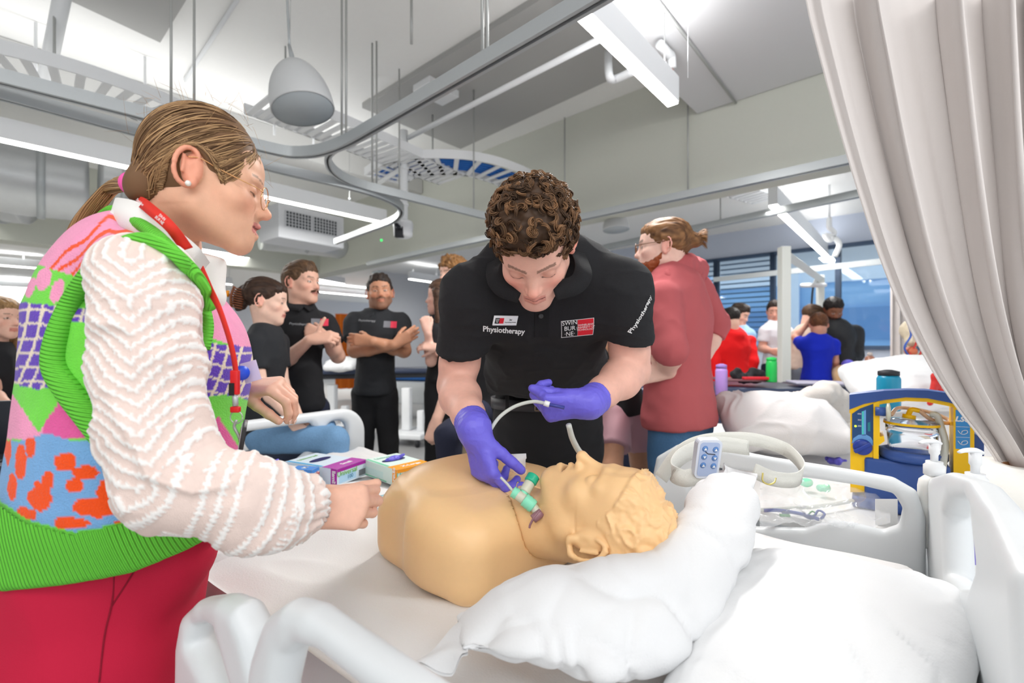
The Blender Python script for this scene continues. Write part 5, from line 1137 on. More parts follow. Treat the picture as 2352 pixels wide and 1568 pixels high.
rs_ = smooth_path(rp, 10); wd_ = np.interp(np.linspace(0, 1, len(rs_)), [0, .2, .5, .75, 1], [0.008, 0.008, 0.010, 0.014, 0.018]); V, F = tubes(rs_, wd_, 12, flat=1.0); g.add(V, F); g.obj('armhole_band', ribm('rib_arm', (116, 224, 70), unit(A(0.25, 0.0, 1)), 1250), WX)
ncp = [(236, 500), (250, 480), (300, 492), (352, 525), (402, 572), (440, 610), (466, 650), (480, 690)]
g = Geo(); npth = np.array([P(*q) for q in ((232, 500, .83), (262, 484, .77), (310, 508, .71), (356, 538, .668), (402, 582, .645), (440, 620, .648), (468, 662, .69), (482, 705, .72))]); V, F = tubes(smooth_path(npth, 10), 0.0092, 12); g.add(V, F); g.obj('neck_band', ribm('rib_neck', (116, 224, 70), unit(A(0.75, 0, -0.6)), 1250), WX)
# blouse: sleeve with raised zigzag rows
sl = Field(0.0028); sj = [(338, 632, 0.655, 0.046), (340, 730, 0.640, 0.055), (346, 860, 0.630, 0.057), (366, 990, 0.622, 0.058), (405, 1085, 0.620, 0.059), (470, 1125, 0.622, 0.054), (570, 1146, 0.640, 0.050), (640, 1160, 0.665, 0.046), (690, 1166, 0.69, 0.037), (704, 1168, 0.70, 0.030)]
sp_ = np.array([P(a, b_, c) for a, b_, c, r in sj]); sr_ = [r for *_, r in sj]; sl.chain(list(sp_), sr_, 0.02)
sl.el(sp_[0] + A(-0.012, 0, 0.0), (0.055, 0.06, 0.055), None, 0.03)
sl.el(P(372, 1120, 0.61), (0.040, 0.045, 0.045), None, 0.04); sl.el(P(600, 1215, 0.65), (0.05, 0.035, 0.022), None, 0.03)
Vs, Fs = sl.build(); Vs = relax(Vs, Fs, 2, .5)
cum = np.r_[0, np.cumsum(np.linalg.norm(np.diff(sp_, axis=0), axis=1))]
# nearest segment parameter
best = np.full(len(Vs), 9e9); sa = np.zeros(len(Vs)); tn = np.zeros(len(Vs)); off_ = np.zeros((len(Vs), 3))
for i in range(len(sp_) - 1):
    a, b_ = sp_[i], sp_[i + 1]; ba = b_ - a; t_ = np.clip((Vs - a) @ ba / (ba @ ba), 0, 1); w_ = Vs - a - t_[:, None] * ba; d = np.linalg.norm(w_, axis=1); m = d < best
    tt_ = unit(ba); sdv = unit(np.cross(A(0, -1, 0), tt_)); best = np.where(m, d, best); sa = np.where(m, cum[i] + t_ * np.linalg.norm(ba), sa); tn = np.where(m, w_ @ sdv, tn)
Ns = vnormals(Vs, Fs); rr_ = 1 - np.abs(vnoise(np.stack([sa * 16 + 2, tn * 22, 0 * sa], 1) + fbm(Vs * 9, 2)[:, None] * 0.6)); 
gth = np.clip((sa - cum[-3]) / 0.05, 0, 1); ang = np.arctan2(Vs[:, 2] - np.interp(sa, cum, sp_[:, 2]), Vs[:, 1] - np.interp(sa, cum, sp_[:, 1]))
Vs = Vs + Ns * (0.010 * (rr_ ** 3 - 0.3) + 0.004 * gth * np.sin(ang * 14))[:, None]
amp = np.interp(sa, [0, cum[3], cum[4], cum[5], cum[-1]], [1.1, 1.1, 0.6, 0.15, 0.1]); ph = sa + amp * np.abs(tn - 0.022 * (sa < cum[4])); sp0 = 0.0180
fr_ = np.abs((ph / sp0) % 1 - 0.5) * 2; wob = 0.16 * np.sign(np.sin(tn * 900 + 2)) * 1.0 + 0.10 * np.sin((sa + tn) * 700)
row = (fr_ + wob * 0.75) < 0.36
Vs = Vs + Ns * (row * 0.0018)[:, None]
cs_ = np.where(row[:, None], c255(250, 246, 242), c255(236, 214, 204)) * (1 + 0.03 * vnoise(Vs * 200)[:, None])
link('sleeve', meshdata('sleeve', Vs, Fs, cs_), mat('sheer_cloth', attr=True, rough=0.9, bump=0.5, bscale=800, sheen=0.2), WX)
g = Field(0.005); g.chain([P(405, 640, 0.95), P(440, 860, 0.99), P(480, 900, 0.96), P(548, 893, 0.93)], [0.065, 0.06, 0.05, 0.030], 0.02); finish(g, 'far_sleeve', mat('sheer_plain', (242, 226, 218), rough=0.9, bump=0.5, bscale=500), WX, fold=0.008, fs=16)
ws = mat('blouse_white', (242, 240, 236), rough=0.85, bump=0.2, bscale=500)
# stand collar and front
g = Geo(); cpn = [P(258, 492, 0.815), P(262, 486, 0.735), P(312, 500, 0.70), P(372, 545, 0.705), P(430, 592, 0.725), P(462, 628, 0.77)]
g.add(*ribbon(cpn, 0.046, 0.004, [A(0.25, 0, 1), A(0.2, 0.2, 1), A(0.35, 0.2, 1), A(0.5, 0.25, .9), A(0.5, .2, .9), A(.4, .2, 1)], 10)); g.obj('collar', ws, WX)
g = Field(0.0035); g.rc(P(330, 540, 0.77), P(440, 600, 0.80), 0.052, 0.046, 0.02); g.rc(P(440, 595, 0.80), P(474, 680, 0.80), 0.040, 0.030, 0.03); g.el(wfr.p((0, 0.0, -0.085)), (0.08, 0.09, 0.045), wfr.R, 0.01, 's'); finish(g, 'blouse_front', ws, WX, relx=2)
# trousers
q = Field(0.0075)
q.rc(P(262, 1250, 0.80), P(236, 1430, 0.80), 0.168, 0.166, 0.03, sq=(fh, 0.86)); q.el(P(425, 1265, 0.78), (0.04, 0.05, 0.05), None, 0.05)
for s_ in (1, -1):
    hp2 = P(236, 1450, 0.80) + WRt * 0.075 * s_; kn = A(hp2[0] + 0.03, hp2[1] + 0.02, 0.48); an = A(hp2[0] + 0.0, hp2[1] + 0.04, 0.09); q.rc(hp2, kn, 0.105, 0.10, 0.03); q.rc(kn, an, 0.10, 0.10, 0.03)
    sf = Field(0.007); sf.rc(A(an[0], an[1], 0.05), A(an[0], an[1], 0.04) + fh * 0.13, 0.045, 0.036, 0.02, clip=[(A(0, 0, 0.002), A(0, 0, -1))]); finish(sf, 'shoe', mat('shoe_white', (225, 225, 225)), WX)
def tp2(V, F):
    N = vnormals(V, F); return V + N * (0.008 * (1 - np.abs(fbm(V * A(9, 9, 3.2) + 7, 2)) - .4))[:, None]
to = finish(q, 'trousers', mat('crimson_twill', (196, 14, 58), rough=0.8, bump=0.35, bscale=900, vary=0.03), WX, relx=2, post=tp2); ttr = bvh(to)
seam = mat('crimson_seam', (140, 8, 40), rough=0.9)
for pts in ([(262, 1310), (258, 1380), (240, 1460), (228, 1566)], [(338, 1262), (300, 1325), (256, 1392)]): Geo().add(*tube([on_v(a, b_, ttr, .62, 0.0005) for a, b_ in pts], 0.0012, 5)).obj('seam', seam, WX)
# hair drawn back to a ponytail
cenH = A(0, -0.010, 0.036); axH = A(0.082, 0.096, 0.104); TIE = A(0.0, -0.098, -0.034)
hf = Field(0.003); m_ = lambda c, r, kk=0.01, mode='u': hf.el(wfr.p(c), np.array(r) * wfr.k, wfr.R, kk, mode)
m_(cenH, axH - 0.001, 0); m_((0, -0.085, -0.035), (0.036, 0.030, 0.034), 0.03); m_((0, 0.105, -0.050), (0.080, 0.072, 0.106), 0.012, 's')
for sg in (-1, 1): m_((sg * 0.092, 0.012, -0.040), (0.034, 0.048, 0.058), 0.01, 's'); m_((sg * 0.088, -0.012, -0.004), (0.032, 0.026, 0.036), 0.006, 's')
m_((0, -0.06, -0.125), (0.1, 0.10, 0.06), 0.01, 's')
Vc, Fc = hf.build(); g = Geo(); g.add(relax(Vc, Fc, 1), Fc, c255(118, 88, 62))
hl = [(0.0, 0.082, 0.078), (0.030, 0.078, 0.074), (0.052, 0.062, 0.062), (0.064, 0.046, 0.042), (0.070, 0.030, 0.020), (0.077, 0.008, 0.036), (0.080, -0.022, 0.036), (0.079, -0.046, 0.0), (0.070, -0.052, -0.035), (0.050, -0.062, -0.070), (0.0, -0.075, -0.088)]
hl = np.array(hl); M = 17
def hs(i):
    side = 1 if rng.random() < 0.72 else -1; u = rng.random() ** 0.85 if rng.random() < 0.65 else rng.uniform(0.6, 1.0)
    st = A(*[np.interp(u, np.linspace(0, 1, len(hl)), hl[:, c]) for c in range(3)]); 
    if rng.random() < 0.50 and u < 0.6: back = rng.random(); st = st * (1 - back) + A(0.004, -0.07, 0.10) * back   # starts along the parting too
    st = st * A(side, 1, 1); t = np.linspace(0, 1, M)[:, None]; a = (st - cenH) / axH; a /= np.linalg.norm(a); e = (TIE + A(rng.normal(0, .007), 0, rng.normal(0, .009)) - cenH) / axH; le = np.linalg.norm(e); e = e / le
    om = math.acos(np.clip(a @ e, -1, 1)); q = (np.sin((1 - t) * om) * a + np.sin(t * om) * e) / math.sin(om)
    lift = 1.0 + 0.006 + 0.022 * np.sin(t * 3.14) * rng.uniform(0.2, 1) + (le - 1) * np.clip((t - .75) / .25, 0, 1); sag = A(0, 0, -0.10) * np.sin(t * 3.14) * (0.6 if st[2] > 0.02 else 0.1)
    q = q + sag; q /= np.linalg.norm(q, axis=1, keepdims=True); w3_ = cenH + q * axH; zm = 0.038 - ((w3_[:, 1] + 0.010) / 0.040) ** 2 * 0.045; w3_[:, 2] = np.where((w3_[:, 1] > -0.055) & (w3_[:, 1] < 0.045) & (st[2] > 0.0), np.maximum(w3_[:, 2], zm + 0.004 * st[1]), w3_[:, 2]); q = (w3_ - cenH) / axH; q /= np.linalg.norm(q, axis=1, keepdims=True); return wfr.p(((cenH + q * axH * lift)).T).T if False else wfr.o + wfr.k * ((cenH + q * axH * lift) @ wfr.R.T)
V, F, cc = strands(2200, M, hs, 0.00100, 3, ((98, 70, 48), (206, 166, 120)), 0.0005); g.add(V, F, cc)
tie = wfr.p(TIE); tail = [tie, P(262, 428, .84), P(220, 470, .83), P(182, 522, .82), P(150, 590, .81)]
tpth = smooth_path(tail, 6); wdt = np.interp(np.linspace(0, 1, len(tpth)), [0, .25, .6, 1], [0.011, 0.024, 0.026, 0.012])
def ts(i):
    a = rng.uniform(0, 6.28); r = math.sqrt(rng.random()); ph = rng.uniform(0, 6.28); t = np.linspace(0, 1, len(tpth))
    return tpth + np.outer(wdt * r * math.cos(a), A(0.75, 0, 0.65)) + np.outer(wdt * r * math.sin(a) * .7, A(0, 1, 0)) + np.outer(0.003 * np.sin(t * 5 + ph), A(0.7, 0, 0.7))
V, F, cc = strands(650, len(tpth), ts, 0.0011, 3, ((120, 84, 54), (216, 172, 120)), 0.0004); g.add(V, F, cc)
def fz(i):
    u = rng.normal(size=3); u[2] = abs(u[2]); a = u / np.linalg.norm(u); t = np.linspace(0, 1, 8)[:, None]; d = rng.normal(size=3) * 0.02; return wfr.o + ((cenH + a * axH * (1.02 + t * 0.06) + d * t ** 2) @ wfr.R.T)
V, F, cc = strands(90, 8, fz, 0.00022, 3, ((150, 110, 75), (220, 180, 130)), 0.0002); g.add(V, F, cc)
g.obj('ponytail_hair', MHAIR, WX)
ta = unit(tpth[2] - tpth[0]); 
for k in range(3): c = tie + ta * (0.002 + 0.006 * k); n1 = unit(np.cross(ta, UP)); n2 = np.cross(ta, n1); Geo().add(*tubes(np.array([c + 0.0155 * (n1 * math.cos(a) + n2 * math.sin(a)) for a in np.linspace(0, 6.3, 24)]), 0.0042, 8)).obj('hair_tie', mat('pink_elastic', (244, 98, 176), rough=0.7), WX)
# glasses, earring, lanyard
gm = mat('gold_wire', (222, 170, 120), rough=0.25, metal=0.9); gl = thing('glasses', 'thin gold framed glasses worn by the person in the vest', 'glasses', tuple(wfr.p((0, .1, 0))))
for sg in (-1, 1):
    lp = [wfr.p((sg * (0.033 + 0.0225 * math.cos(a)), 0.106 - 0.010 * (math.cos(a) * .5 + .5), -0.010 + 0.0205 * math.sin(a) + 0.001)) for a in np.linspace(0, 2 * math.pi, 28)]
    rim = Geo().add(*tubes(np.array(lp), 0.0009, 6)).obj('rim', gm, gl); ctr_ = sum(lp[:-1]) / 27; Vl = np.vstack([lp[:-1], [ctr_ + wfr.R[:, 1] * 0.001]]); i = np.arange(27)
    Geo().add(Vl, np.stack([i, (i + 1) % 27, np.full(27, 27)], -1)).obj('lens', mat('lens_clear', (250, 250, 252), rough=0.02, alpha=0.10, spec=0.6), gl)
    Geo().add(*tube([wfr.p((sg * 0.056, 0.098, -0.004)), wfr.p((sg * 0.066, 0.085, -0.001)), wfr.p((sg * 0.074, 0.030, 0.010)), wfr.p((sg * 0.079, 0.0, 0.018)), wfr.p((sg * 0.083, -0.018, 0.014))], 0.0010, 6)).obj('temple_arm', gm, gl)
Geo().add(*tube([wfr.p((-0.011, 0.106, -0.004)), wfr.p((0, 0.109, -0.001)), wfr.p((0.011, 0.106, -0.004))], 0.0009, 6)).obj('bridge', gm, gl)
ear_ = wfr.p((0.0865, -0.009, -0.032)); er = tag(Geo().add(*lathe([(0, -0.0045), (0.003, -0.0034), (0.0045, 0), (0.003, 0.0034), (0, 0.0045)], ear_ + A(.001, -.003, 0), 16)).obj('pearl_earring', mat('pearl', (246, 240, 232), rough=0.15, coat=0.5), WX))
ly = thing('lanyard', 'red lanyard with card reel and badge holder worn over the knitted vest', 'lanyard', tuple(P(545, 900, .74)))
M_ly = mat('lanyard_red', (226, 48, 34), rough=0.7, bump=0.3, bscale=900)
Geo().add(*ribbon([P(300, 478, .80), P(318, 462, .725), P(352, 486, .668), P(392, 522, .655), P(430, 572, .68)], 0.016, 0.0012, [A(0.7, 0, 1), A(0.7, 0, .9), A(0.9, 0, .6), A(0.9, 0, .6), A(.9, 0, .6)], 8)).obj('neck_strap', M_ly, ly)
lx = unit(P(392, 522, .655) - P(352, 486, .668)); lu = unit(A(0.9, 0, .6)); ln_ = unit(np.cross(lx, lu))
if ln_[1] > 0: ln_ = -ln_
lu2 = np.cross(ln_, lx)
text_part('strap_text', 'SWIN\nBUR·NE', 0.006, P(372, 504, .658) + ln_ * 0.002, lx, lu2, M_white_print, ly, 0.0001); text_part('strap_text', 'Swinburne', 0.006, P(330, 470, .70) + ln_ * 0.004, lx, lu2, M_white_print, ly, 0.0001)
Geo().add(*ribbon([P(462, 618, .735), P(484, 668, .70), P(505, 712, .685), P(530, 790, .69), P(541, 850, .70), P(540, 905, .705)], 0.013, 0.0012, A(0.8, -0.5, 0.1), 8)).obj('front_strap', M_ly, ly)
s_ = .705 / FPX
Geo().add(*box((-9 * s_, -0.004, -28 * s_), (9 * s_, 0.004, 28 * s_), o=P(540, 878, .70), bev=0.002)).obj('breakaway_clip', mat('clip_red', (214, 30, 34), rough=0.4), ly)
Geo().add(*box((-6 * s_, -0.005, -14 * s_), (6 * s_, -0.0042, 14 * s_), o=P(536, 893, .70))).obj('clip_label', mat('label_black', (24, 24, 26)), ly, False)
Geo().add(*tube([P(540, 905, .70), P(541, 932, .70)], 0.004, 10, smooth=False)).obj('metal_crimp', M_alu, ly); Geo().add(*box((-10 * s_, -0.004, -7 * s_), (10 * s_, 0.004, 7 * s_), o=P(541, 940, .70), bev=0.002)).obj('strap_end', mat('clip_red'), ly)
Geo().add(*tubes(np.array([P(543 + 14 * math.cos(a), 958 + 14 * math.sin(a), .70) for a in np.linspace(0, 6.3, 22)]), 0.0008, 6)).obj('key_ring', M_rod, ly); Geo().add(*tube([P(543, 965, .70), P(538, 980, .70), P(546, 996, .70), P(552, 1010, .70)], 0.0022, 8)).obj('hook', M_rod, ly)
Rb = np.stack([unit(A(.35, -.93, 0)), unit(A(.93, .35, 0)), UP], 1); hx = P(556, 1017, .70)
tl = unit(A(0.16, 0, 1)); Rb = np.stack([unit(A(.45, -.85, -.07)), np.cross(tl, unit(A(.45, -.85, -.07))), tl], 1)
hb2 = Geo().add(*box((-0.027, -0.003, -0.030), (0.027, 0.003, 0.030), R=Rb, o=hx, bev=0.001)).obj('badge_holder', mat('holder_black', (36, 34, 36), rough=0.3), ly)
fc = -1 if Rb[1, 1] > 0 else 1
Geo().add(*box((-0.018, fc * 0.0032, -0.027), (0.022, fc * 0.0040, 0.027), R=Rb, o=hx)).obj('badge_card', mat('card_white', (214, 214, 222), rough=0.3), hb2, False); Geo().add(*box((-0.008, fc * 0.0041, 0.004), (0.012, fc * 0.0048, 0.022), R=Rb, o=hx)).obj('card_photo', mat('card_photo', (120, 80, 50)), hb2, False)
Geo().add(*lathe([(0, 0), (0.011, 0), (0.011, 0.006), (0, 0.006)], P(553, 856, .72), 18, axis=(0.8, -0.6, 0))).obj('card_reel', mat('reel_blue', (44, 84, 220), rough=0.35), ly)
Geo().add(*box((-0.012, -0.001, -0.016), (0.012, 0.001, 0.016), R=np.stack([unit(A(1, .2, .3)), A(-.2, 1, 0), unit(A(-.3, 0, 1))], 1), o=P(576, 853, .735), bev=0.0005)).obj('reel_card', mat('card_lilac', (196, 184, 214), rough=0.25), ly)
# ================================================================ PEOPLE FURTHER BACK
def mk(d, legs=True, **kw):
    J = {k_: P(v[0], v[1], d + (v[2] if len(v) > 2 else 0)) for k_, v in kw.items()}
    right = unit((J['sr'] - J['sl']) * A(1, 1, 0)); pl_ = J['pel']
    for s_, sg in (('l', -1), ('r', 1)):
        J.setdefault('h' + s_, pl_ + right * 0.075 * sg - UP * 0.04)
        J.setdefault('k' + s_, A(J['h' + s_][0], J['h' + s_][1], 0.50) + right * 0.02 * sg); J.setdefault('a' + s_, A(J['k' + s_][0], J['k' + s_][1] + 0.02, 0.09) + right * 0.01 * sg)
    return J
navy = clothm('navy_cloth', (34, 38, 58)); blk = clothm('black_cloth', (30, 30, 33)); blk2 = clothm('charcoal_cloth', (38, 40, 44)); khaki = clothm('khaki_cloth', (150, 134, 112)); denim = clothm('blue_denim', (70, 110, 150), bump=0.7, vary=0.15, bs=120); denim2 = clothm('light_denim', (112, 152, 190), bump=0.7, vary=0.12, bs=120)
BRN = ((52, 38, 28), (100, 74, 54)); DRK = ((30, 24, 22), (60, 48, 40))
def polo_marks(fr, t, so, J):
    tr_ = bvh(so)
    def at(px_, py_):
        o = Vector((0, 0, CZ)); d = (Vector(P(px_, py_, 1.0)) - o).normalized(); r = tr_.ray_cast(o, d); return np.array(r[0]) if r[0] is not None else None
    for kind_, px_, py_, xd, w_ in J['marks']:
        c = at(px_, py_)
        if c is None: continue
        if kind_ == 't': text_part('chest_text', 'Physiotherapy', 0.020 * w_, c, xd, UP, mat('print_grey', (170, 172, 176), rough=0.7), t, 0.0002, wrap=(tr_, 0.003))
        else:
            patch_on('logo_grey', tr_, c - unit(xd) * 0.019, xd, UP, (0.038, 0.042), mat('logo_grey', (120, 122, 128), rough=0.8), t, off=0.003); patch_on('logo_red', tr_, c + unit(xd) * 0.020, xd, UP, (0.038, 0.042), mat('logo_pinkred', (220, 60, 84), rough=0.8), t, off=0.003)
# seated woman with hair clip
J = mk(2.3, head=(612, 692), neck=(612, 755), sl=(640, 786, .14), sr=(582, 790, -.10), el=(650, 880, .1), er=(600, 885, -.12), wl=(690, 962, -.05), wr=(664, 958, -.12), pel=(600, 985), hl=(612, 1000, .1), hr=(604, 1005, -.05), kl=(740, 985, -.02), kr=(770, 1010, -.12))
J['al'] = A(J['kl'][0] - .02, J['kl'][1] + .05, .1); J['ar'] = A(J['kr'][0], J['kr'][1] + .05, .1)
def clip_x(fr, t, so, J):
    g = Geo()
    for i in range(9):
        z_ = 0.05 - 0.012 * i; g.add(*tube([fr.p((0.012, -0.150, z_)), fr.p((0.030, -0.155, z_ - .004)), fr.p((0.038, -0.125, z_ - .008)), fr.p((0.034, -0.10, z_ - .010))], 0.0032, 6, n=3))
    g.add(*tube([fr.p((0.02, -0.155, 0.055)), fr.p((0.022, -0.162, 0.0)), fr.p((0.02, -0.155, -0.055))], 0.006, 8)); g.obj('hair_clip', mat('tortoise_clip', (120, 64, 30), rough=0.25, vary=0.4, bscale=60), t)
    Geo().add(*lathe([(0, 0), (0.016, 0.002), (0.016, 0.012), (0, 0.014)], fr.p((0.02, -0.172, 0.012)), 14, axis=fr.d((0, -1, 0)))).obj('clip_grip', mat('amber', (226, 140, 20), rough=0.2), t)
    c = fr.p((0.083, -0.008, -0.035)); Geo().add(*tubes(np.array([c + 0.007 * (fr.d((0, 1, 0)) * math.cos(a) + fr.d((0, 0, 1)) * math.sin(a)) for a in np.linspace(0, 6.3, 16)]), 0.001, 5)).obj('hoop_earring', gm, t)
    tr_ = BVHTree.FromPolygons([v.co.copy() for v in t.children[0].data.vertices], [p_.vertices[:] for p_ in t.children[0].data.polygons]) if t.children else None
figure('seated person with dark hair in a claw clip, black t-shirt and jeans', J, A(0.93, 0.25, -0.12), 1.66, False, (236, 196, 176), hair_cap('clip', ((38, 26, 20), (72, 52, 40))), (blk2, 't_shirt'), (denim2, 'jeans'), None, h=0.0052, extra=clip_x, bulk=.92)
# mustached man
J = mk(2.75, head=(694, 650), neck=(690, 708), sl=(748, 742, .10), sr=(648, 742, -.04), el=(776, 818, .05), er=(640, 842, -.10), wl=(748, 772, -.10), wr=(712, 780, -.22), pel=(700, 925), hl=(722, 940, .03), hr=(676, 940, -.03))
J['marks'] = [('t', 688, 744, A(1, .15, -0.05), 1.0), ('l', 736, 740, A(1, .2, 0.05), 1.0)]
def stache(fr, t, so, J):
    g = Geo()
    V, F, cc = strands(160, 5, lambda i: (lambda s_, u: np.array([fr.p((s_ * (0.004 + 0.024 * u + 0.004 * q), 0.101 - 0.012 * u + .003 * math.sin(q * 3), -0.046 - 0.004 * u - 0.010 * q)) for q in np.linspace(0, 1, 5)]))(rng.choice([-1, 1]), rng.random()), 0.0011, 3, ((60, 40, 28), (110, 76, 50)), 0.0012); g.add(V, F, cc); g.obj('mustache', MHAIR, t); polo_marks(fr, t, so, J)
figure('person with brown mullet and mustache in a black polo standing with clasped hands', J, A(0.90, -0.32, 0.02), 1.84, True, (226, 178, 156), hair_cap('mullet', ((58, 42, 30), (112, 84, 60))), (blk, 'polo_shirt'), (navy, 'shorts'), (40, 40, 44), h=0.0056, extra=stache,
       hands=dict(l=dict(dir=unit(A(-.8, -.1, .3)), back=unit(A(.1, -.9, .2)), curl=((55, 50, 30),) * 4), r=dict(dir=unit(A(.9, .1, .15)), back=unit(A(0, -.8, .5)), curl=((50, 55, 30),) * 4, thumb=(60, -30, 10))))
# man with crossed arms
J = mk(3.06, head=(873, 672), neck=(864, 722), sl=(918, 742, .03), sr=(815, 742, -.02), el=(928, 805, -.06), er=(815, 805, -.10), wl=(856, 784, -.27), wr=(905, 792, -.22), pel=(862, 890), hl=(884, 905), hr=(838, 905), kl=(893, 1012), kr=(835, 1012))
J['al'] = A(J['kl'][0], J['kl'][1] + .02, .09); J['ar'] = A(J['kr'][0], J['kr'][1] + .02, .09)
J['marks'] = [('t', 842, 736, A(1, 0, -0.05), 1.0), ('l', 897, 745, A(1, .1, -0.03), 1.1)]
figure('person with cropped dark hair and stubble in a black polo with crossed arms', J, A(0.28, -0.96, 0.06), 1.80, True, (196, 142, 112), hair_cap('buzz', DRK), (blk2, 'polo_shirt'), (blk, 'trousers'), (30, 30, 32), h=0.0056, beard=((70, 52, 44), 0.55, 0), extra=polo_marks, bulk=1.12, head_up=A(-.08, 0, 1),
       hands=dict(l=dict(dir=unit(A(-.95, .05, .1)), back=unit(A(0, -1, .1)), curl=((25, 30, 25),) * 4), r=dict(dir=unit(A(.8, .1, .5)), back=unit(A(.3, -.9, 0)), curl=((25, 30, 20),) * 4)))
# long haired woman with raised fist
J = mk(3.0, head=(1016, 682), neck=(1022, 735), sl=(1002, 765, -.08), sr=(1046, 765, .10), el=(990, 830, -.12), er=(1052, 840, .1), wl=(983, 765, -.2), wr=(1010, 800, -.2), pel=(1015, 870), hl=(1003, 885), hr=(1030, 885))
figure('person with long straight brown hair in black raising a fist', J, A(-0.95, 0.1, 0.02), 1.72, False, (232, 186, 168), hair_cap('long', ((52, 36, 28), (96, 70, 54))), (blk, 't_shirt'), (blk, 'trousers'), (28, 28, 30), h=0.0059,
       hands=dict(l=dict(dir=unit(A(-.2, 0, 1)), back=unit(A(.3, -.9, 0)), curl=((80, 85, 50),) * 4), r=dict(dir=unit(A(-1, 0, .2)), back=unit(A(0, -.8, .5)))))
J = mk(3.35, head=(1041, 632), neck=(1043, 690), sl=(1010, 720), sr=(1080, 722), el=(1000, 800), er=(1090, 805), wl=(1005, 880, -.1), wr=(1080, 885, -.1), pel=(1035, 880), hl=(1020, 895), hr=(1052, 895))
figure('tall person with curly ginger brown hair standing behind the long haired one', J, A(-0.6, -0.75, -.05), 1.90, True, 'fair', hair_cap('curly', ((86, 58, 34), (160, 116, 70))), (blk2, 't_shirt'), (khaki, 'trousers'), (40, 38, 36), h=0.0068)
J = mk(2.45, head=(1170, 640, .15), neck=(1150, 690, .1), sl=(1075, 735), sr=(1190, 735, .1), el=(1050, 850, -.02), er=(1230, 840, .1), wl=(1004, 962, -.12), wr=(1200, 940), pel=(1120, 930, .1), hl=(1095, 950), hr=(1150, 955, .1), kl=(1030, 1000, -.25), kr=(1190, 1010, -.1))
J['al'] = A(J['kl'][0] + .03, J['kl'][1] + .12, .1); J['ar'] = A(J['kr'][0], J['kr'][1] + .05, .1)
figure('person in black t-shirt and navy trousers resting a fist on one knee', J, A(-0.5, -0.8, -.1), 1.76, True, 'fair', hair_cap('short', BRN), (blk, 't_shirt'), (navy, 'trousers'), (30, 30, 30), h=0.0072,
       hands=dict(l=dict(dir=unit(A(-.3, -.2, -1)), back=unit(A(-.4, -.9, .1)), curl=((70, 75, 45),) * 4)))
# person behind on the right: black shirt, pink shorts
J = mk(2.35, head=(1392, 640, .1), neck=(1400, 700, .05), sl=(1470, 745, .05), sr=(1372, 745, -.02), el=(1474, 840, .05), er=(1372, 850, -.05), wl=(1425, 828, -.2), wr=(1400, 812, -.22), pel=(1428, 935), hl=(1455, 955, .03), hr=(1405, 955, -.03), kl=(1470, 1060, .1), kr=(1405, 1080, -.2))
J['al'] = A(J['kl'][0] + .05, J['kl'][1] + .1, .1); J['ar'] = A(J['kr'][0] - .02, J['kr'][1] + .15, .1)
def watch(fr, t, so, J):
    d = unit(J['wr'] - J['er']); Geo().add(*tubes(np.array([J['wr'] - d * .005, J['wr'] + d * .018]), 0.030, 16)).obj('smart_watch', mat('watch_black', (24, 24, 28)), t)
figure('person in black shirt and pink shorts standing behind the hooded person', J, A(-0.3, -0.9, -.2), 1.72, False, (202, 150, 120), hair_cap('short', DRK), (blk, 't_shirt'), (clothm('pink_satin', (206, 160, 170), rough=0.5), 'shorts'), (230, 230, 230), h=0.0068, shorts=True, extra=watch,
       hands=dict(l=dict(dir=unit(A(-.5, -.1, .8)), back=unit(A(.2, -.9, .2))), r=dict(dir=unit(A(.1, -.1, 1)), back=unit(A(-.3, -.9, .0)))))
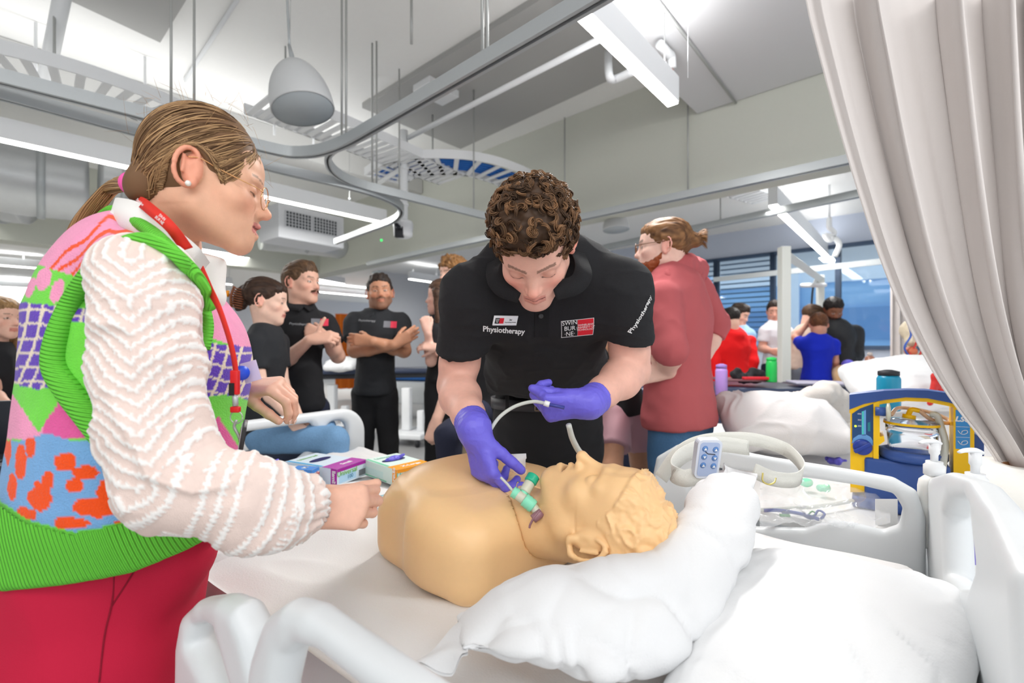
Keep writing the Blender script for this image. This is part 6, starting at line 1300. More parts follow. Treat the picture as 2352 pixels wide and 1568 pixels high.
# hooded man with beard and hair bun
fpk = unit(A(-0.93, 0.30, 0.03)); rpk = np.cross(fpk, UP)
J = mk(2.05, head=(1522, 570), neck=(1548, 650), sl=(1520, 690, -.17), sr=(1600, 668, .17), el=(1541, 800, -.25), er=(1645, 745, .25), wl=(1533, 852, -.16), wr=(1600, 850, .22), pel=(1560, 950), hl=(1535, 965, -.07), hr=(1590, 965, .08))
def bun_x(fr, t, so, J):
    bfd = Field(.0035); kk = fr.k
    bfd.el(fr.p((0, 0.050, -0.095)), np.array((.058, .062, .052)) * kk, fr.R, 0); bfd.el(fr.p((0, .066, -.125)), np.array((.042, .044, .038)) * kk, fr.R, .02)
    for sg in (-1, 1): bfd.rc(fr.p((sg * .062, .0, -.04)), fr.p((sg * .05, .04, -.08)), .012, .02, .01)
    bfd.el(fr.p((0, .108, -.058)), np.array((.024, .03, .011)) * kk, fr.R, .006, 's'); finish(bfd, 'beard_base', MHAIR, t, color=(142, 70, 36), fold=.008, fs=45)
    hd_ = Field(.006); hd_.rc(P(1532, 642, 1.95), P(1572, 612, 2.06), .040, .050, .03); hd_.rc(P(1572, 612, 2.06), P(1600, 622, 2.18), .052, .050, .03); hd_.rc(P(1598, 620, 2.14), P(1600, 655, 2.16), .045, .035, .03); finish(hd_, 'hood', mat('dusty_pink_fleece'), t, fold=.014, fs=16)
    g = Geo(); V, F, cc = strands(700, 7, lambda i: (lambda u, w_, q_: np.array([fr.p((0.061 * math.sin(w_) * (1 - .25 * q), 0.052 + 0.058 * math.cos(w_) - 0.010 * q, -0.070 - 0.05 * u - 0.032 * q * q_)) for q in np.linspace(0, 1, 7)]))(rng.random(), rng.uniform(-1.45, 1.45), rng.uniform(.3, 1)), 0.0012, 3, ((96, 44, 20), (190, 96, 48)), 0.0022); g.add(V, F, cc); g.obj('beard', MHAIR, t)
    gq = thing('glasses', 'brown framed glasses on the bearded person with the hair bun', 'glasses', tuple(fr.p((0, .1, 0)))); fm_ = mat('tortoise_frame', (120, 84, 60), rough=0.3)
    for sg in (-1, 1):
        Geo().add(*tubes(np.array([fr.p((sg * (0.032 + 0.022 * math.cos(a)), 0.108, -0.004 + 0.019 * math.sin(a))) for a in np.linspace(0, 6.3, 24)]), 0.0018, 6)).obj('rim', fm_, gq); Geo().add(*tube([fr.p((sg * .055, .105, .004)), fr.p((sg * .075, .06, .008)), fr.p((sg * .084, -.01, .014))], 0.002, 6)).obj('temple_arm', fm_, gq)
    Geo().add(*tube([fr.p((-.011, .108, 0)), fr.p((0, .111, .003)), fr.p((.011, .108, 0))], .0015, 6)).obj('bridge', fm_, gq)
    V, F, cc = strands(150, 8, lambda i: (lambda a, r: np.array([fr.p((r * math.cos(a) * (0.3 + q), -0.128 - 0.045 * q, 0.03 + r * math.sin(a) * (0.3 + q) + .01 * math.sin(q * 3))) for q in np.linspace(0, 1, 8)]))(rng.uniform(0, 6.3), 0.035 * rng.random()), 0.0013, 3, ((90, 60, 36), (190, 140, 90)), 0.002); Geo().add(V, F, cc).obj('hair_bun', MHAIR, t)
    Geo().add(*tube([J['neck'] - fwd_(J) * 0 + A(-.02, 0, -.05) + unit(A(-1, .3, 0)) * .09, J['neck'] + unit(A(-1, .3, 0)) * .12 - UP * .16], 0.003, 6)).obj('hood_cord', M_white_print, t)
def fwd_(J): return A(0, 0, 0)
figure('person with ginger beard and small hair bun in a dusty pink hoodie, hand on hip', J, fpk, 1.86, True, (234, 194, 178), hair_cap('bun', ((74, 48, 30), (150, 108, 70))), (clothm('dusty_pink_fleece', (186, 92, 96), bump=0.5), 'hoodie'), (denim, 'jeans'), (60, 60, 60), h=0.0055, sleeve='pushed', hood=True, extra=bun_x, bulk=1.18,
       hands=dict(l=dict(dir=unit(A(-.9, .1, -.15)), back=unit(A(-.1, -.9, .35)), curl=((12, 15, 10),) * 4, spread=(14, 4, -6, -16), thumb=(80, 10, 0), side=1), r=dict(dir=unit(A(-.8, .1, -.3)), back=unit(A(0, .9, .3)))))
# group by the windows
J = mk(4.6, head=(1676, 735), neck=(1682, 768), sl=(1650, 783), sr=(1722, 783, .1), el=(1644, 830, -.05), er=(1730, 830), wl=(1650, 880, -.1), wr=(1722, 878), pel=(1688, 872))
figure('person with short black hair in a bright red hoodie seen from behind', J, A(-0.45, 0.8, -.35), 1.70, True, 'fair', hair_cap('short', ((20, 18, 18), (44, 38, 36)), .007), (clothm('red_fleece', (232, 14, 18)), 'hoodie'), (blk, 'trousers'), h=0.009, sleeve='long', hood=True)
J = mk(5.1, head=(1699, 722), neck=(1702, 750), sl=(1680, 768), sr=(1722, 768), el=(1678, 820), er=(1728, 820), wl=(1684, 865), wr=(1730, 865), pel=(1704, 865))
figure('person with short brown hair in pale blue standing behind the red hoodie', J, A(0.5, -0.7, -.4), 1.72, True, 'fair', hair_cap('short', DRK, .007), (clothm('pale_blue_cloth', (160, 196, 226)), 't_shirt'), (navy, 'trousers'), h=0.009)
J = mk(4.95, head=(1780, 716), neck=(1782, 745), sl=(1806, 760, .08), sr=(1758, 760, -.05), el=(1812, 800), er=(1750, 800, -.05), wl=(1800, 815, -.1), wr=(1772, 806, -.25), pel=(1782, 838))
figure('person in a white t-shirt and navy shorts left of the tall white frame', J, A(-0.5, -0.8, -.15), 1.76, True, (214, 160, 140), hair_cap('buzz', DRK, .007), (clothm('white_cloth', (226, 226, 232)), 't_shirt'), (navy, 'shorts'), h=0.009, shorts=True)
J = mk(4.75, head=(1866, 728), neck=(1852, 757), sl=(1868, 775, -.15), sr=(1832, 768, .15), el=(1868, 815, -.18), er=(1830, 815, .1), wl=(1888, 832, -.2), wr=(1880, 838), pel=(1828, 845))
figure('person in a beige hoodie and grey trousers bending beside the tall white frame', J, A(0.85, -0.2, -.5), 1.74, True, 'fair', hair_cap('short', BRN, .007), (clothm('beige_fleece', (206, 182, 166)), 'hoodie'), (clothm('grey_cloth', (112, 118, 128)), 'trousers'), h=0.009, sleeve='long', hood=True)
J = mk(4.25, head=(1880, 748), neck=(1878, 775), sl=(1843, 790), sr=(1914, 790), el=(1826, 775, .1), er=(1918, 830), wl=(1852, 748, .12), wr=(1922, 868, .1), pel=(1876, 868))
figure('person with short auburn hair in a royal blue top seen from behind', J, A(0.35, 0.85, -.4), 1.62, False, (208, 150, 128), hair_cap('short', ((66, 38, 24), (120, 76, 48)), .007), (clothm('royal_blue_cloth', (14, 40, 190)), 't_shirt'), (clothm('royal_blue_trousers', (12, 34, 160)), 'trousers'), h=0.009)
J = mk(4.65, head=(1914, 712), neck=(1918, 745), sl=(1962, 765), sr=(1886, 768), el=(1966, 815), er=(1888, 818), wl=(1944, 852, -.15), wr=(1908, 845, -.15), pel=(1926, 850))
figure('person with dark beard in a puffy black jacket at the head of the far bed', J, A(-0.2, -0.85, -.45), 1.80, True, (134, 88, 66), hair_cap('short', ((18, 16, 16), (40, 34, 32)), .007), (clothm('black_puffer', (26, 28, 33), rough=0.6), 'jacket'), (blk, 'trousers'), h=0.009, sleeve='long', beard=((24, 20, 18), 0.9, 0), bulk=1.35)
# seated woman at the left edge
J = mk(2.5, head=(4, 730), neck=(-8, 792), sl=(10, 815, .1), sr=(-38, 815, -.06), el=(60, 850, .12), er=(-20, 900, -.08), wl=(50, 905), wr=(20, 930, -.1), pel=(-20, 975), hl=(-5, 985, .1), hr=(-10, 985, -.05), kl=(60, 985), kr=(50, 1005, -.1))
J['al'] = A(J['kl'][0], J['kl'][1] + .03, .1); J['ar'] = A(J['kr'][0], J['kr'][1] + .03, .1)
figure('person with long fair hair in black seated at the left edge', J, A(0.93, -0.15, -.05), 1.64, False, (232, 184, 162), hair_cap('long', ((110, 80, 50), (190, 150, 104))), (blk, 't_shirt'), (blk, 'trousers'), None, h=0.005, bulk=.92)
# ================================================================ THINGS ON AND AROUND THE BED
M_clear = mat('clear_plastic', (248, 250, 252), rough=0.06, trans=1.0, ior=1.25)
M_film = mat('clear_film', (250, 252, 255), rough=0.12, alpha=0.28, spec=1.0)
M_tubew = mat('milky_tube', (232, 236, 228), rough=0.25, trans=0.35, ior=1.35)
M_green = mat('green_translucent', (150, 240, 205), rough=0.15, trans=0.15, ior=1.3, sss=.1); M_greencap = mat('green_cap', (40, 180, 140), rough=0.3); M_milk = mat('milky_plastic', (226, 226, 206), rough=0.3, trans=0.2)
M_yel = mat('pump_yellow', (252, 200, 12), rough=0.4, bump=0.05); M_nav = mat('pump_blue', (52, 84, 152), rough=0.4, bump=0.05)
def td(name, s, size, o, xd, up, m, parent, **k_): return text_part(name, s, size, o, xd, up, m, parent, 0.0002, **k_)
# tracheostomy fitting
a, b_, c = P(1242, 1182, 0.887), P(1212, 1150, 0.897), P(1180, 1134, 0.902)
t = thing('airway_connector', 'green and clear swivel airway connector plugged into the mannequin throat', 'airway connector', tuple(a)); ax = unit(c - a)
def seg(p0, p1, r, m, nm, par=t, rings=0):
    d = unit(p1 - p0); L = np.linalg.norm(p1 - p0); pr = [(0, 0), (r * .96, 0)]; n = max(2, rings * 2 + 2)
    for i in range(n): pr.append((r * (1.08 if rings and i % 2 else 1.0), L * (i + .5) / n))
    pr += [(r * .96, L), (0, L)]; return Geo().add(*lathe(pr, p0, 18, axis=d)).obj(nm, m, par)
seg(P(1224, 1192, 0.877), P(1244, 1176, 0.882), .0085, mat('cuff_mauve', (150, 110, 120), rough=0.3), 'flange'); Geo().add(*tube([P(1240, 1172, 0.877), P(1228, 1186, 0.872), P(1218, 1204, 0.872), P(1216, 1212, 0.872)], .0022, 8)).obj('inflation_line', mat('cuff_mauve'), t)
seg(P(1238, 1180, 0.887), P(1222, 1160, 0.892), .0085, M_milk, 'neck'); seg(P(1226, 1164, 0.892), P(1204, 1146, 0.897), .0125, M_green, 'collar', rings=2); seg(P(1206, 1148, 0.897), P(1186, 1134, 0.902), .0100, M_milk, 'barrel'); seg(P(1190, 1136, 0.902), P(1177, 1128, 0.904), .0105, M_green, 'port', rings=1)
seg(P(1200, 1142, 0.902), P(1208, 1122, 0.912), .0085, M_green, 'side_port'); seg(P(1204, 1130, 0.907), P(1220, 1104, 0.922), .0105, M_milk, 'side_barrel', rings=3); seg(P(1217, 1108, 0.917), P(1226, 1093, 0.927), .0120, M_greencap, 'cap', rings=3)
seg(P(1186, 1124, 0.902), P(1190, 1106, 0.902), .0022, M_clear, 'spigot')
t = tag(Geo().add(*tube([P(1150, 1096, .915), P(1164, 1110, .908), P(1180, 1130, .903)], .0026, 8)).obj('suction_catheter', M_tubew), 'thin clear catheter pinched by the glove and entering the connector', 'catheter')
t = thing('suction_tube', 'long milky suction tube looping between the two purple gloves', 'tube', tuple(P(1300, 940, 1.03)))
Geo().add(*tube([P(1118, 1012, 1.0), P(1128, 985, 1.01), P(1150, 955, 1.02), P(1185, 932, 1.03), P(1225, 922, 1.03), P(1256, 927, 1.02)], .0040, 10)).obj('thin_tube', M_tubew, t)
Geo().add(*tube([P(1250, 925, 1.02), P(1262, 929, 1.018)], .0065, 12, smooth=False)).obj('connector', M_white, t); Geo().add(*tube([P(1262, 929, 1.018), P(1296, 936, 1.02)], .0040, 10, smooth=False)).obj('valve', mat('valve_blue', (60, 66, 150), rough=0.3), t)
Geo().add(*tube([P(1306, 975, 1.03), P(1316, 1010, 1.05), P(1335, 1042, 1.08), P(1365, 1066, 1.12), P(1400, 1076, 1.16)], [.0062, .0068, .0075, .0080, .0080], 12)).obj('wide_tube', M_tubew, t)
t = thing('paper_packet', 'torn white paper packet standing on the sheet behind the mannequin chest', 'packet', tuple(P(1184, 1080, 1.12)))
Geo().add(*prism([(0, 0), (.046, 0), (.046, .044), (.048, .047), (.047, .058), (.002, .057), (0, .03)], 0, .0012, (P(1162, 1100, 1.10), unit(A(1, .1, 0)), unit(A(.02, .15, 1)), unit(A(0, -1, .1))))).obj('paper', mat('paper_white', (228, 228, 228), rough=0.8, bump=0.3), t)
G = np.array([[P(1150 + 60 * u, 1112 - 36 * v, 1.07) + A(0, .008 * math.sin(u * 9 + v * 7), .004 * math.sin(v * 11 + u * 5)) for v in np.linspace(0, 1, 10)] for u in np.linspace(0, 1, 12)]); Geo().add(*grid(G)).obj('film', M_film, t)
# glove boxes on the bed foot
def glovebox(cn, el, er, hpx, label, cols, size_txt, brand, txtcol, glove=True, z=ZM + 0.008):
    """cn: pixel of the nearest bottom corner; el/er: pixels of the left and right bottom corners"""
    o = PZ(*cn, z); l = PZ(*el, z); r = PZ(*er, z); ul = unit(l - o); ur = unit(r - o); ul = unit(ul - (ul @ ur) * ur * 0.9); Ll = np.linalg.norm(l - o); Lr = np.linalg.norm(r - o); H = hpx / FPX * o[1]
    t = thing('glove_box', label, 'glove box', tuple(o), 'disposable glove boxes'); cm = [mat('card_' + '_'.join(map(str, c)), c, rough=0.5) for c in cols]
    def qd(a0, b0, a1, b1, face, m, nm, e=.0006, par=t):
        if face == 'L': pts = [o + ul * u + UP * v - ur * e for u, v in ((a0, b0), (a1, b0), (a1, b1), (a0, b1))]
        elif face == 'R': pts = [o + ur * u + UP * v - ul * e for u, v in ((a0, b0), (a1, b0), (a1, b1), (a0, b1))]
        else: pts = [o + ul * u + ur * v + UP * (H + e) for u, v in ((a0, b0), (a1, b0), (a1, b1), (a0, b1))]
        return Geo().add(np.array(pts), [np.array([[0, 1, 2, 3]])]).obj(nm, m, par, False)
    V = np.array([o + ul * a + ur * b__ + UP * c for c in (0, H) for a, b__ in ((0, 0), (Ll, 0), (Ll, Lr), (0, Lr))]); Geo().add(V, BOXF).obj('carton', cm[0], t, False)
    qd(0, 0, .028, H, 'L', cm[1], 'corner_band'); qd(0, H * .80, Lr, H, 'R', cm[1], 'top_band'); qd(0, 0, Ll * .28, Lr, 'T', cm[1], 'lid_band')
    qd(Ll * .30, Lr * .02, Ll * .98, Lr * .10, 'T', cm[2], 'stripe'); qd(Ll * .3, H * .05, Ll, H * .12, 'L', cm[2], 'stripe'); qd(.01, H * .1, Lr * .62, H * .62, 'R', cm[3], 'print_panel'); qd(Lr * .72, H * .12, Lr * .95, H * .5, 'R', mat('barcode_grey', (120, 124, 130)), 'barcode'); qd(Ll * .4, H * .2, Ll * .95, H * .6, 'L', cm[3], 'print_panel')
    c = o + ul * Ll * .62 + ur * Lr * .52 + UP * (H + .0008); th = np.linspace(0, 2 * math.pi, 24, endpoint=False); pts = np.array([c + ur * (.048 * np.sign(math.cos(a)) * abs(math.cos(a)) ** .8) + ul * .020 * math.sin(a) for a in th])
    Geo().add(np.vstack([pts, pts - UP * .0002]), [np.arange(24)[None, ::-1]]).obj('opening', mat('opening_dark', (22, 26, 90), rough=0.7), t, False)
    if glove:
        g = Field(.0025); g.el(c + UP * .001, (.034, .013, .012), np.stack([ur, ul, UP], 1), 0); g.rc(c + ur * .01, c + ur * .035 + UP * .014 - ul * .012, .006, .004, .01); finish(g, 'glove_tip', M_glove, t, fold=.004, fs=60)
    wm = M_white_print; tm_ = mat('box_text_' + size_txt, txtcol, rough=0.6); nR = -ul; nL = -ur
    td('size_text', size_txt, .021, o + ul * .0145 - ur * .001 + UP * H * .5, UP, -ul * -1 if False else unit(-ul), wm, t, bold=.0006)
    td('size_text', size_txt, .024, o + ul * Ll * .14 + ur * Lr * .55 + UP * (H + .001), ur, ul, wm, t, bold=.0008)
    td('brand_text', brand, .026, o + ur * Lr * .33 - ul * .0012 + UP * H * .66, ur, UP, tm_, t); td('brand_text', brand, .024, o + ul * Ll * .86 + ur * Lr * .5 + UP * (H + .001), ur, ul, tm_, t); td('count_text', '100', .020, o + ur * Lr * .42 - ul * .0014 + UP * H * .33, ur, UP, mat('ink_teal', (90, 150, 180)), t)
glovebox((774, 1116), (700, 1084), (842, 1090), 38, 'purple and white glove box marked small, middle of the three', [(214, 228, 240), (170, 30, 160), (70, 170, 220), (176, 212, 238)], 'Small', 'Universal', (120, 190, 60), glove=False)
glovebox((912, 1118), (845, 1088), (989, 1098), 38, 'orange and white glove box marked x-large, nearest the mannequin', [(220, 238, 230), (252, 160, 14), (120, 205, 165), (206, 232, 226)], 'X-Large', 'Universal', (90, 180, 150))
glovebox((716, 1122), (596, 1096), (733, 1112), 42, 'white and blue glove box partly hidden by the sheer sleeve', [(222, 222, 224), (70, 140, 220), (226, 40, 48), (206, 206, 212)], 'M', 'Nitrile', (226, 40, 48))
t = thing('syringe_packet', 'clear packets with tubing lying on the sheet beside the mannequin', 'packet', tuple(PZ(870, 1150, ZM)))
for i, (p0, p1, cc) in enumerate((((800, 1166), (925, 1130), M_film), ((806, 1180), (915, 1145), M_film))):
    a, b_ = PZ(*p0, ZM + .018 + .004 * i), PZ(*p1, ZM + .018 + .004 * i); Geo().add(*ribbon([a, lerp(a, b_, .5) + UP * .004, b_], .03, .001, A(.3, .9, 0), 6)).obj('film', cc, t); Geo().add(*tube([a, lerp(a, b_, .5) + UP * .004, b_], .003, 8)).obj('tubing', M_tubew, t)
Geo().add(*tube([PZ(870, 1142, ZM + .022), PZ(930, 1126, ZM + .022)], .004, 6, smooth=False)).obj('blue_edge', mat('teal_strip', (110, 190, 205)), t)
tag(Geo().add(*tubes(np.array([PZ(892, 1166, ZM + .02) + A(.016 * math.cos(a), .016 * math.sin(a), 0) for a in np.linspace(0, 6.3, 20)]), .004, 8)).obj('plastic_ring', M_white), 'small white plastic ring on the sheet beside the mannequin', 'ring')
t = tag(Geo().add(*ribbon([PZ(470, 1250, ZM + .02), PZ(500, 1254, ZM + .022), PZ(540, 1244, ZM + .02)], .04, .001, A(0, 1, 0), 6)).obj('clear_packet', M_film), 'clear packet on the sheet under the near sleeve', 'packet')
# straps and hand control on the far rail
t = thing('elastic_strap', 'white ribbed elastic strap looped over the far bed rail', 'strap', tuple(P(1700, 1020, 1.2)))
M_el = mat('white_elastic', (240, 240, 232), rough=0.85, bump=0.9, bscale=260, stretch=(1, 1, 6))
Geo().add(*ribbon([P(1518, 1098, 1.16), P(1560, 1040, 1.18), P(1620, 1012, 1.2), P(1720, 1008, 1.22), P(1800, 1030, 1.2), P(1842, 1070, 1.12), P(1832, 1100, 1.08), P(1780, 1100, 1.06), P(1730, 1080, 1.07)], .034, .0025, [A(0, .3, 1), A(.3, .2, 1), A(0, .2, 1), A(0, .3, 1), A(.2, 0, 1), A(0, 0, 1), A(0, 0, 1)], 10)).obj('strap', M_el, t)
Geo().add(*ribbon([P(1720, 1028, 1.2), P(1640, 1020, 1.16), P(1570, 1045, 1.12), P(1545, 1080, 1.08), P(1570, 1098, 1.06), P(1610, 1090, 1.06)], .038, .0025, A(0, .2, 1), 10)).obj('strap_loop', M_el, t)
t = thing('bed_remote', 'grey hand control with blue arrow buttons leaning on the pillow', 'remote control', tuple(P(1624, 1048, 1.06)))
s_ = 1.05 / FPX; Rr = np.stack([unit(A(1, .15, -.04)), unit(A(-.12, 1, .25)), unit(A(.02, -.25, 1))], 1); ro_ = P(1624, 1052, 1.05)
Geo().add(*prism(rbox2(60 * s_, 96 * s_, 13 * s_, 6), -.010, .006, (ro_, Rr[:, 0], Rr[:, 2], -Rr[:, 1]))).obj('case', mat('remote_grey', (214, 220, 232), rough=0.4), t, False)
Geo().add(*prism(rbox2(48 * s_, 84 * s_, 8 * s_, 6), .006, .0068, (ro_, Rr[:, 0], Rr[:, 2], -Rr[:, 1]))).obj('face', mat('remote_face', (172, 188, 220), rough=0.4), t, False)
for i, (ux, uz) in enumerate(((-12, 27), (14, 25), (-12, 7), (14, 4), (-12, -14), (14, -16))):
    c = ro_ + Rr[:, 0] * ux * s_ + Rr[:, 2] * uz * s_ - Rr[:, 1] * .0068; b2 = Geo().add(*lathe([(0, .0022), (6.0 * s_, .0018), (7.2 * s_, 0), (0, 0)], c, 18, axis=-Rr[:, 1])).obj('button', mat('button_blue', (92, 136, 196), rough=0.3), t)
    sg = 1 if i % 4 < 2 else -1; Geo().add(*prism([(-3.6 * s_, -2.5 * s_ * sg), (3.6 * s_, -2.5 * s_ * sg), (0, 3.5 * s_ * sg)], .0022, .0030, (c, Rr[:, 0], Rr[:, 2], -Rr[:, 1]))).obj('arrow', M_white_print, b2, False)
Geo().add(*tube([ro_ + Rr[:, 0] * x_ * s_ + Rr[:, 2] * z_ * s_ - Rr[:, 1] * .0075 for x_, z_ in ((-10, 20), (-4, 15), (4, 14), (14, 13))], .0009, 6)).obj('body_symbol', mat('ink_dark'), t)
t = tag(Geo().add(*tube([P(1752, 1086, 1.04), P(1752, 1104, 1.03), P(1765, 1112, 1.03), P(1778, 1108, 1.03), P(1782, 1098, 1.04)], .0018, 8)).obj('wire_hook', mat('brass_wire', (206, 190, 110), rough=0.3, metal=.5)), 'small brass wire hook on the far rail beside the pillow', 'hook')
# side table with its load
TZ = 0.86; tb = thing('side_table', 'white overbed table behind the far rail holding the suction unit', 'table', tuple(A(1.05, 1.40, 0)))
tp_ = np.array([(A(0.965, 1.09, 0) + E1 * a + E2 * b_)[:2] for a, b_ in ((.60, .09), (-.08, .09), (-.08, -.45), (-.75, -.45), (-.75, .70), (.35, .70), (.60, .45))][::-1])
Geo().add(*prism(tp_, -.03, 0, (A(0, 0, TZ), A(1, 0, 0), A(0, 1, 0), UP))).obj('table_top', mat('table_laminate', (234, 234, 232), rough=0.4), tb, False)
Geo().add(*box((-.04, -.04, .08), (.04, .04, TZ - .03), o=A(1.45, 1.5, 0), bev=.005)).obj('column', M_white, tb); Geo().add(*box((-.30, -.2, 0.02), (.30, .2, .08), o=A(1.45, 1.5, 0), bev=.01)).obj('base', M_white, tb)
# suction unit
lsu = thing('suction_unit', 'yellow and blue portable suction unit on the side table', 'suction unit', tuple(P(2100, 1090, 1.22)))
LX = unit(A(0.80, -0.60, 0)); LY = np.cross(UP, LX); LO = A(*P(1957, 1092, 1.42)[:2], TZ)  # left bottom front corner
def LP(px, py, off=0.0):
    q = onplane(px, py, LO, LY) - LO; return (q @ LX, q @ UP)
LF = (LO, LX, UP, -LY)
def lpoly(name, pts, t0, t1, m, par=lsu, bev=0): return Geo().add(*prism([LP(*q) for q in pts], t0, t1, LF)).obj(name, m, par, False)
def pxl(px, py, off=0.0): a, b = LP(px, py); return LO + LX * a + UP * b - LY * off
zb = lambda px: 1150
lpoly('left_housing', [(1953, 1130), (1953, 935), (1980, 924), (2012, 917), (2012, 1005), (2009, 1130)], -.10, 0.0, M_yel)
lpoly('left_housing_side', [(2006, 1130), (2006, 925), (2020, 920), (2021, 1002), (2030, 1000), (2032, 1012), (2018, 1022), (2018, 1130)], -.09, .005, M_yel)
lpoly('control_panel', [(1957, 1012), (1957, 950), (1975, 938), (2006, 927), (2006, 1022), (1990, 1008), (1972, 1006)], 0, .0015, mat('panel_navy', (32, 74, 124), rough=0.4))
lpoly('dial_scale', [(1956, 1018), (1960, 1006), (1972, 998), (1988, 997), (2000, 1003), (2005, 1012), (2005, 1024), (1990, 1012), (1972, 1011)], .0015, .002, mat('panel_sky', (108, 164, 224)))
lpoly('meter_strip', [(1979, 1000), (1979, 945), (1989, 941), (1989, 1000)], .0015, .002, mat('panel_sky'))
led = mat('led_green', (30, 190, 130), emit=0.5)
for k in range(13): lpoly('meter_bar', [(1980, 996 - k * 4.1), (1984, 996 - k * 4.1), (1984, 994 - k * 4.1), (1980, 994 - k * 4.1)], .002, .0026, led)
Geo().add(*lathe([(0, 0), (.003, 0), (.003, .002), (0, .002)], pxl(1965, 978, .0015), 10, axis=-LY)).obj('indicator', mat('led_yellow', (220, 250, 60), emit=1.0), lsu)
for k in range(3): td('scale_mark', ('600', '350', '200')[k], .006, pxl(1974, 950 + 14 * k, .0018), LX, UP, M_white_print, lsu)
lpoly('switch', [(1993, 990), (1993, 970), (1999, 969), (1999, 990)], .0015, .0025, mat('switch_teal', (40, 130, 140)))
Geo().add(*lathe([(0, .002), (.024, .002), (.023, .010), (.020, .014), (0, .014)], pxl(1981, 1026, 0), 28, axis=-LY)).obj('dial', mat('dial_blue', (36, 62, 150), rough=0.4), lsu)
kc = pxl(1981, 1026, .014); kd = unit(LX * .8 + UP * .6); ks = np.cross(kd, -LY); Geo().add(*box((-.024, -.005, 0), (.024, .005, .009), R=np.stack([kd, ks, -LY], 1), o=kc, bev=.002)).obj('dial_grip', mat('dial_blue'), lsu)
# arched handle
hx_ = [(1951, 948, 906), (1985, 935, 902), (2030, 926, 897), (2080, 920, 895), (2130, 922, 896), (2180, 932, 903), (2225, 946, 914), (2262, 962, 926)]
lpoly('handle', [(a, c) for a, b, c in hx_] + [(a, b - 8) for a, b, c in hx_[::-1]], -.062, .004, M_nav)
lpoly('handle_rim', [(a, b - 9) for a, b, c in hx_] + [(a, b + 1) for a, b, c in hx_[::-1]], -.055, -.002, M_yel)
lpoly('right_housing', [(2190, 1130), (2190, 930), (2215, 936), (2238, 945), (2238, 1130)], -.08, 0, M_yel); lpoly('right_side', [(2236, 1100), (2236, 995), (2262, 1010), (2262, 1100)], -.12, -.01, M_nav)
lpoly('right_label', [(2195, 1030), (2195, 940), (2212, 946), (2228, 953), (2228, 1033)], 0, .001, mat('label_sky', (60, 146, 214), rough=0.4))
td('label_text', 'LSU', .019, pxl(2211, 963, .0012), LX, UP, M_white_print, lsu, shear=.25, bold=.0008)
for k in range(2):
    yy = 992 + 24 * k; lpoly('label_line', [(2196, yy - 13), (2227, yy - 12), (2227, yy - 11.3), (2196, yy - 12.3)], .001, .0014, M_white_print); Geo().add(*tube([pxl(x_, yy + y_, .0016) for x_, y_ in ((2200, -4), (2206, 3), (2214, 5), (2222, 1), (2220, -4), (2211, -3), (2208, 2))], .0008, 5)).obj('diagram', M_white_print, lsu)
# canister and ring tray
CC = pxl(2098, 1062, -.045); rC = .062
cz0, cz1 = pxl(2098, 1058)[2], pxl(2098, 974)[2]
Geo().add(*box((0.03, -.01, 0.0), (.22, .09, cz0 - TZ - .004), R=np.stack([LX, LY, UP], 1), o=LO, bev=.01)).obj('lower_body', M_nav, lsu)
Geo().add(*lathe([(0, cz0), (rC * .88, cz0), (rC * .95, cz1 - .03), (rC, cz1 - .028), (rC, cz1), (rC * .98, cz1), (rC * .93, cz1 - .03), (rC * .86, cz0 + .004), (0, cz0 + .004)], (CC[0], CC[1], 0), 36)).obj('canister', M_clear, lsu)
Geo().add(*lathe([(0, cz1), (rC * 1.06, cz1), (rC * 1.06, cz1 + .005), (rC * .5, cz1 + .010), (0, cz1 + .010)], (CC[0], CC[1], 0), 36)).obj('canister_lid', M_clear, lsu); Geo().add(*lathe([(rC * 1.02, cz1 - .006), (rC * 1.07, cz1 - .006), (rC * 1.07, cz1 + .001), (rC * 1.02, cz1 + .001)], (CC[0], CC[1], 0), 36)).obj('lid_band', M_yel, lsu)
Geo().add(*lathe([(rC * .55, cz0), (rC * 1.20, cz0 - .004), (rC * 1.28, cz0 + .004), (rC * 1.28, cz0 + .022), (rC * 1.05, cz0 + .026), (rC * .98, cz0 + .006), (rC * .55, cz0 + .004)], (CC[0], CC[1], 0), 40)).obj('ring_tray', M_nav, lsu)
Geo().add(*box((0, -.02, 0.0), (.30, .09, .035), R=np.stack([LX, LY, UP], 1), o=LO, bev=.01)).obj('base', M_nav, lsu)
Geo().add(*tube([(CC[0] - .01, CC[1], cz1 + .01), (CC[0] - .008, CC[1], cz1 + .022)], .016, 14, smooth=False)).obj('lid_knob', M_yel, lsu)
Geo().add(*tube([(CC[0] - .012, CC[1], cz1 + .02), (CC[0] - .010, CC[1] - .01, cz1 + .038), (CC[0] + .004, CC[1] - .02, cz1 + .036)], .0068, 10)).obj('lid_elbow', M_yel, lsu)
amb = mat('amber_tube', (238, 200, 164), rough=0.2, trans=.45, ior=1.35)
Geo().add(*tube([(CC[0] + .004, CC[1] - .02, cz1 + .036), (CC[0] + .03, CC[1] - .03, cz1 + .012), (CC[0] + .075, CC[1] - .03, cz1 + .002), (CC[0] + .098, CC[1] - .01, cz1 + .008), (CC[0] + .07, CC[1] + .02, cz1 + .026), (CC[0] - .01, CC[1] + .03, cz1 + .038), pxl(2046, 950, .02)], .0055, 10)).obj('amber_hose', amb, lsu)
Geo().add(*tube([(CC[0] + .024, CC[1] - .035, cz1 + .028), (CC[0] + .030, CC[1] - .048, cz1 + .026), (CC[0] + .036, CC[1] - .055, cz1 - .01), (CC[0] + .042, CC[1] - .06, cz1 - .05), (CC[0] + .024, CC[1] - .075, cz1 - .085), (CC[0] - .004, CC[1] - .10, cz1 - .115)], .0085, 12)).obj('milky_hose', M_tubew, lsu)
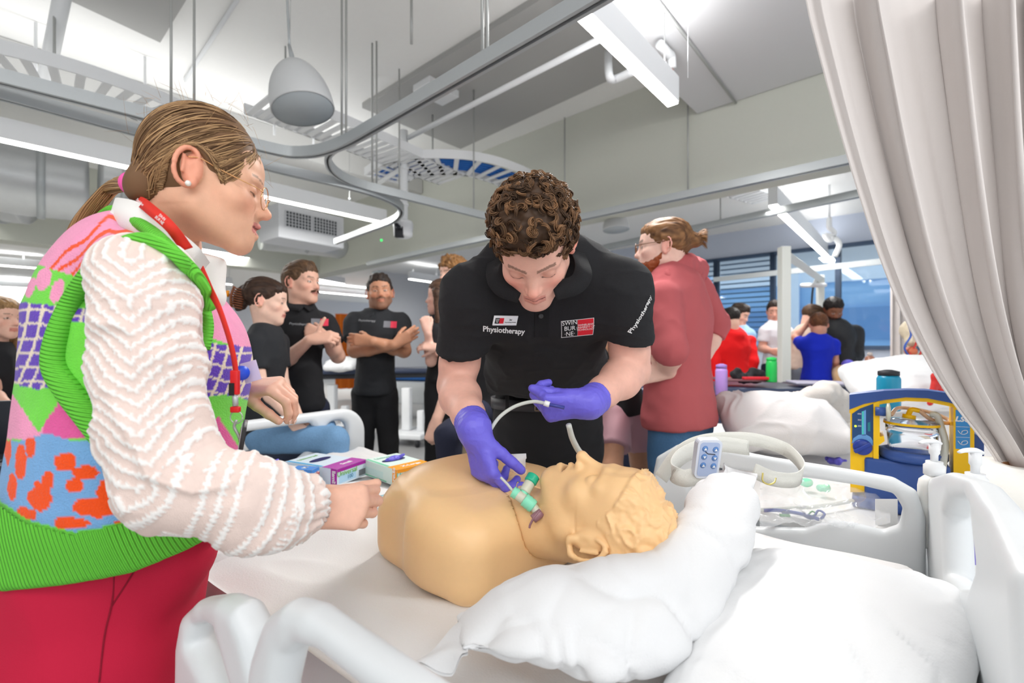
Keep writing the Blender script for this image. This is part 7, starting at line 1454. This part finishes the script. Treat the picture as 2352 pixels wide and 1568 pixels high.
q = pxl(2040, 945, .012); Geo().add(*lathe([(0, -.006), (.012, -.006), (.026, -.003), (.026, .003), (.012, .006), (0, .006)], q, 24, axis=LX, sx=1.0, sy=1.0)).obj('filter', M_milk, lsu); Geo().add(*tube([q - LX * .03, q - LX * .006], .013, 14, smooth=False)).obj('filter_socket', M_nav, lsu)
# pump bottles
def pump(cx, d, ztop, r, label, side=-1, lab=True, sq=.62):
    c = A((cx - CX) / FPX * d, d, 0); t = thing('pump_bottle', label, 'bottle', tuple(c + UP * TZ), 'pump bottles on the side table'); zt_ = ztop; b0 = TZ + .001; sh = zt_ - .075; nx_ = unit(A(1, .1, 0))
    Geo().add(*lathe([(0, b0), (r * .9, b0), (r, b0 + .008), (r, sh - .03), (r * .92, sh - .014), (r * .45, sh), (0, sh)], (c[0], c[1], 0), 32, sy=sq)).obj('body', mat('bottle_white', (238, 238, 234), rough=0.35, sss=.05), t)
    Geo().add(*lathe([(0, sh - .002), (.021, sh - .002), (.021, sh + .020), (.0165, sh + .024), (.0165, sh + .030), (0, sh + .030)], (c[0], c[1], 0), 24)).obj('cap', M_white, t)
    Geo().add(*lathe([(0, sh + .03), (.0075, sh + .03), (.0075, sh + .045), (.0105, sh + .05), (.0105, zt_), (0, zt_)], (c[0], c[1], 0), 18)).obj('pump_stem', M_white, t)
    Geo().add(*tube([A(c[0] + .014, c[1], zt_ - .002), A(c[0], c[1], zt_ + .003), A(c[0] - .025, c[1] - .004, zt_ + .004), A(c[0] - .042, c[1] - .008, zt_ + .001)], [.007, .0095, .007, .004], 10, flat=.6)).obj('pump_head', M_white, t)
    if lab:
        n = 16; G = np.array([[A(c[0] + r * 1.006 * math.sin(a), c[1] - r * sq * 1.012 * math.cos(a), z_) for z_ in (b0 + .03, sh - .035)] for a in np.linspace(-.75, 1.0, n)]); Geo().add(*grid(G)).obj('label', mat('label_white', (244, 244, 246), rough=.5), t)
        G = np.array([[A(c[0] + r * 1.012 * math.sin(a), c[1] - r * sq * 1.022 * math.cos(a), z_) for z_ in (b0 + .032, b0 + .032 + .055 * math.cos((a + .75) * 1.8))] for a in np.linspace(-.75, -.3, 8)]); Geo().add(*grid(G)).obj('label_purple', mat('label_violet', (108, 92, 200), rough=.5), t)
        for k in range(3): td('label_text', ('APPLICATIONS:\nUse on hands and skin\nbefore and after care\nof each patient', 'LBL105', 'schulke\nMADE IN AUSTRALIA')[k], (.0052, .004, .0055)[k], A(c[0] + .012, c[1] - r * sq - .0025, sh - .06 - .045 * k), nx_, UP, mat('ink_dark'), t)
pump(2146, 1.13, 1.112, .037, 'white pump bottle nearer the suction unit'); pump(2240, .99, 1.122, .040, 'white pump bottle with purple label seen through the headboard slot')
rc_ = A(*PZ(2318, 1180, TZ)[:2], 0); rc_ = A(1.20, 1.10, 0); t = thing('paper_roll', 'large white paper towel roll under the curtain edge', 'paper roll', tuple(rc_ + UP * TZ))
zr = 1.066; Geo().add(*lathe([(.035, TZ), (.088, TZ), (.088, zr), (.035, zr), (.035, TZ)], rc_, 40)).obj('paper', mat('tissue_white', (244, 242, 236), rough=.95, bump=.4), t); Geo().add(*lathe([(.031, TZ), (.035, TZ), (.035, zr - .0005), (.031, zr - .0005), (.031, TZ)], rc_, 32)).obj('core', mat('cardboard', (164, 116, 78), rough=.9), t); Geo().add(*lathe([(0, TZ + .1), (.032, TZ + .1)], rc_, 24)).obj('core_shadow', mat('cardboard'), t)
g = Field(.003); gc = PZ(1915, 1062, TZ + .012)
for i in range(9): a = gc + A(rng.uniform(-.035, .03), rng.uniform(-.02, .02), rng.uniform(0, .012)); g.rc(a, a + A(*rng.uniform(-.02, .02, 2), rng.uniform(-.004, .010)), .010, .006, .008)
tag(finish(g, 'used_glove', M_glove, None, fold=.006, fs=50), 'crumpled purple glove lying on the side table', 'glove')
# plastic bag with airway bits seen through the rail
t = thing('plastic_bag', 'clear plastic bag of tubes and masks seen through the far rail', 'bag', tuple(PZ(1900, 1150, TZ)))
G = np.array([[PZ(1745 + 300 * u, 1096 + 110 * v, TZ + .03 + .03 * math.sin(3.1 * u) * math.sin(3.1 * v)) + A(0, 0, .012 * float(vnoise(np.array([u * 9, v * 7, 1.]))) + .006 * float(vnoise(np.array([u * 22, v * 18, 4.])))) for v in np.linspace(0, 1, 26)] for u in np.linspace(0, 1, 46)]); Geo().add(*grid(G)).obj('film', M_film, t)
for i, (pts, r, m) in enumerate([([(1700, 1172), (1800, 1168), (1900, 1160), (2000, 1140), (2070, 1118)], .0055, M_tubew), ([(1755, 1172), (1790, 1172), (1840, 1180), (1880, 1192)], .005, mat('strap_blue', (40, 70, 150))), ([(1800, 1178), (1830, 1172), (1860, 1188), (1890, 1186)], .006, M_clear), ([(1870, 1186), (1880, 1172), (1894, 1180), (1886, 1190)], .003, mat('strap_blue')), ([(1858, 1180), (1866, 1174), (1874, 1180), (1866, 1184)], .002, mat('green_clip', (40, 140, 60)))]):
    Geo().add(*tube([PZ(x_, y_, TZ + .02) for x_, y_ in pts], r, 10)).obj(('long_tube', 'blue_strap', 'clear_airway', 'blue_loop', 'green_loop')[i], m, t)
Geo().add(*prism([(0, 0), (.026, -.004), (.030, .006), (.004, .012)], 0, .004, (PZ(1792, 1186, TZ + .02), A(1, 0, 0), A(0, 1, 0), UP))).obj('green_tag', mat('green_clip'), t)
for i, (x_, y_) in enumerate(((1852, 1108), (1892, 1120))): g = Field(.003); g.el(PZ(x_, y_, TZ + .03), (.020, .014, .012), None, 0); finish(g, 'green_mask', M_green, t, fold=.006, fs=40)
g = Geo().add(*box((-.03, -.001, 0), (.03, .001, .07), o=PZ(2036, 1205, TZ), bev=.0004)).obj('paper_sleeve', mat('paper_white'), t)
# ================================================================ CURTAIN, FAR BEDS AND SMALL THINGS
M_curt = mat('curtain_cloth', (222, 216, 213), rough=0.95, bump=0.3, bscale=500, vary=0.015, stretch=(1, 1, 4))
nu, nv = 260, 70; left = [(1840, -40), (1858, 30), (1900, 190), (1950, 370), (2030, 620), (2110, 800), (2210, 960), (2290, 1050), (2335, 1092)]
ly_ = np.array([q[1] for q in left]); lx_ = np.array([q[0] for q in left]); yy = np.linspace(-40, 1092, nv); L_ = np.interp(yy, ly_, lx_); L_ = np.convolve(np.pad(L_, 6, mode='edge'), np.ones(13) / 13, 'valid')
R_ = np.linspace(2700, 2560, nv); dL = np.linspace(1.30, 1.13, nv); dR = np.linspace(1.00, 1.00, nv)
G = np.zeros((nu, nv, 3))
for i in range(nu):
    u = i / (nu - 1); ph = 2 * math.pi * (u * 6.6 + 0.30 * math.sin(u * 11) + 0.12 * math.sin(u * 31)) - 1.6
    for j in range(nv):
        v = j / (nv - 1); w_ = math.sin(ph + 0.5 * v + 0.15 * math.sin(v * 7 + u * 5)); w_ = math.copysign(abs(w_) ** .7, w_); fall = min(1, u * 7)
        a_ = (0.062 - 0.022 * v) * fall; pxx = L_[j] * (1 - u) + R_[j] * u; pt = P(pxx, yy[j], dL[j] * (1 - u) + dR[j] * u)
        pt = pt + A(-.68, -.73, 0) * (a_ * w_ - 0.012 * fall) + A(.73, -.68, 0) * (0.012 * math.sin(2 * ph) * fall); G[i, j] = pt
bot = G[:, -1]; V, F = grid(G); ct = thing('curtain', 'pale grey privacy curtain pulled aside and draped down the right edge', 'curtain', tuple(P(2340, 1080, 1.13)))
Geo().add(V, F).obj('cloth', M_curt, ct)
e_ = G[0] + A(-.68, -.73, 0) * .0; Geo().add(*tube(e_, .0028, 6, smooth=False)).obj('hem', M_curt, ct)
M_nvy = mat('navy_vinyl', (52, 62, 86), rough=0.35, bump=0.1, vary=0.03)
def couch(c, dirv, L, W, label, z=.78, fr=M_white, split=.55, group='navy examination couches'):
    d = unit(A(*dirv, 0)); s_ = np.cross(UP, d); R = np.stack([d, s_, UP], 1); t = thing('examination_couch', label, 'couch', (c[0], c[1], 0), group)
    for x0, x1 in ((-L / 2, -L / 2 + L * split - .02), (-L / 2 + L * split, L / 2)): Geo().add(*box((x0, -W / 2, z - .07), (x1, W / 2, z), R=R, o=A(c[0], c[1], 0), bev=.025)).obj('cushion', M_nvy, t)
    Geo().add(*box((-L / 2 + .1, -W / 2 + .06, z - .14), (L / 2 - .1, W / 2 - .06, z - .07), R=R, o=A(c[0], c[1], 0), bev=.01)).obj('frame', mat('frame_dark', (44, 46, 52)), t)
    for sx in (-1, 1):
        Geo().add(*box((sx * (L / 2 - .35) - .04, -.05, .12), (sx * (L / 2 - .35) + .04, .05, z - .14), R=R, o=A(c[0], c[1], 0), bev=.01)).obj('column', fr, t); Geo().add(*box((sx * (L / 2 - .35) - .05, -W / 2 + .03, .08), (sx * (L / 2 - .35) + .05, W / 2 - .03, .14), R=R, o=A(c[0], c[1], 0), bev=.01)).obj('foot_bar', fr, t)
        for sy in (-1, 1): o = A(c[0], c[1], 0) + d * sx * (L / 2 - .35) + s_ * sy * (W / 2 - .08); Geo().add(*tube([o + UP * .05 - d * .015, o + UP * .05 + d * .015], .045, 12, smooth=False)).obj('castor', M_dark, t)
    return t
def pillow(c, ux, vx, hx, hy, hz, label, h=.012, m=M_pill, amp=.012):
    ux = unit(ux); vx = unit(np.asarray(vx, float) - (np.asarray(vx, float) @ ux) * ux); n_ = np.cross(ux, vx); f = Field(h)
    f.bx(c, (hx, hy, hz * .55), np.stack([ux, vx, n_], 1), hz * .5, 0); f.el(c, (hx * .95, hy * .92, hz), np.stack([ux, vx, n_], 1), .05)
    t = finish(f, 'pillow', m, None, relx=3, post=lambda V, F: wr(V, F, amp, 5, float(c[0] * 3))); return tag(t, label, 'pillow')
M_lgrey = mat('linen_grey', (222, 220, 220), rough=.92, bump=.3, bscale=200, vary=.02)
c1 = P(1790, 895, 3.2); couch((P(1800, 890, 3.35)[0], 3.35), (1, -.08), 2.3, .62, 'navy couch carrying the green bottle and black bag', z=1.06)
couch((P(850, 842, 6.9)[0], 7.2), (1, .25), 2.4, .6, 'navy couch behind the man with crossed arms', z=.98)
couch((P(30, 1080, 2.3)[0] - .5, 2.0), (.8, .6), 1.7, .6, 'navy couch at the left edge under the open laptop', z=.83)
couch((P(600, 985, 2.3)[0] - .35, 2.45), (.95, .3), 1.5, .6, 'navy couch under the seated person with the hair clip', z=.84)
# middle bed with pillow and blanket
t = thing('hospital_bed', 'second hospital bed with pillow and crumpled blanket behind the rail', 'bed', tuple(A(1.75, 2.35, 0)))
R = np.stack([unit(A(1, -.25, 0)), unit(A(.25, 1, 0)), UP], 1); o = A(1.75, 2.25, 0)
Geo().add(*box((-.75, -.40, .72), (1.0, .42, .88), R=R, o=o, bev=.04)).obj('mattress', M_lgrey, t); Geo().add(*box((-.72, -.36, .40), (.97, .38, .70), R=R, o=o, bev=.02)).obj('bed_frame', M_plast, t)
for sx in (-.55, .8): Geo().add(*box((sx - .05, -.3, 0.06), (sx + .05, .3, .42), R=R, o=o, bev=.02)).obj('leg', M_plast, t); 
for sx in (-.55, .8):
    for sy in (-.26, .26): q = o + R @ A(sx, sy, .05); Geo().add(*tube([q - R[:, 0] * .02, q + R[:, 0] * .02], .05, 12, smooth=False)).obj('castor', M_dark, t)
pillow(P(1795, 968, 2.0), A(1, -.10, -.03), A(.1, .85, .45), .235, .17, .095, 'pale pillow on the second bed left of the crumpled blanket', h=.007, m=M_lgrey)
bf = Field(.009); 
for i in range(26):
    a = P(1830 + 120 * rng.random(), 920 + 85 * rng.random(), 2.05 + .18 * rng.random()); b_ = a + A(rng.uniform(-.09, .09), rng.uniform(-.03, .06), rng.uniform(-.07, .07)); bf.rc(a, b_, rng.uniform(.026, .045), rng.uniform(.02, .035), .010)
bf.rc(P(1840, 925, 2.1), P(1890, 905, 2.1), .05, .045, .03); bf.rc(P(1900, 905, 2.15), P(1960, 1000, 2.15), .06, .06, .03); bf.rc(P(1850, 990, 2.15), P(2010, 1015, 2.15), .05, .06, .03)
tag(finish(bf, 'blanket', mat('blanket_knit', (214, 208, 202), rough=1, bump=.6, bscale=150, vary=.03), None, fold=.018, fs=13, relx=2), 'crumpled off-white blanket heaped on the second bed', 'blanket')
# bed behind the suction unit with pillow
t = thing('hospital_bed', 'third hospital bed with white linen behind the suction unit', 'bed', tuple(P(2140, 930, 2.7))); o = A(P(2120, 900, 2.75)[0], 2.75, 0)
Geo().add(*box((-.55, -.42, .74), (1.3, .45, .97), R=R, o=o, bev=.05)).obj('mattress', M_sheet, t); Geo().add(*box((-.5, -.38, .42), (1.25, .4, .74), R=R, o=o, bev=.02)).obj('bed_frame', M_plast, t)
for sx in (-.4, 1.1): Geo().add(*box((sx - .05, -.3, 0.0), (sx + .05, .3, .42), R=R, o=o, bev=.02)).obj('leg', M_plast, t)
pillow(P(2080, 880, 2.5), A(1, -.1, .12), A(.0, .8, .6), .27, .17, .09, 'white pillow on the third bed above the teal bottle', h=.008)
# far bed with a patient mannequin
t = thing('hospital_bed', 'far white bed where the group in front of the windows works', 'bed', tuple(P(1990, 860, 4.3))); o = A(P(1990, 860, 4.3)[0], 4.35, 0)
Geo().add(*box((-.45, -.4, .8), (1.2, .4, 1.02), R=R, o=o, bev=.05)).obj('mattress', M_sheet, t); Geo().add(*box((-.4, -.35, .0), (1.1, .35, .8), R=R, o=o, bev=.03)).obj('bed_frame', M_plast, t); Geo().add(*tube([o + R @ A(.1, -.38, .95), o + R @ A(.1, -.38, 1.22), o + R @ A(.3, -.38, 1.25), o + R @ A(.5, -.38, 1.2)], .02, 8, n=5)).obj('rail', M_plast, t)
g = Field(.009); q = P(1938, 860, 4.15); g.el(q, (.09, .10, .085), None, 0); g.rc(q + A(.05, .05, -.03), q + A(.30, .12, -.06), .10, .11, .05); tag(finish(g, 'mannequin', M_man, None), 'small tan mannequin lying on the far bed', 'mannequin')
g = Field(.008); q = P(1948, 838, 4.2); g.el(q, (.055, .05, .05), None, 0)
for k in range(4): g.rc(q + A(-.03 + .02 * k, -.02, -.02), q + A(-.05 + .02 * k, -.03, -.10), .018, .012, .01)
tag(finish(g, 'gloved_hand_model', M_glove, None), 'purple gloved hand shape over the far bed', 'glove')
# chair, bottles, bag, laptop
def chair(c, ang, label):
    t = thing('office_chair', label, 'chair', (c[0], c[1], 0), 'navy office chairs'); R_ = np.array([[math.cos(ang), -math.sin(ang), 0], [math.sin(ang), math.cos(ang), 0], [0, 0, 1.]]); o_ = A(c[0], c[1], 0); nv_ = mat('chair_navy', (38, 46, 70), rough=.7)
    G = np.array([[R_ @ A(.21 * u * (1 - .12 * v), .03 * u * u + .04 * v * v, .58 + .36 * v) + o_ for v in np.linspace(0, 1, 8)] for u in np.linspace(-1, 1, 9)]); g = Geo(); g.add(*grid(G)); V2, F2 = grid(G + R_ @ A(0, .035, 0), flip=True); g.add(V2, F2); Vb = np.concatenate([G[:, -1], (G + R_ @ A(0, .035, 0))[:, -1]]); n9 = 9; g.add(Vb, np.stack([np.arange(8), np.arange(8) + 1, np.arange(8) + 10, np.arange(8) + 9], -1)); g.obj('backrest', nv_, t)
    Geo().add(*box((-.22, -.42, .44), (.22, 0.0, .50), R=R_, o=o_, bev=.02)).obj('seat', nv_, t); Geo().add(*tube([o_ + R_ @ A(0, -.2, .08), o_ + R_ @ A(0, -.2, .44)], .025, 10, smooth=False)).obj('column', M_dark, t); Geo().add(*box((-.02, .0, .42), (.02, .05, .70), R=R_, o=o_, bev=.006)).obj('back_support', M_dark, t)
    for k in range(5): a = k * 1.257 + ang; e = A(math.cos(a) * .26, math.sin(a) * .26, 0); q = o_ + R_ @ A(0, -.2, 0); Geo().add(*tube([q + UP * .09, q + e + UP * .07], [.02, .014], 8, smooth=False)).obj('leg', mat('chair_grey', (150, 152, 156)), t); Geo().add(*lathe([(0, .0), (.02, .002), (.022, .03), (0, .05)], q + e, 8)).obj('castor', M_dark, t)
chair((P(1655, 930, 2.75)[0], 2.75), .2, 'navy office chair beside the jeans of the hooded person'); chair((P(1500, 1000, 2.95)[0], 2.95), .4, 'navy office chair mostly hidden between the two people on the right')
def bottle(px_, ybot, d, h_, r, col, cap, label, rough=.35, neck=.6):
    c = P(px_, ybot, d); t = thing('water_bottle', label, 'bottle', tuple(c)); m = mat('bottle_' + '_'.join(map(str, col)), col, rough=rough)
    Geo().add(*lathe([(0, 0), (r * .92, 0), (r, .006), (r, h_ * .78), (r * neck, h_ * .88), (0, h_ * .88)], c, 24)).obj('body', m, t); Geo().add(*lathe([(0, h_ * .86), (r * (neck + .1), h_ * .86), (r * (neck + .1), h_ * .96), (r * .3, h_), (0, h_)], c, 20)).obj('cap', mat('cap_' + '_'.join(map(str, cap)), cap), t); return t
bottle(1657, 908, 2.95, .20, .036, (178, 140, 212), (150, 118, 190), 'lilac bottle behind the hooded person', neck=.8)
bottle(1772, 877, 3.1, .165, .033, (34, 190, 84), (40, 200, 90), 'bright green bottle on the navy couch', neck=.85)
bottle(2041, 942, 1.9, .165, .040, (20, 140, 176), (40, 42, 48), 'teal bottle with black lid behind the suction unit', neck=.8)
bottle(1998, 866, 3.3, .175, .030, (176, 124, 104), (200, 190, 186), 'copper coloured bottle near the far bed', rough=.25, neck=.45)
g = Field(.008)
for i in range(10): a = P(1672 + 80 * rng.random(), 860 + 10 * rng.random(), 3.2); g.rc(a, a + A(rng.uniform(-.08, .08), 0, rng.uniform(-.01, .04)), .03, .02, .02)
t = finish(g, 'bag', mat('black_nylon', (30, 28, 32), rough=.7), None, fold=.02, fs=18); tag(t, 'black bag slumped on the navy couch', 'bag')
Geo().add(*box((-.09, -.02, 0), (.09, .02, .02), o=P(1738, 872, 3.1), bev=.006)).obj('red_strap', mat('strap_red', (206, 30, 44)), t)
tag(Geo().add(*box((-.16, -.10, 0), (.16, .10, .018), R=R * 1.0, o=P(1700, 874, 3.25), bev=.005)).obj('laptop', mat('laptop_maroon', (130, 86, 92), rough=.4)), 'closed maroon laptop on the navy couch', 'laptop')
tag(Geo().add(*box((-.17, -.11, 0), (.17, .11, .012), R=R, o=P(1880, 880, 3.2), bev=.004)).obj('folder', mat('paper_lilac', (200, 196, 216), rough=.6)), 'pale folder lying on the navy couch', 'folder')
t = thing('laptop', 'black laptop open on the couch at the left edge', 'laptop', tuple(P(10, 1040, 2.0))); q = P(-20, 1042, 1.85)
Geo().add(*box((-.2, -.01, 0), (.115, .005, .215), R=np.stack([unit(A(1, .25, 0)), unit(A(-.25, 1, .15)), unit(A(0, -.15, 1))], 1), o=q, bev=.004)).obj('screen', mat('laptop_black', (34, 38, 46), rough=.4), t); Geo().add(*box((-.2, -.22, -.012), (.115, .0, .0), R=np.stack([unit(A(1, .25, 0)), unit(A(-.25, 1, 0)), UP], 1), o=q, bev=.003)).obj('keyboard', mat('laptop_dark', (52, 54, 58), rough=.4), t)
# tall white frame with lifting arm and ring lamp
t = thing('hoist_frame', 'tall white steel frame standing beside the beige hoodie', 'frame', tuple(A(*P(1801, 800, 3.9)[:2], 0))); q = P(1801, 567, 3.9); wf_ = mat('frame_white', (226, 228, 222), rough=.45)
Geo().add(*box((-.037, -.037, 0), (.037, .037, q[2]), o=A(q[0], q[1], 0), bev=.004)).obj('post', wf_, t, False)
e2_ = P(1884, 640, 5.2); Geo().add(*tube([q + A(0, 0, -.05), e2_], .045, 4, smooth=False)).obj('beam', wf_, t, False); Geo().add(*box((-.03, -.03, 0), (.03, .03, e2_[2] + .04), o=A(e2_[0], e2_[1], 0), bev=.004)).obj('rear_post', wf_, t, False); Geo().add(*box((-.05, -.3, 0), (.05, 1.3, .05), o=A(q[0], q[1], 0), bev=.005)).obj('foot', wf_, t, False)
t = thing('examination_lamp', 'white ring shaped lamp hanging in front of the windows', 'lamp', tuple(P(1868, 655, 5.0)))
Geo().add(*tubes(np.array([P(1868, 655, 5.0) + A(.095 * math.cos(a), .12 * math.sin(a), .012 * math.sin(a)) for a in np.linspace(0, 6.29, 28)]), .022, 8)).obj('ring', M_white, t); Geo().add(*tube([P(1868, 657, 5.0), P(1866, 672, 5.0), P(1864, 700, 5.0)], .010, 8)).obj('grip', M_dark, t); Geo().add(*tube([P(1868, 655, 5.0), P(1875, 640, 5.1), P(1884, 640, 5.2)], .012, 6)).obj('arm', M_white, t)
t = thing('gas_hook', 'white curled ceiling pendant hook near the windows', 'hook', tuple(P(1912, 545, 5.0))); Geo().add(*tube([P(1905, 500, 5.0), P(1905, 522, 5.0), P(1916, 535, 5.0), P(1906, 552, 5.0), P(1896, 540, 5.0), P(1915, 545, 5.0), P(1928, 562, 5.0), P(1918, 588, 5.0)], .026, 10)).obj('curl', M_white, t); Geo().add(*tube([P(1905, 505, 5.0), A(*P(1905, 505, 5.0)[:2], 3.05)], .012, 6, smooth=False)).obj('rod', M_white, t)
# tall pale drape and anatomy model by the right windows
g = Geo(); G = np.array([[P(2050 + 36 * u, 640, 4.2) * A(1, 1, 0) + A(0, .04 * math.sin(u * 19), z_) for z_ in (.4, 2.15)] for u in np.linspace(0, 1, 40)]); g.add(*grid(G)); tag(g.obj('curtain', M_curt), 'narrow pale curtain hanging behind the anatomy model', 'curtain')
t = thing('anatomy_model', 'anatomy model of bones with red and blue vessels by the grey curtain', 'anatomy model', tuple(P(2130, 860, 3.0))); bone = mat('bone_cream', (232, 218, 190), rough=.6); redm = mat('artery_red', (196, 40, 36), rough=.5); blm = mat('vein_blue', (50, 90, 180), rough=.5)
g = Field(.006); q = P(2098, 758, 3.0); g.el(q, (.065, .08, .07), None, 0); g.el(q + A(-.02, -.03, -.07), (.045, .05, .035), None, .03); finish(g, 'skull', bone, t, fold=.004, fs=40)
Geo().add(*tube([q + A(0, .02, -.06), q + A(.02, .03, -.2), q + A(.01, .03, -.42)], .022, 8)).obj('spine', bone, t)
for k in range(6): Geo().add(*tube([q + A(.02, .03, -.15 - .035 * k), q + A(-.09 - .005 * k, -.02, -.17 - .035 * k), q + A(-.05, -.09, -.19 - .035 * k), q + A(.06, -.09, -.19 - .035 * k), q + A(.12, -.0, -.17 - .035 * k), q + A(.03, .03, -.15 - .035 * k)], .008, 6, n=4)).obj('rib', bone, t)
g = Field(.006); g.el(P(2092, 806, 2.95), (.035, .03, .03), None, 0); finish(g, 'heart', mat('organ_orange', (206, 110, 76), rough=.5), t, fold=.005, fs=40)
for k in range(7): a = P(2085 + 12 * k, 740 + 18 * (k % 4), 2.93); Geo().add(*tube([a, a + A(.02, 0, -.08), a + A(-.02, 0, -.16), a + A(.03, 0, -.24)], .006, 6)).obj('vessel', redm if k % 3 else blm, t)
g = Field(.006); g.el(P(2120, 845, 2.95), (.07, .04, .05), None, 0); g.el(P(2140, 842, 2.92), (.035, .03, .04), None, .01, 's'); finish(g, 'pelvis', bone, t)
Geo().add(*lathe([(0, 0), (.05, 0), (.05, .09), (0, .09)], P(2076, 862, 2.9), 16)).obj('yellow_base', M_yel, t); Geo().add(*tube([P(2100, 862, 3.0), P(2098, 905, 3.0)], .012, 6, smooth=False)).obj('stand', M_alu, t)
g = Field(.006); q = P(2150, 870, 2.3); g.rc(q, q + A(-.03, 0, -.12), .015, .012, .01); g.rc(q + A(0, 0, -.02), q + A(.05, 0, -.10), .012, .010, .01); g.el(q + A(0, 0, .01), (.022, .02, .022), None, .01); tag(finish(g, 'vessel_model', redm, None, fold=.004, fs=50), 'small red vessel model lying below the anatomy model', 'model')
# things behind the mid group
pillow(P(785, 836, 6.6), A(1, .1, 0), A(0, 1, .2), .20, .22, .09, 'white pillow on the navy couch behind the mustached man', h=.014)
t = thing('hospital_bed', 'far bed with blue linen behind the man with crossed arms', 'bed', tuple(P(930, 860, 8.6))); o = A(P(935, 850, 8.6)[0], 8.6, 0); Geo().add(*box((-.9, -.4, .72), (.75, .4, .90), R=R, o=o, bev=.04)).obj('mattress', mat('linen_blue', (46, 104, 178), rough=.9), t); Geo().add(*box((-.8, -.35, .3), (.6, .35, .7), R=R, o=o, bev=.03)).obj('bed_frame', M_plast, t)
for sx in (-.6, .5): Geo().add(*box((sx - .06, -.3, 0), (sx + .06, .3, .32), R=R, o=o, bev=.02)).obj('leg', M_plast, t)
for i, (px_, d_) in enumerate(((953, 6.4), (905 - 125, 6.9))):
    t = thing('wheeled_stand', ('white wheeled base beside the long haired person', 'white wheeled base left of the man with crossed arms')[i], 'stand', tuple(A(*P(px_, 900, d_)[:2], 0)), 'white wheeled bases'); o = A(*P(px_, 900, d_)[:2], 0)
    Geo().add(*box((-.25, -.3, .10), (.22, .3, .17), R=R, o=o, bev=.015)).obj('foot_frame', M_white, t); Geo().add(*box((-.18, -.05, .17), (-.06, .05, .75), R=R, o=o, bev=.015)).obj('column', M_white, t); Geo().add(*box((.05, -.05, .17), (.14, .05, .45), R=R, o=o, bev=.015)).obj('strut', M_white, t)
    for sx in (-.2, .17):
        for sy in (-.27, .27): q = o + R @ A(sx, sy, .05); Geo().add(*tube([q - R[:, 0] * .015, q + R[:, 0] * .015], .05, 10, smooth=False)).obj('castor', M_dark, t)
tag(Geo().add(*lathe([(0, 0), (.035, 0), (.035, .16), (.02, .18), (0, .18)], P(625, 875, 2.9), 16)).obj('teal_bottle', mat('bottle_turq', (60, 190, 210), rough=.4)), 'turquoise bottle between the seated person and the mustached one', 'bottle')
